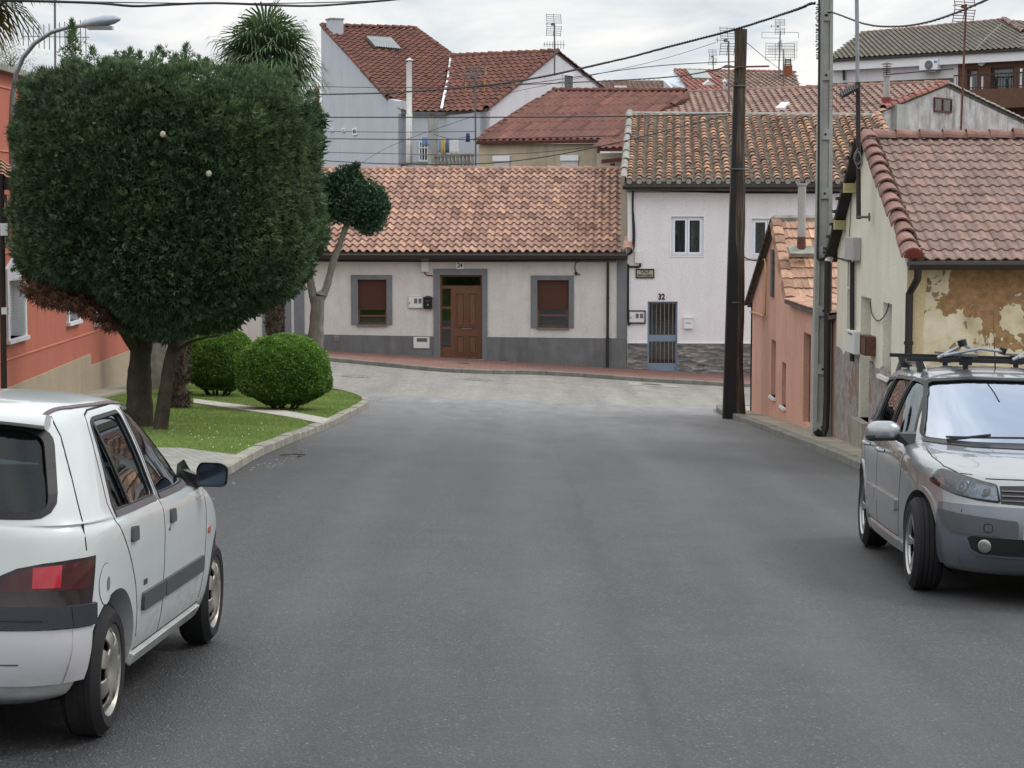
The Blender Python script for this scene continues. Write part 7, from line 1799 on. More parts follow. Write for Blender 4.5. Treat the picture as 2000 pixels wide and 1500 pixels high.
def wheel(car, x, y, r, wid, rim_r, kind, sg):
    """sg=-1: right side of the car"""
    w = thing_part(car, 'wheel'); c = V((x, y, r)); ax = V((0, sg, 0)); h = wid/2
    b = MB(); prof = [(rim_r, h-.012), (rim_r+.012, h), (rim_r+(r-rim_r)*.55, h+.004), (r-.022, h-.012), (r-.004, h-.03)]
    for i in range(5): z = (h-.035)*(1-2*i/4*1.0); prof += [(r, z+.008), (r, z-.02), (r-.009, z-.024), (r-.009, z-.03)] if i < 4 else []
    prof += [(r-.004, -h+.03), (r-.022, -h+.012), (rim_r, -h)]
    b.lathe(prof, c, ax, 56, closed=True); ty = car.bl(b, 'tyre', M['tyre'], w, True, 35)
    b = MB(); b.lathe([(0, h-.075), (rim_r*.99, h-.075), (rim_r*.99, -h+.02), (0, -h+.02)], c, ax, 32); car.bl(b, 'hub_back', M['dark'], w)
    e1, e2 = V((1, 0, 0)), V((0, 0, 1)); b = MB(); NA = 140
    if kind == 'cover':
        rad_ = [0, .05, .11, .2, .32, .45, .58, .66, .76, .82, .88, .95, 1.0]; dep = [.0, .0, -.004, .004, .012, .02, .022, .022, .018, .012, .004, -.002, -.012]
        def solid(u, a): k = (a*7/(2*math.pi)) % 1; return not (.60 < u < .86 and .28 < k < .72) 
    else:
        rad_ = [0, .08, .16, .2, .3, .42, .55, .68, .78, .86, .9, .95, 1.0]; dep = [-.03, -.03, -.032, -.02, -.016, -.012, -.008, -.005, -.002, .0, .0, .004, -.004]
        def solid(u, a): k = abs(((a*5/(2*math.pi)) % 1)-.5)*2; return u < .2 or u > .86 or k < .36-.10*u
    vs = []; N_ = len(rad_)
    for i in range(N_):
        for j in range(NA): a = 2*math.pi*j/NA; q = c+(e1*math.cos(a)+e2*math.sin(a))*rad_[i]*rim_r+ax*(h-.02+dep[i]*1.1); vs.append(q)
    fs = [(i*NA+j, i*NA+(j+1) % NA, (i+1)*NA+(j+1) % NA, (i+1)*NA+j) for i in range(N_-1) for j in range(NA) if solid((rad_[i]+rad_[i+1])/2, 2*math.pi*(j+.5)/NA)]
    b.add(vs, fs); o = car.bl(b, 'wheel_cover' if kind == 'cover' else 'rim', M['cover'] if kind == 'cover' else M['alloy'], w, True, 50); sm = o.modifiers.new('s', 'SOLIDIFY'); sm.thickness = .012 if kind == 'cover' else .03; sm.offset = -1 if sg > 0 else -1
    b = MB(); b.lathe([(rim_r*.93, h-.03), (rim_r*1.0, h-.012), (rim_r*1.03, h-.004), (rim_r*1.0, h-.03)], c, ax, 48, closed=True); car.bl(b, 'rim_edge', M['alloy'] if kind != 'cover' else M['cover'], w)
    if kind != 'cover':
        b = MB(); b.lathe([(0, h-.03), (.03, h-.032), (.032, h-.045)], c, ax, 16); car.bl(b, 'hub_cap', M['steelD'], w)
        for i in range(5): a = i*2*math.pi/5+.3; b = MB(); b.lathe([(0, 0), (.009, 0), (.009, .012), (0, .014)], c+(e1*math.cos(a)+e2*math.sin(a))*.052+ax*(h-.05), ax, 8); car.bl(b, 'bolt', M['steelD'], w)
    return w
def thing_part(car, name):
    o = bpy.data.objects.new(name, None); COL.objects.link(o); o.parent = car.root; o.empty_display_size = .1; return o
def build_car(root, Mx, rings, cav, wins, arches, paintm, arch_r, archy):
    vs, fs = shell(rings); base = tmpmesh(vs, fs, 0); bvh = BVHTree.FromObject(base, bpy.context.evaluated_depsgraph_get()); car = Car(root, Mx, bvh)
    cut = []
    cvs, cfs = shell(cav, 40, 3); cut.append(tmpmesh(cvs, cfs, 1))
    for ax in arches:
        for s_ in (-1, 1):
            n = 48; pl = [(ax[0]+math.cos(2*math.pi*i/n)*arch_r, ax[1]+math.sin(2*math.pi*i/n)*arch_r*(1.0)) for i in range(n)]
            cut.append(prism_tmp(pl, 'y', s_*archy, s_*1.2))
    for poly, view, a, c in wins: cut.append(prism_tmp(poly, view, a, c))
    me = carve(base, cut); me.materials.clear(); me.materials.append(paintm); me.materials.append(M['dark'])
    loc = wloc(root)
    # keep the mesh in car space: rotate into world axes
    me.transform(Matrix.Translation(-loc) @ Mx)
    me.polygons.foreach_set('use_smooth', [True]*len(me.polygons)); me.set_sharp_from_angle(angle=rad(28)); me.name = 'body'
    link('body', me, root, loc); return car
def seatobj(car, x, y, z0, h, w=.5, name='seat', rec=.2):
    b = MB()
    def rb(x0, x1, y0, y1, z0_, z1, sk=0):
        n = 10; P0 = rpoly([(y0, z0_), (y1, z0_), (y1, z1), (y0, z1)], .07, 4); b.prism([V((x0-sk*(q[1]-z0_), q[0], q[1])) for q in P0], [V((x1-sk*(q[1]-z0_), q[0], q[1])) for q in P0])
    rb(x-.06, x+.06, y-w/2, y+w/2, z0, z0+h, rec); rb(x-.0, x+.5, y-w/2, y+w/2, z0-.05, z0+.12)
    car.bl(b, name, M['seat']); b = MB(); rb(x-rec*(h+.03)-.04, x-rec*(h+.03)+.05, y-.13, y+.13, z0+h+.04, z0+h+.24, .1)
    b.tube([V((x-rec*h, y-.06, z0+h-.05)), V((x-rec*h-.03, y-.06, z0+h+.1))], .008, 5); b.tube([V((x-rec*h, y+.06, z0+h-.05)), V((x-rec*h-.03, y+.06, z0+h+.1))], .008, 5)
    car.bl(b, 'headrest', M['seat'])

# ------------------------------------------------------------------ white hatchback on the left
SL = math.atan(.0541+2*8.4e-5*9.5)
hd_ = rad(1.8); fwd = V((math.sin(hd_), math.cos(hd_), -math.tan(SL))).normalized(); left = V((-math.cos(hd_), math.sin(hd_), .025)).normalized(); upv = fwd.cross(left); left = upv.cross(fwd)
contact = V((-1.665, 8.47, 0)); o_ = contact+left*.80; o_.z = gz(o_.x, o_.y)+.008
Mx = Matrix((( fwd.x, left.x, upv.x, o_.x), (fwd.y, left.y, upv.y, o_.y), (fwd.z, left.z, upv.z, o_.z), (0, 0, 0, 1)))
clio = thing('parked_car', 'old white five door hatchback seen from behind, parked at the left kerb', 'car', o_)
WHITE = paint('white car paint', '#bdc2c2', rough=.3, coat=.8)
R = [  # xr, xf, half width, n front, n rear, z
    (-.40, 2.90, .66, 5, 6, .19), (-.49, 3.02, .745, 5, 6.5, .235), (-.545, 3.10, .785, 4.5, 6.5, .34), (-.56, 3.13, .80, 4.2, 6.5, .46),
    (-.545, 3.11, .803, 4.2, 6.5, .56), (-.525, 3.07, .806, 4.2, 6.5, .66), (-.515, 3.0, .806, 4, 6.5, .75),
    (-.50, 2.93, .797, 3.8, 6.5, [(-.5, .87), (.5, .87), (2.0, .845), (2.6, .79), (3.0, .76)]),
    (-.492, 2.80, .782, 3.6, 6.3, [(-.5, .905), (.5, .905), (2.0, .885), (2.6, .83), (3.0, .80)]),
    (-.48, 2.18, .765, 4.2, 6.3, [(-.5, .93), (.5, .93), (1.9, .92), (2.2, .92)]),
    (-.455, 2.00, .73, 4.2, 6, 1.018), (-.405, 1.78, .684, 4.2, 5.5, 1.137), (-.355, 1.58, .636, 4.2, 5.4, 1.245), (-.31, 1.40, .592, 4.0, 5.4, 1.328),
    (-.25, 1.26, .553, 3.6, 5.2, 1.368), (-.14, 1.12, .48, 3.3, 4.8, 1.393), (.06, .95, .36, 3, 4, 1.408), (.3, .75, .18, 2.5, 2.5, 1.416), (.48, .56, .03, 2, 2, 1.419)]
cav = [(-.43, 2.0, .62, 4, 5, .32), (-.43, 2.05, .70, 4, 5, .5), (-.42, 2.12, .735, 4, 5, .80), (-.42, 2.10, .725, 3.2, 5.5, .92), (-.345, 1.72, .635, 3, 5, 1.13), (-.235, 1.34, .54, 3, 4.6, 1.32), (-.08, 1.1, .40, 3, 3.5, 1.36), (.3, .8, .1, 2.5, 2.5, 1.365)]
rw_ = rpoly([(.05, .945), (.845, .945), (.80, 1.322), (.29, 1.312), (.22, 1.295)], .03)
fw_ = rpoly([(.935, .945), (1.885, .945), (1.70, 1.10), (1.52, 1.225), (1.36, 1.298), (1.20, 1.328), (.90, 1.328)], .035)
bw_ = rpoly([(-.615, .965), (.615, .965), (.54, 1.275), (.44, 1.312), (-.44, 1.312), (-.54, 1.275)], .08)
ws_ = rpoly([(-.64, .97), (.64, .97), (.50, 1.318), (-.50, 1.318)], .06)
car = build_car(clio, Mx, R, cav, [(rw_, 'y', -.9, -.45), (rw_, 'y', .9, .45), (fw_, 'y', -.9, -.45), (fw_, 'y', .9, .45), (bw_, 'x', -.7, -.15), (ws_, 'x', 1.15, 2.4)], [(0, .285), (2.472, .285)], WHITE, .335, .50)
for y_ in (-.688, .688):
    sg = -1 if y_ < 0 else 1
    for x_ in (0, 2.472): wheel(car, x_, y_, .277, .170, .188, 'cover', sg)
def glassset(car, poly, view, gm, fr=.022, fm='rubber', off=-.012):
    g_ = car.panel('window_glass', offpoly(poly, .008), view, gm, off, .08, .0)
    b = MB(); car.strip(b, offpoly(poly, .004), view, fr, .003, True); car.bl(b, 'window_seal', M[fm], g_); return g_
def offpoly(poly, d):
    A_ = sum(poly[i-1][0]*poly[i][1]-poly[i][0]*poly[i-1][1] for i in range(len(poly))); sg = 1 if A_ > 0 else -1; out = []; n = len(poly)
    for i in range(n):
        a, c = V(poly[i-1]), V(poly[(i+1) % n]); t_ = (c-a).normalized(); out.append((poly[i][0]+t_.y*d*sg, poly[i][1]-t_.x*d*sg))
    return out
for vw in ('R', 'L'):
    glassset(car, rw_, vw, M['cglass'], .016); glassset(car, fw_, vw, M['cglass'], .016)
glassset(car, bw_, 'B', M['rglass'], .03); glassset(car, ws_, 'F', M['cglass'], .03)
b = MB(); car.strip(b, [(.345, .935), (.255, 1.305)], 'R', .028, .004); car.bl(b, 'quarter_bar', M['rubber'])
for x0, x1 in ((.05, .855), (.93, 1.90)): b = MB(); car.strip(b, [(x0, .928), (x1, .928)], 'R', .026, .006); car.bl(b, 'waist_trim', mat('waist trim', '#4f4a4d', .1, 9, .6, bmp=0))
def seamset(car, lines, view, w=.007, nm='door_seam'):
    for l in lines: b = MB(); car.strip(b, l, view, w, .0012); car.bl(b, nm, M['seam'])
door_r = [(.30, .60), (.20, .72), (.10, .82), (.02, .90), (.0, .98), (.08, 1.16), (.15, 1.28), (.20, 1.335), (.30, 1.352), (.865, 1.362), (.875, 1.15), (.90, .93), (.905, .60), (.905, .30)]
door_f = [(.88, 1.362), (1.2, 1.358), (1.42, 1.305), (1.66, 1.18), (1.95, .97), (1.985, .93), (2.0, .8), (1.985, .5), (1.93, .32)]
ar = [(.335*1.02*math.cos(rad(a)), .285+.335*1.02*math.sin(rad(a))) for a in range(60, 2, -8)]
for vw in ('R', 'L'):
    seamset(car, [door_r, door_f, [(.385, .36), (.36, .42), (.345, .5), (.30, .60)], [(.385, .30), (1.93, .30)]], vw)
seamset(car, [[(s_*.585, 1.345), (s_*.65, 1.265), (s_*.72, 1.10), (s_*.775, .95), (s_*.80, .86), (s_*.81, .815)] for s_ in (-1, 1)], 'BW', .007, 'tailgate_seam')
b = MB(); pl = [(-.235, -.505), (.1, -.545), (.5, -.555), (.9, -.555), (1.12, -.54), (1.24, -.52)]; car.strip(b, pl, 'T', .016, .006); car.bl(b, 'roof_gutter_trim', mat('roof trim', '#55484a', .1, 9, .6, bmp=0)); b = MB(); car.strip(b, [(x, -y) for x, y in pl], 'T', .016, .006); car.bl(b, 'roof_gutter_trim', M['gutter'])
b = MB(); car.strip(b, [(-.225, -.50), (-.245, 0), (-.225, .50)], 'T', .006, .0015); car.bl(b, 'tailgate_seam', M['seam'])
# rear spoiler
b = MB(); N_ = 24; secs = []
for i in range(N_+1):
    y = -.545+1.09*i/N_; k = 1-abs(y/.545)**8; x0 = -.225-.03*(1-(y/.6)**2); zt = 1.378-.028*abs(y/.545)**3
    secs.append([V((x0+.03, y, zt)), V((x0-.05, y, zt+.006)), V((x0-.125*(.55+.45*k), y, zt-.018)), V((x0-.135*(.55+.45*k), y, zt-.035)), V((x0-.12*(.55+.45*k), y, zt-.048)), V((x0-.05, y, zt-.055)), V((x0+.03, y, zt-.045))])
b.add([v for s_ in secs for v in s_], [(i*7+j, i*7+(j+1) % 7, (i+1)*7+(j+1) % 7, (i+1)*7+j) for i in range(N_) for j in range(7)]+[tuple(range(7))[::-1], tuple(range(N_*7, N_*7+7))]); car.bl(b, 'rear_spoiler', WHITE, None, True, 50)
# bumpers
def band(car, name, z0, z1, x_end, off, m, rear=True, y0=None, par=None, ztop=None, nz=5, front_lim=None):
    """wrap a band round the rear (or front) of the car from side to side"""
    b = MB(); rows = []
    for k in range(nz+1):
        z = z0+(z1-z0)*k/nz; row = []
        side = [x_end+(((-.42 if rear else front_lim)-x_end))*i/10 for i in range(11)]
        for x in side: l, n_ = car.hit((x, z), 'R'); row.append(l+n_*off)
        w_ = .70 if y0 is None else y0
        for i in range(25): l, n_ = car.hit((-w_+2*w_*i/24, z), 'B' if rear else 'F'); row.append(l+n_*off)
        for x in side[::-1]: l, n_ = car.hit((x, z), 'L'); row.append(l+n_*off)
        rows.append(row)
    n = len(rows[0]); top = []; bot = []
    vs = [v for r_ in rows for v in r_]; b.add(vs, [(k*n+i, k*n+i+1, (k+1)*n+i+1, (k+1)*n+i) for k in range(nz) for i in range(n-1)])
    cx = V((1.2, 0, 0))
    def inn(v): q = V((cx.x, 0, v.z)); d = (v-q); d.z = 0; return v-d.normalized()*.05
    for r_ in (rows[0], rows[-1]): b.add(r_+[inn(v) for v in r_], [(i, i+1, n+i+1, n+i) for i in range(n-1)])
    for i in (0, n-1): e = [r_[i] for r_ in rows]; b.add(e+[inn(v) for v in e], [(k, k+1, nz+1+k+1, nz+1+k) for k in range(nz)])
    return car.bl(b, name, m, par, True, 40)
BUMPW = paint('light grey bumper paint', '#b3b2b8', rough=.45, coat=.3, dz=.42)
rb1 = band(car, 'rear_bumper', .30, .512, -.31, .022, BUMPW); band(car, 'bumper_strip', .516, .60, -.285, .03, M['bump'], par=rb1)
b = MB(); car.strip(b, [(-.60, .55), (.60, .55)], 'B', .004, .0315); car.bl(b, 'bumper_groove', M['seam'], rb1)
b = MB(); car.strip(b, [(-.52, .385), (.52, .385)], 'B', .005, .0235); car.bl(b, 'bumper_groove', M['steelD'], rb1)
fb = band(car, 'front_bumper', .25, .56, 2.86, .02, BUMPW, False, .66, front_lim=2.95)
# tail lights
for s_, vw2 in ((-1, 'R'), (1, 'L')):
    tl = thing_part(car, 'tail_light'); f = lambda pl: [(s_*a, z) for a, z in pl]
    b = MB(); car.panel('', f([(.34, .600), (.865, .600), (.872, .790), (.72, .786), (.60, .776), (.50, .757), (.43, .725), (.37, .665)]), 'BW', None, .006, .03, .02, b=b)
    car.panel('', [(-.555+.10, .628), (-.435, .628), (-.435, .815), (-.52, .812), (-.545, .81)], vw2, None, .004, .02, .02, b=b) if False else None
    ho = car.bl(b, 'lens_dark', M['lampdark'], tl)
    b = MB(); car.panel('', f([(.43, .665), (.845, .665), (.85, .775), (.72, .774), (.60, .765), (.51, .747), (.455, .72)]), 'BW', None, .009, .03, .003, b=b); car.bl(b, 'lens_red', M['lampred'], tl)
    b = MB(); car.panel('', f([(.56, .678), (.672, .678), (.672, .768), (.56, .760)]), 'BW', None, .012, .03, .003, b=b); car.bl(b, 'reflector', M['lampred2'], tl)
# side mouldings, handles, filler flap, repeater
for vw, s_ in (('R', -1), ('L', 1)):
    for seg, nm in (([(.43, .50), (.90, .50)], 'side_moulding'), ([(.915, .50), (1.90, .50)], 'side_moulding')):
        (x0, z_), (x1, _) = seg; car.panel(nm, rpoly([(x0, .465), (x1, .465), (x1, .545), (x0, .545)], .02), vw, M['trimg'], .016, .1, .02)
    for x0 in (.19, 1.015):
        hn_ = car.panel('door_handle', rpoly([(x0, .795), (x0+.115, .795), (x0+.12, .855), (x0+.02, .86)], .015), vw, M['trimg'], .014, .03, .02)
    b = MB(); l, n_ = car.hit((1.005, .775), vw); b.lathe([(0, 0), (.012, 0), (.012, .006), (0, .006)], l, n_, 10); car.bl(b, 'door_lock', M['steel'])
    car.panel('side_repeater', rpoly([(2.055, .64), (2.115, .64), (2.12, .675), (2.06, .675)], .012), vw, M['orange'], .008, .03, .01)
    b = MB(); car.panel('', rpoly([(.385, .235), (1.95, .235), (1.95, .285), (.385, .285)], .01), vw, None, .018, .15, .03, b=b); car.bl(b, 'sill', WHITE)
c_ = (-.155, .66); circ = [(c_[0]+.066*math.cos(a), c_[1]+.085*math.sin(a)) for a in [2*math.pi*i/24 for i in range(24)]]
fl_ = car.panel('fuel_flap', circ, 'R', WHITE, .003, .03, .004); b = MB(); car.strip(b, circ, 'R', .004, .0015, True); car.bl(b, 'flap_seam', M['seam'], fl_)
b = MB(); car.panel('', [(c_[0]+.02+.014*math.cos(a), c_[1]+.03*math.sin(a)) for a in [2*math.pi*i/12 for i in range(12)]], 'R', None, .006, .03, .002, b=b); car.bl(b, 'finger_recess', M['steel'], fl_)
for i in range(3): b = MB(); car.panel('', [(.46+.026*i, .575), (.478+.026*i, .575), (.478+.026*i, .60), (.46+.026*i, .60)], 'R', None, .003, .05, .002, b=b); car.bl(b, 'badge_letter', M['trimg'])
# mirrors
for vw, s_ in (('R', -1), ('L', 1)):
    mo = thing_part(car, 'wing_mirror'); b = MB(); pts_ = rpoly([(-.076, -.060), (.076, -.060), (.08, .042), (.045, .062), (-.062, .062), (-.08, .028)], .034, 5)
    cx_, cy_, cz_ = 1.78, s_*.862, .965
    f = lambda q, d, k: V((cx_+d, cy_+s_*-1*q[0]*-1*k, cz_+q[1]*k)); n = len(pts_)
    secs = [(0.0, 1.0), (.02, 1.02), (.06, .92), (.10, .7), (.125, .4)]
    vs = [f(q, d, k) for d, k in secs for q in pts_]; b.add(vs, [(i*n+j, i*n+(j+1) % n, (i+1)*n+(j+1) % n, (i+1)*n+j) for i in range(4) for j in range(n)]+[tuple(range(4*n, 5*n))])
    b.add([f(q, .0, 1) for q in pts_]+[f(q, .012, .86) for q in pts_], [(j, (j+1) % n, n+(j+1) % n, n+j) for j in range(n)])
    b.prism([V((cx_+.02, s_*.78, cz_-.07)), V((cx_+.13, s_*.78, cz_-.075)), V((cx_+.10, s_*.70, cz_+.07)), V((cx_+.04, s_*.70, cz_+.02))], [V((cx_+.03, s_*.745, cz_-.10)), V((cx_+.15, s_*.745, cz_-.10)), V((cx_+.02, s_*.68, cz_+.05)), V((cx_+.0, s_*.68, cz_-.02))])
    b.prism([V((cx_+.03, s_*.80, cz_-.065)), V((cx_+.08, s_*.80, cz_-.065)), V((cx_+.08, s_*.80, cz_-.01)), V((cx_+.03, s_*.80, cz_-.01))], [V((cx_+.04, s_*.70, cz_-.075)), V((cx_+.11, s_*.70, cz_-.075)), V((cx_+.08, s_*.70, cz_+.03)), V((cx_+.04, s_*.70, cz_+.02))])
    car.bl(b, 'housing', M['blackp'], mo, True, 50)
    b = MB(); b.add([f(q, .011, .87) for q in pts_], [tuple(range(n))]); car.bl(b, 'mirror_glass', mat('mirror silver', '#3c4450', .05, 3, .08, metal=.9, bmp=0), mo)
for y_ in (-.36, .36): seatobj(car, .98, y_, .42, .52, .48)
for y_ in (-.34, .34): seatobj(car, .12, y_, .42, .44, .56, 'rear_seat', .25)
b = MB(); b.box(1.62, 2.05, -.62, .62, .62, .86); b.box(-.40, -.05, -.58, .58, .86, .885); car.bl(b, 'dashboard', M['dark'])
b = MB(); ax_ = V((-.9, 0, .43)).normalized(); b.lathe([(.17, -.012), (.185, 0), (.17, .012), (.158, 0)], V((1.5, .36, .84)), ax_, 24, closed=True); b.box(1.48, 1.53, .2, .52, .83, .86); car.bl(b, 'steering_wheel', M['dark'])
b = MB(); b.box(-.1, 2.4, -.6, .6, .16, .19+.03); b.tube([V((-.5, .35, .24)), V((0, .35, .24))], .025, 8); car.bl(b, 'underbody', M['dark'])
b = MB(); fl = [(2.10, -.79), (2.95, -.70)]; b.box(-.01, .01, 0, .01, 0, .01); 
# front light cluster edge seen past the wing
for s_ in (-1, 1): b = MB(); car.panel('', [(s_*.42, .60), (s_*.70, .60), (s_*.69, .74), (s_*.42, .74)], 'F', None, .006, .05, .01, b=b); car.bl(b, 'headlight', M['wglass'])
b = MB(); car.strip(b, [(-.44, .905), (0, .912), (.44, .905)], 'B', .0, .0) if False else None

# ------------------------------------------------------------------ silver estate on the right
SL2 = math.atan(.0541+2*8.4e-5*14.5)
a_ = rad(2.9); fwd = V((-math.sin(a_), -math.cos(a_), math.tan(SL2))).normalized(); left = V((math.cos(a_), -math.sin(a_), -.025)).normalized(); upv = fwd.cross(left).normalized(); left = upv.cross(fwd)
cf = V((2.735, 13.98, 0)); o_ = cf-fwd*2.686+left*.865; o_.z = gz(o_.x, o_.y)+.008
Mx = Matrix(((fwd.x, left.x, upv.x, o_.x), (fwd.y, left.y, upv.y, o_.y), (fwd.z, left.z, upv.z, o_.z), (0, 0, 0, 1)))
est = thing('parked_car', 'silver grey estate car facing the camera with roof rack, parked at the right pavement', 'car', o_)
Car.long = True
SILV = paint('silver metallic paint', '#8b8e92', rough=.34, coat=.9, metal=.6, dz=.45)
R = [(-.80, 3.22, .74, 3.6, 5, .17), (-.88, 3.40, .83, 3.4, 5, .20), (-.93, 3.50, .865, 3.2, 5, .29), (-.95, 3.535, .88, 3.1, 5, .42), (-.95, 3.52, .886, 3.1, 5, .54), (-.94, 3.47, .888, 3.1, 5, .65),
    (-.92, 3.42, .886, 3.1, 5, [(-.9, .79), (1.5, .79), (2.9, .775), (3.4, .745)]),
    (-.91, 3.37, .878, 3.1, 5, [(-.9, .88), (1.2, .875), (2.2, .865), (2.9, .83), (3.4, .79)]),
    (-.895, 3.29, .862, 3.1, 5, [(-.9, .94), (1.2, .93), (2.2, .915), (2.9, .87), (3.3, .825)]),
    (-.885, 3.16, .842, 3.0, 5, [(-.9, .99), (1.2, .975), (2.2, .945), (2.8, .895), (3.2, .85)]),
    (-.875, 2.80, .825, 3.0, 5, [(-.9, 1.01), (1.2, .985), (2.2, .965), (2.8, .93)]),
    (-.865, 2.38, .808, 3.6, 5, [(-.9, 1.025), (1.2, 1.0), (2.0, .99), (2.4, .985)]),
    (-.83, 2.16, .77, 3.9, 5, 1.105), (-.78, 1.93, .728, 4.0, 4.8, 1.22), (-.72, 1.71, .686, 4.0, 4.6, 1.322), (-.65, 1.52, .642, 4.0, 4.5, 1.405), (-.57, 1.36, .59, 3.6, 4.2, 1.455), (-.42, 1.2, .51, 3.2, 4, 1.483), (-.2, 1.0, .38, 3, 3.5, 1.502), (.1, .75, .18, 2.5, 2.5, 1.513), (.3, .5, .03, 2, 2, 1.517)]
cav = [(-.82, 2.1, .66, 4, 5, .32), (-.85, 2.2, .76, 4, 5, .55), (-.84, 2.28, .775, 3.4, 5, .9), (-.80, 2.26, .755, 2.8, 5, 1.0), (-.70, 1.86, .68, 2.9, 4.6, 1.19), (-.56, 1.42, .60, 3, 4.3, 1.35), (-.2, 1.0, .4, 3, 3.5, 1.40), (.2, .7, .1, 2.5, 2.5, 1.405)]
w1 = rpoly([(1.02, 1.015), (1.84, 1.005), (1.80, 1.06), (1.63, 1.205), (1.47, 1.315), (1.33, 1.38), (1.18, 1.40), (1.02, 1.405)], .03)
w2 = rpoly([(.18, 1.035), (.96, 1.018), (.965, 1.405), (.5, 1.405), (.2, 1.395)], .03)
w3 = rpoly([(-.62, 1.06), (.11, 1.04), (.13, 1.39), (-.25, 1.37), (-.5, 1.31)], .03)
ws_ = rpoly([(-.70, 1.015), (-.4, 1.0), (.4, 1.0), (.70, 1.015), (.575, 1.405), (.30, 1.432), (-.30, 1.432), (-.575, 1.405)], .05)
bw_ = rpoly([(-.6, 1.05), (.6, 1.05), (.52, 1.35), (-.52, 1.35)], .05)
car = build_car(est, Mx, R, cav, [(w1, 'y', -.95, -.45), (w1, 'y', .95, .45), (w2, 'y', -.95, -.45), (w2, 'y', .95, .45), (w3, 'y', -.95, -.45), (ws_, 'x', 1.25, 2.7), (bw_, 'x', -1, -.4)], [(0, .32), (2.686, .32)], SILV, .365, .55)
for y_ in (-.762, .762):
    for x_ in (0, 2.686): wheel(car, x_, y_, .317, .205, .212, 'alloy', -1 if y_ < 0 else 1)
for vw in ('R', 'L'):
    for w_ in (w1, w2): glassset(car, w_, vw, M['cglass'], .024)
glassset(car, w3, 'R', M['cglass'], .024); glassset(car, ws_, 'F', M['wscreen'], .018); glassset(car, bw_, 'B', M['cglass'], .035)
for vw in ('R', 'L'):
    seamset(car, [[(2.17, .955), (2.16, .8), (2.14, .5), (2.08, .30)], [(1.0, 1.422), (.99, .9), (.985, .30)], [(.30, .62), (.17, .75), (.08, .92), (.06, 1.03), (.13, 1.415), (1.0, 1.422)], [(.40, .30), (2.08, .30)]], vw)
    for x0, x1 in ((.46, .98), (1.0, 2.07)): car.panel('side_moulding', rpoly([(x0, .48), (x1, .48), (x1, .57), (x0, .57)], .015), vw, SILV, .02, .12, .025)
    for x0 in (.30, 1.17):
        b = MB(); l0, n0 = car.hit((x0, .87), vw); l1, n1 = car.hit((x0+.17, .865), vw); sg = -1 if vw == 'R' else 1
        b.tube([l0, l0+n0*.035+V((.02, 0, 0)), (l0+l1)/2+n0*.045, l1+n1*.035-V((.02, 0, 0)), l1], [.012, .017, .018, .017, .012], 8); car.bl(b, 'door_handle', SILV)
    for x0 in (2.686, 0):
        b = MB(); lip = [(x0+.382*math.cos(rad(q)), .32+.382*math.sin(rad(q))) for q in range(-12, 193, 8)]; car.strip(b, lip, vw, .035, .010); car.bl(b, 'wheel_arch_lip', SILV)
    car.panel('sill', rpoly([(.42, .21), (2.28, .21), (2.26, .28), (.44, .28)], .01), vw, SILV, .018, .15, .03)
# bonnet seams from above
for s_ in (-1, 1): seamset(car, [[(2.30, s_*.715), (2.6, s_*.715), (2.9, s_*.68), (3.08, s_*.61), (3.16, s_*.53)]], 'T', .007, 'bonnet_seam')
seamset(car, [[(-.46, .815), (-.2, .818), (.2, .818), (.46, .815)]], 'F', .006, 'bonnet_seam')
# scuttle and wipers
b = MB(); car.strip(b, [(-.70, .998), (-.4, .985), (0, .98), (.4, .985), (.70, .998)], 'F', .022, .006); car.bl(b, 'scuttle', M['blackp'])
for y0, y1 in ((-.55, .02), (.05, .6)):
    b = MB(); pts_ = []
    for i in range(9): l, n_ = car.hit((y0+(y1-y0)*i/8, 1.012+.012*i/8), 'F'); pts_.append(l+n_*.025)
    b.tube(pts_, .008, 6); b.tube([pts_[0]+V((.03, 0, -.02)), pts_[4]+V((.015, 0, .02))], .010, 6); car.bl(b, 'wiper', M['blackp'])
# headlights
M['clear'] = glassmat('headlight glass', (.80, .83, .87), 1.5, .0, .02)
for s_ in (-1, 1):
    hl_ = thing_part(car, 'headlight'); f = lambda pl: [(s_*y, z) for y, z in pl]
    shp = rpoly(f([(.40, .675), (.55, .682), (.72, .70), (.88, .73), (1.03, .765), (.98, .79), (.88, .828), (.80, .842), (.74, .838), (.62, .815), (.50, .79), (.41, .775)]), .012, 3)
    car.panel('reflector', shp, 'FW', mat('lamp reflector', '#66707c', .6, 26, .16, metal=.85, bmp=.3), .004, .03, .01, hl_)
    for (y_, z_, r_) in ((.49, .735, .036), (.66, .755, .046)):
        l, n_ = car.hit((s_*y_, z_), 'FW'); b = MB(); b.lathe([(0, .002), (r_*.35, .012), (r_*.5, .008), (r_, .010), (r_*1.05, .004)], l, n_, 24); car.bl(b, 'bulb_bowl', mat('lamp bowl', '#5d6672', .4, 60, .2, metal=.8, bmp=0), hl_)
    b = MB(); car.panel('', f([(.84, .745), (.93, .762), (.92, .785), (.84, .80)]), 'FW', None, .007, .03, .004, b=b); car.bl(b, 'indicator', mat('faint orange lens', '#9a6a58', .2, 12, .2, bmp=0), hl_)
    car.panel('lens', shp, 'FW', M['clear'], .020, .03, .02, hl_)
    b = MB(); car.strip(b, shp, 'FW', .014, .009, True); car.bl(b, 'lamp_seal', M['rubber'], hl_)
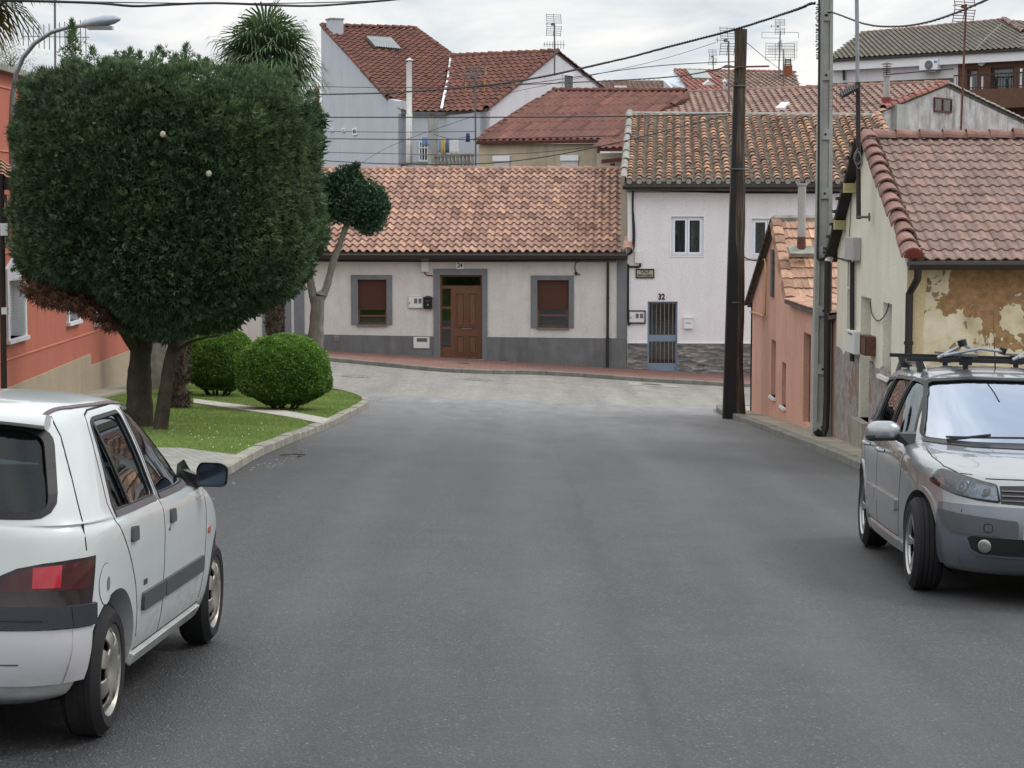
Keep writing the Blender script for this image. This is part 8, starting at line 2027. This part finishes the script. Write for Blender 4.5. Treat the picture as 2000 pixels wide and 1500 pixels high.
# grille between the lamps, bumper features
for s_ in (-1, 1):
    g0 = car.panel('grille', [(s_*.06, .655), (s_*.385, .665), (s_*.385, .775), (s_*.06, .79)], 'F', M['blackp'], .004, .05, .01)
    b = MB()
    for z_ in (.685, .715, .745): car.strip(b, [(s_*.07, z_), (s_*.375, z_-.003)], 'F', .007, .014)
    car.bl(b, 'grille_bars', M['steelD'], g0)
GB = mat('grey bumper plastic', '#3f4247', .08, 6, .42, bmp=.04); 
BP = paint('bumper silver grey paint', '#585d66', rough=.36, coat=.8, metal=.4, dz=.3)
fbp = band(car, 'front_bumper', .235, .64, 3.02, .014, BP, False, .60, front_lim=3.25, nz=8)
for s_ in (-1, 1):
    car.panel('bumper_strip', rpoly([(s_*.285, .455), (s_*.76, .455), (s_*.86, .49), (s_*.93, .58), (s_*.91, .59), (s_*.285, .555)], .02), 'FW', GB, .030, .05, .03)
    fr_ = car.panel('lower_intake', rpoly([(s_*.02, .335), (s_*.50, .335), (s_*.54, .36), (s_*.565, .43), (s_*.55, .445), (s_*.02, .445)], .02), 'F', M['dark'], .022, .05, .01)
    b = MB(); car.strip(b, rpoly([(s_*.02, .333), (s_*.50, .333), (s_*.545, .358), (s_*.575, .435)], .01)[3:-3], 'F', .010, .026); car.bl(b, 'intake_rim', BP, fr_)
    l, n_ = car.hit((s_*.475, .39), 'F'); b = MB(); b.lathe([(0, .030), (.036, .034), (.044, .03), (.046, .018), (.04, .0)], l, (n_+V((.6, 0, 0))).normalized(), 24); car.bl(b, 'fog_light', M['alloy'])
    b = MB(); car.strip(b, rpoly([(s_*.43, .48), (s_*.475, .48), (s_*.475, .53), (s_*.43, .53)], .015), 'F', .004, .0315, True); car.bl(b, 'tow_cover_seam', M['seam'], fr_)
l, n_ = car.hit((0, .5), 'F'); b = MB(); b.box(l.x+.03, l.x+.045, -.26, .26, .45, .56); car.bl(b, 'number_plate', mat('plate white', '#c8c8c4', .03, 3, .4, bmp=0))
# mirrors
for vw, s_ in (('R', -1), ('L', 1)):
    mo = thing_part(car, 'wing_mirror'); pts_ = rpoly([(-.12, -.065), (.11, -.055), (.12, .05), (.06, .085), (-.08, .08), (-.13, .03)], .04, 5); n = len(pts_); cx_, cy_, cz_ = 1.90, s_*.965, 1.035
    f = lambda q, d, k: V((cx_+d, cy_-s_*q[0]*k, cz_+q[1]*k)); secs = [(-.02, .98), (0, 1.02), (.05, 1.0), (.09, .85), (.115, .6), (.125, .3)]
    b = MB(); b.add([f(q, d, k) for d, k in secs for q in pts_], [(i*n+j, i*n+(j+1) % n, (i+1)*n+(j+1) % n, (i+1)*n+j) for i in range(5) for j in range(n)]+[tuple(range(5*n, 6*n)), tuple(range(n))[::-1]], m=0)
    for i, v in enumerate(b.f): pass
    car.bl(b, 'housing', SILV, mo, True, 60)
    b = MB(); b.prism([V((cx_+.10, s_*.87, cz_-.06)), V((cx_+.02, s_*.87, cz_-.06)), V((cx_+.02, s_*.87, cz_+.0)), V((cx_+.10, s_*.87, cz_+.0))], [V((cx_+.16, s_*.76, cz_-.11)), V((cx_-.02, s_*.76, cz_-.09)), V((cx_+.0, s_*.74, cz_+.02)), V((cx_+.1, s_*.74, cz_-.0))]); car.bl(b, 'mirror_foot', M['blackp'], mo)
    b = MB(); q2 = [q for q in pts_ if q[1] < .0]; b.add([f(q, d, k*1.012) for d, k in secs[:5] for q in q2], [(i*len(q2)+j, i*len(q2)+j+1, (i+1)*len(q2)+j+1, (i+1)*len(q2)+j) for i in range(4) for j in range(len(q2)-1)]); car.bl(b, 'lower_shell', M['trimg'], mo)
# roof rails, bars and folded bicycle carriers
for s_ in (-1, 1):
    b = MB(); pts_ = []
    for i in range(15):
        x = -.42+1.52*i/14; l, n_ = car.hit((x, s_*.555), 'T'); h_ = .055*min(1, math.sin(math.pi*min(max(i/14, 0), 1))*3.2); pts_.append(l+V((0, 0, h_+.004)))
    b.tube(pts_, [.022]*15, 8); car.bl(b, 'roof_rail', SILV)
for i, x in enumerate((.05, 1.02)):
    l, n_ = car.hit((x, .55), 'T'); zb2 = l.z+.09; b = MB(); b.box(x-.018, x+.018, -.69, .69, zb2, zb2+.03); rbx = car.bl(b, 'roof_bar', M['blackp'], None, False)
    for s_ in (-1, 1): b = MB(); b.prism([V((x-.04, s_*.53, zb2-.085)), V((x+.04, s_*.53, zb2-.085)), V((x+.03, s_*.57, zb2)), V((x-.03, s_*.57, zb2))], [V((x-.04, s_*.60, zb2-.085)), V((x+.04, s_*.60, zb2-.085)), V((x+.03, s_*.62, zb2)), V((x-.03, s_*.62, zb2))]); car.bl(b, 'bar_foot', M['blackp'], rbx, False)
def carrier(y, lab):
    p0 = Mx @ V((.5, y, zb2)); ca = thing('bicycle_carrier', lab, 'bicycle carrier', p0, 'folded bicycle carriers on the roof bars'); c2 = Car(ca, Mx, car.bvh)
    z = zb2+.05; b = MB(); b.prism([V((-.2, y-.05, z)), V((-.2, y+.05, z)), V((-.2, y+.05, z+.018)), V((-.2, y-.05, z+.018))], [V((1.25, y-.05, z)), V((1.25, y+.05, z)), V((1.25, y+.05, z+.018)), V((1.25, y-.05, z+.018))]); c2.bl(b, 'wheel_tray', M['steelD'], ca, False)
    b = MB(); b.tube([V((1.05, y-.22, z-.02)), V((1.0, y-.05, z+.07)), V((.8, y+.0, z+.10)), V((.5, y+.05, z+.09)), V((.35, y+.2, z+.03))], .014, 8); b.tube([V((1.08, y-.18, z)), V((1.02, y+.10, z+.06)), V((.98, y+.3, z+.04))], .012, 8); c2.bl(b, 'folded_arm', M['steel'], ca)
    b = MB(); b.lathe([(0, 0), (.035, 0), (.035, .05), (0, .06)], V((1.0, y-.02, z+.075)), (0, -.3, 1), 12); c2.bl(b, 'clamp_knob', M['blackp'], ca)
    b = MB(); b.lathe([(0, 0), (.028, 0), (.028, .05), (0, .05)], V((.97, y+.28, z+.02)), (0, .3, 1), 12); c2.bl(b, 'clamp_knob', M['blackp'], ca)
    for x in (.05, 1.02): b = MB(); b.box(x-.03, x+.03, y-.045, y+.045, zb2-.02, z); b.lathe([(.022, -.03), (.022, 0)], V((x, y, zb2-.02)), (0, 0, 1), 8); c2.bl(b, 'bracket', M['blackp'], ca, False)
carrier(-.24, 'folded steel bicycle carrier arm on the nearer side of the roof bars'); carrier(.33, 'second folded bicycle carrier at the right picture edge on the roof bars')
b = MB(); l, n_ = car.hit((.95, 0), 'T'); b.tube([l, l+V((-.16, 0, .40))], [.006, .002], 6); car.bl(b, 'aerial', M['blackp'])
for y_ in (-.38, .38): seatobj(car, 1.05, y_, .48, .56, .5)
b = MB(); b.box(1.75, 2.25, -.68, .68, .70, .93); car.bl(b, 'dashboard', M['dark'])
b = MB(); b.lathe([(.175, -.012), (.19, 0), (.175, .012), (.163, 0)], V((1.66, .38, .93)), V((-.9, 0, .43)).normalized(), 24, closed=True); car.bl(b, 'steering_wheel', M['dark'])
b = MB(); b.box(-.3, 2.9, -.6, .6, .14, .20); car.bl(b, 'underbody', M['dark'])
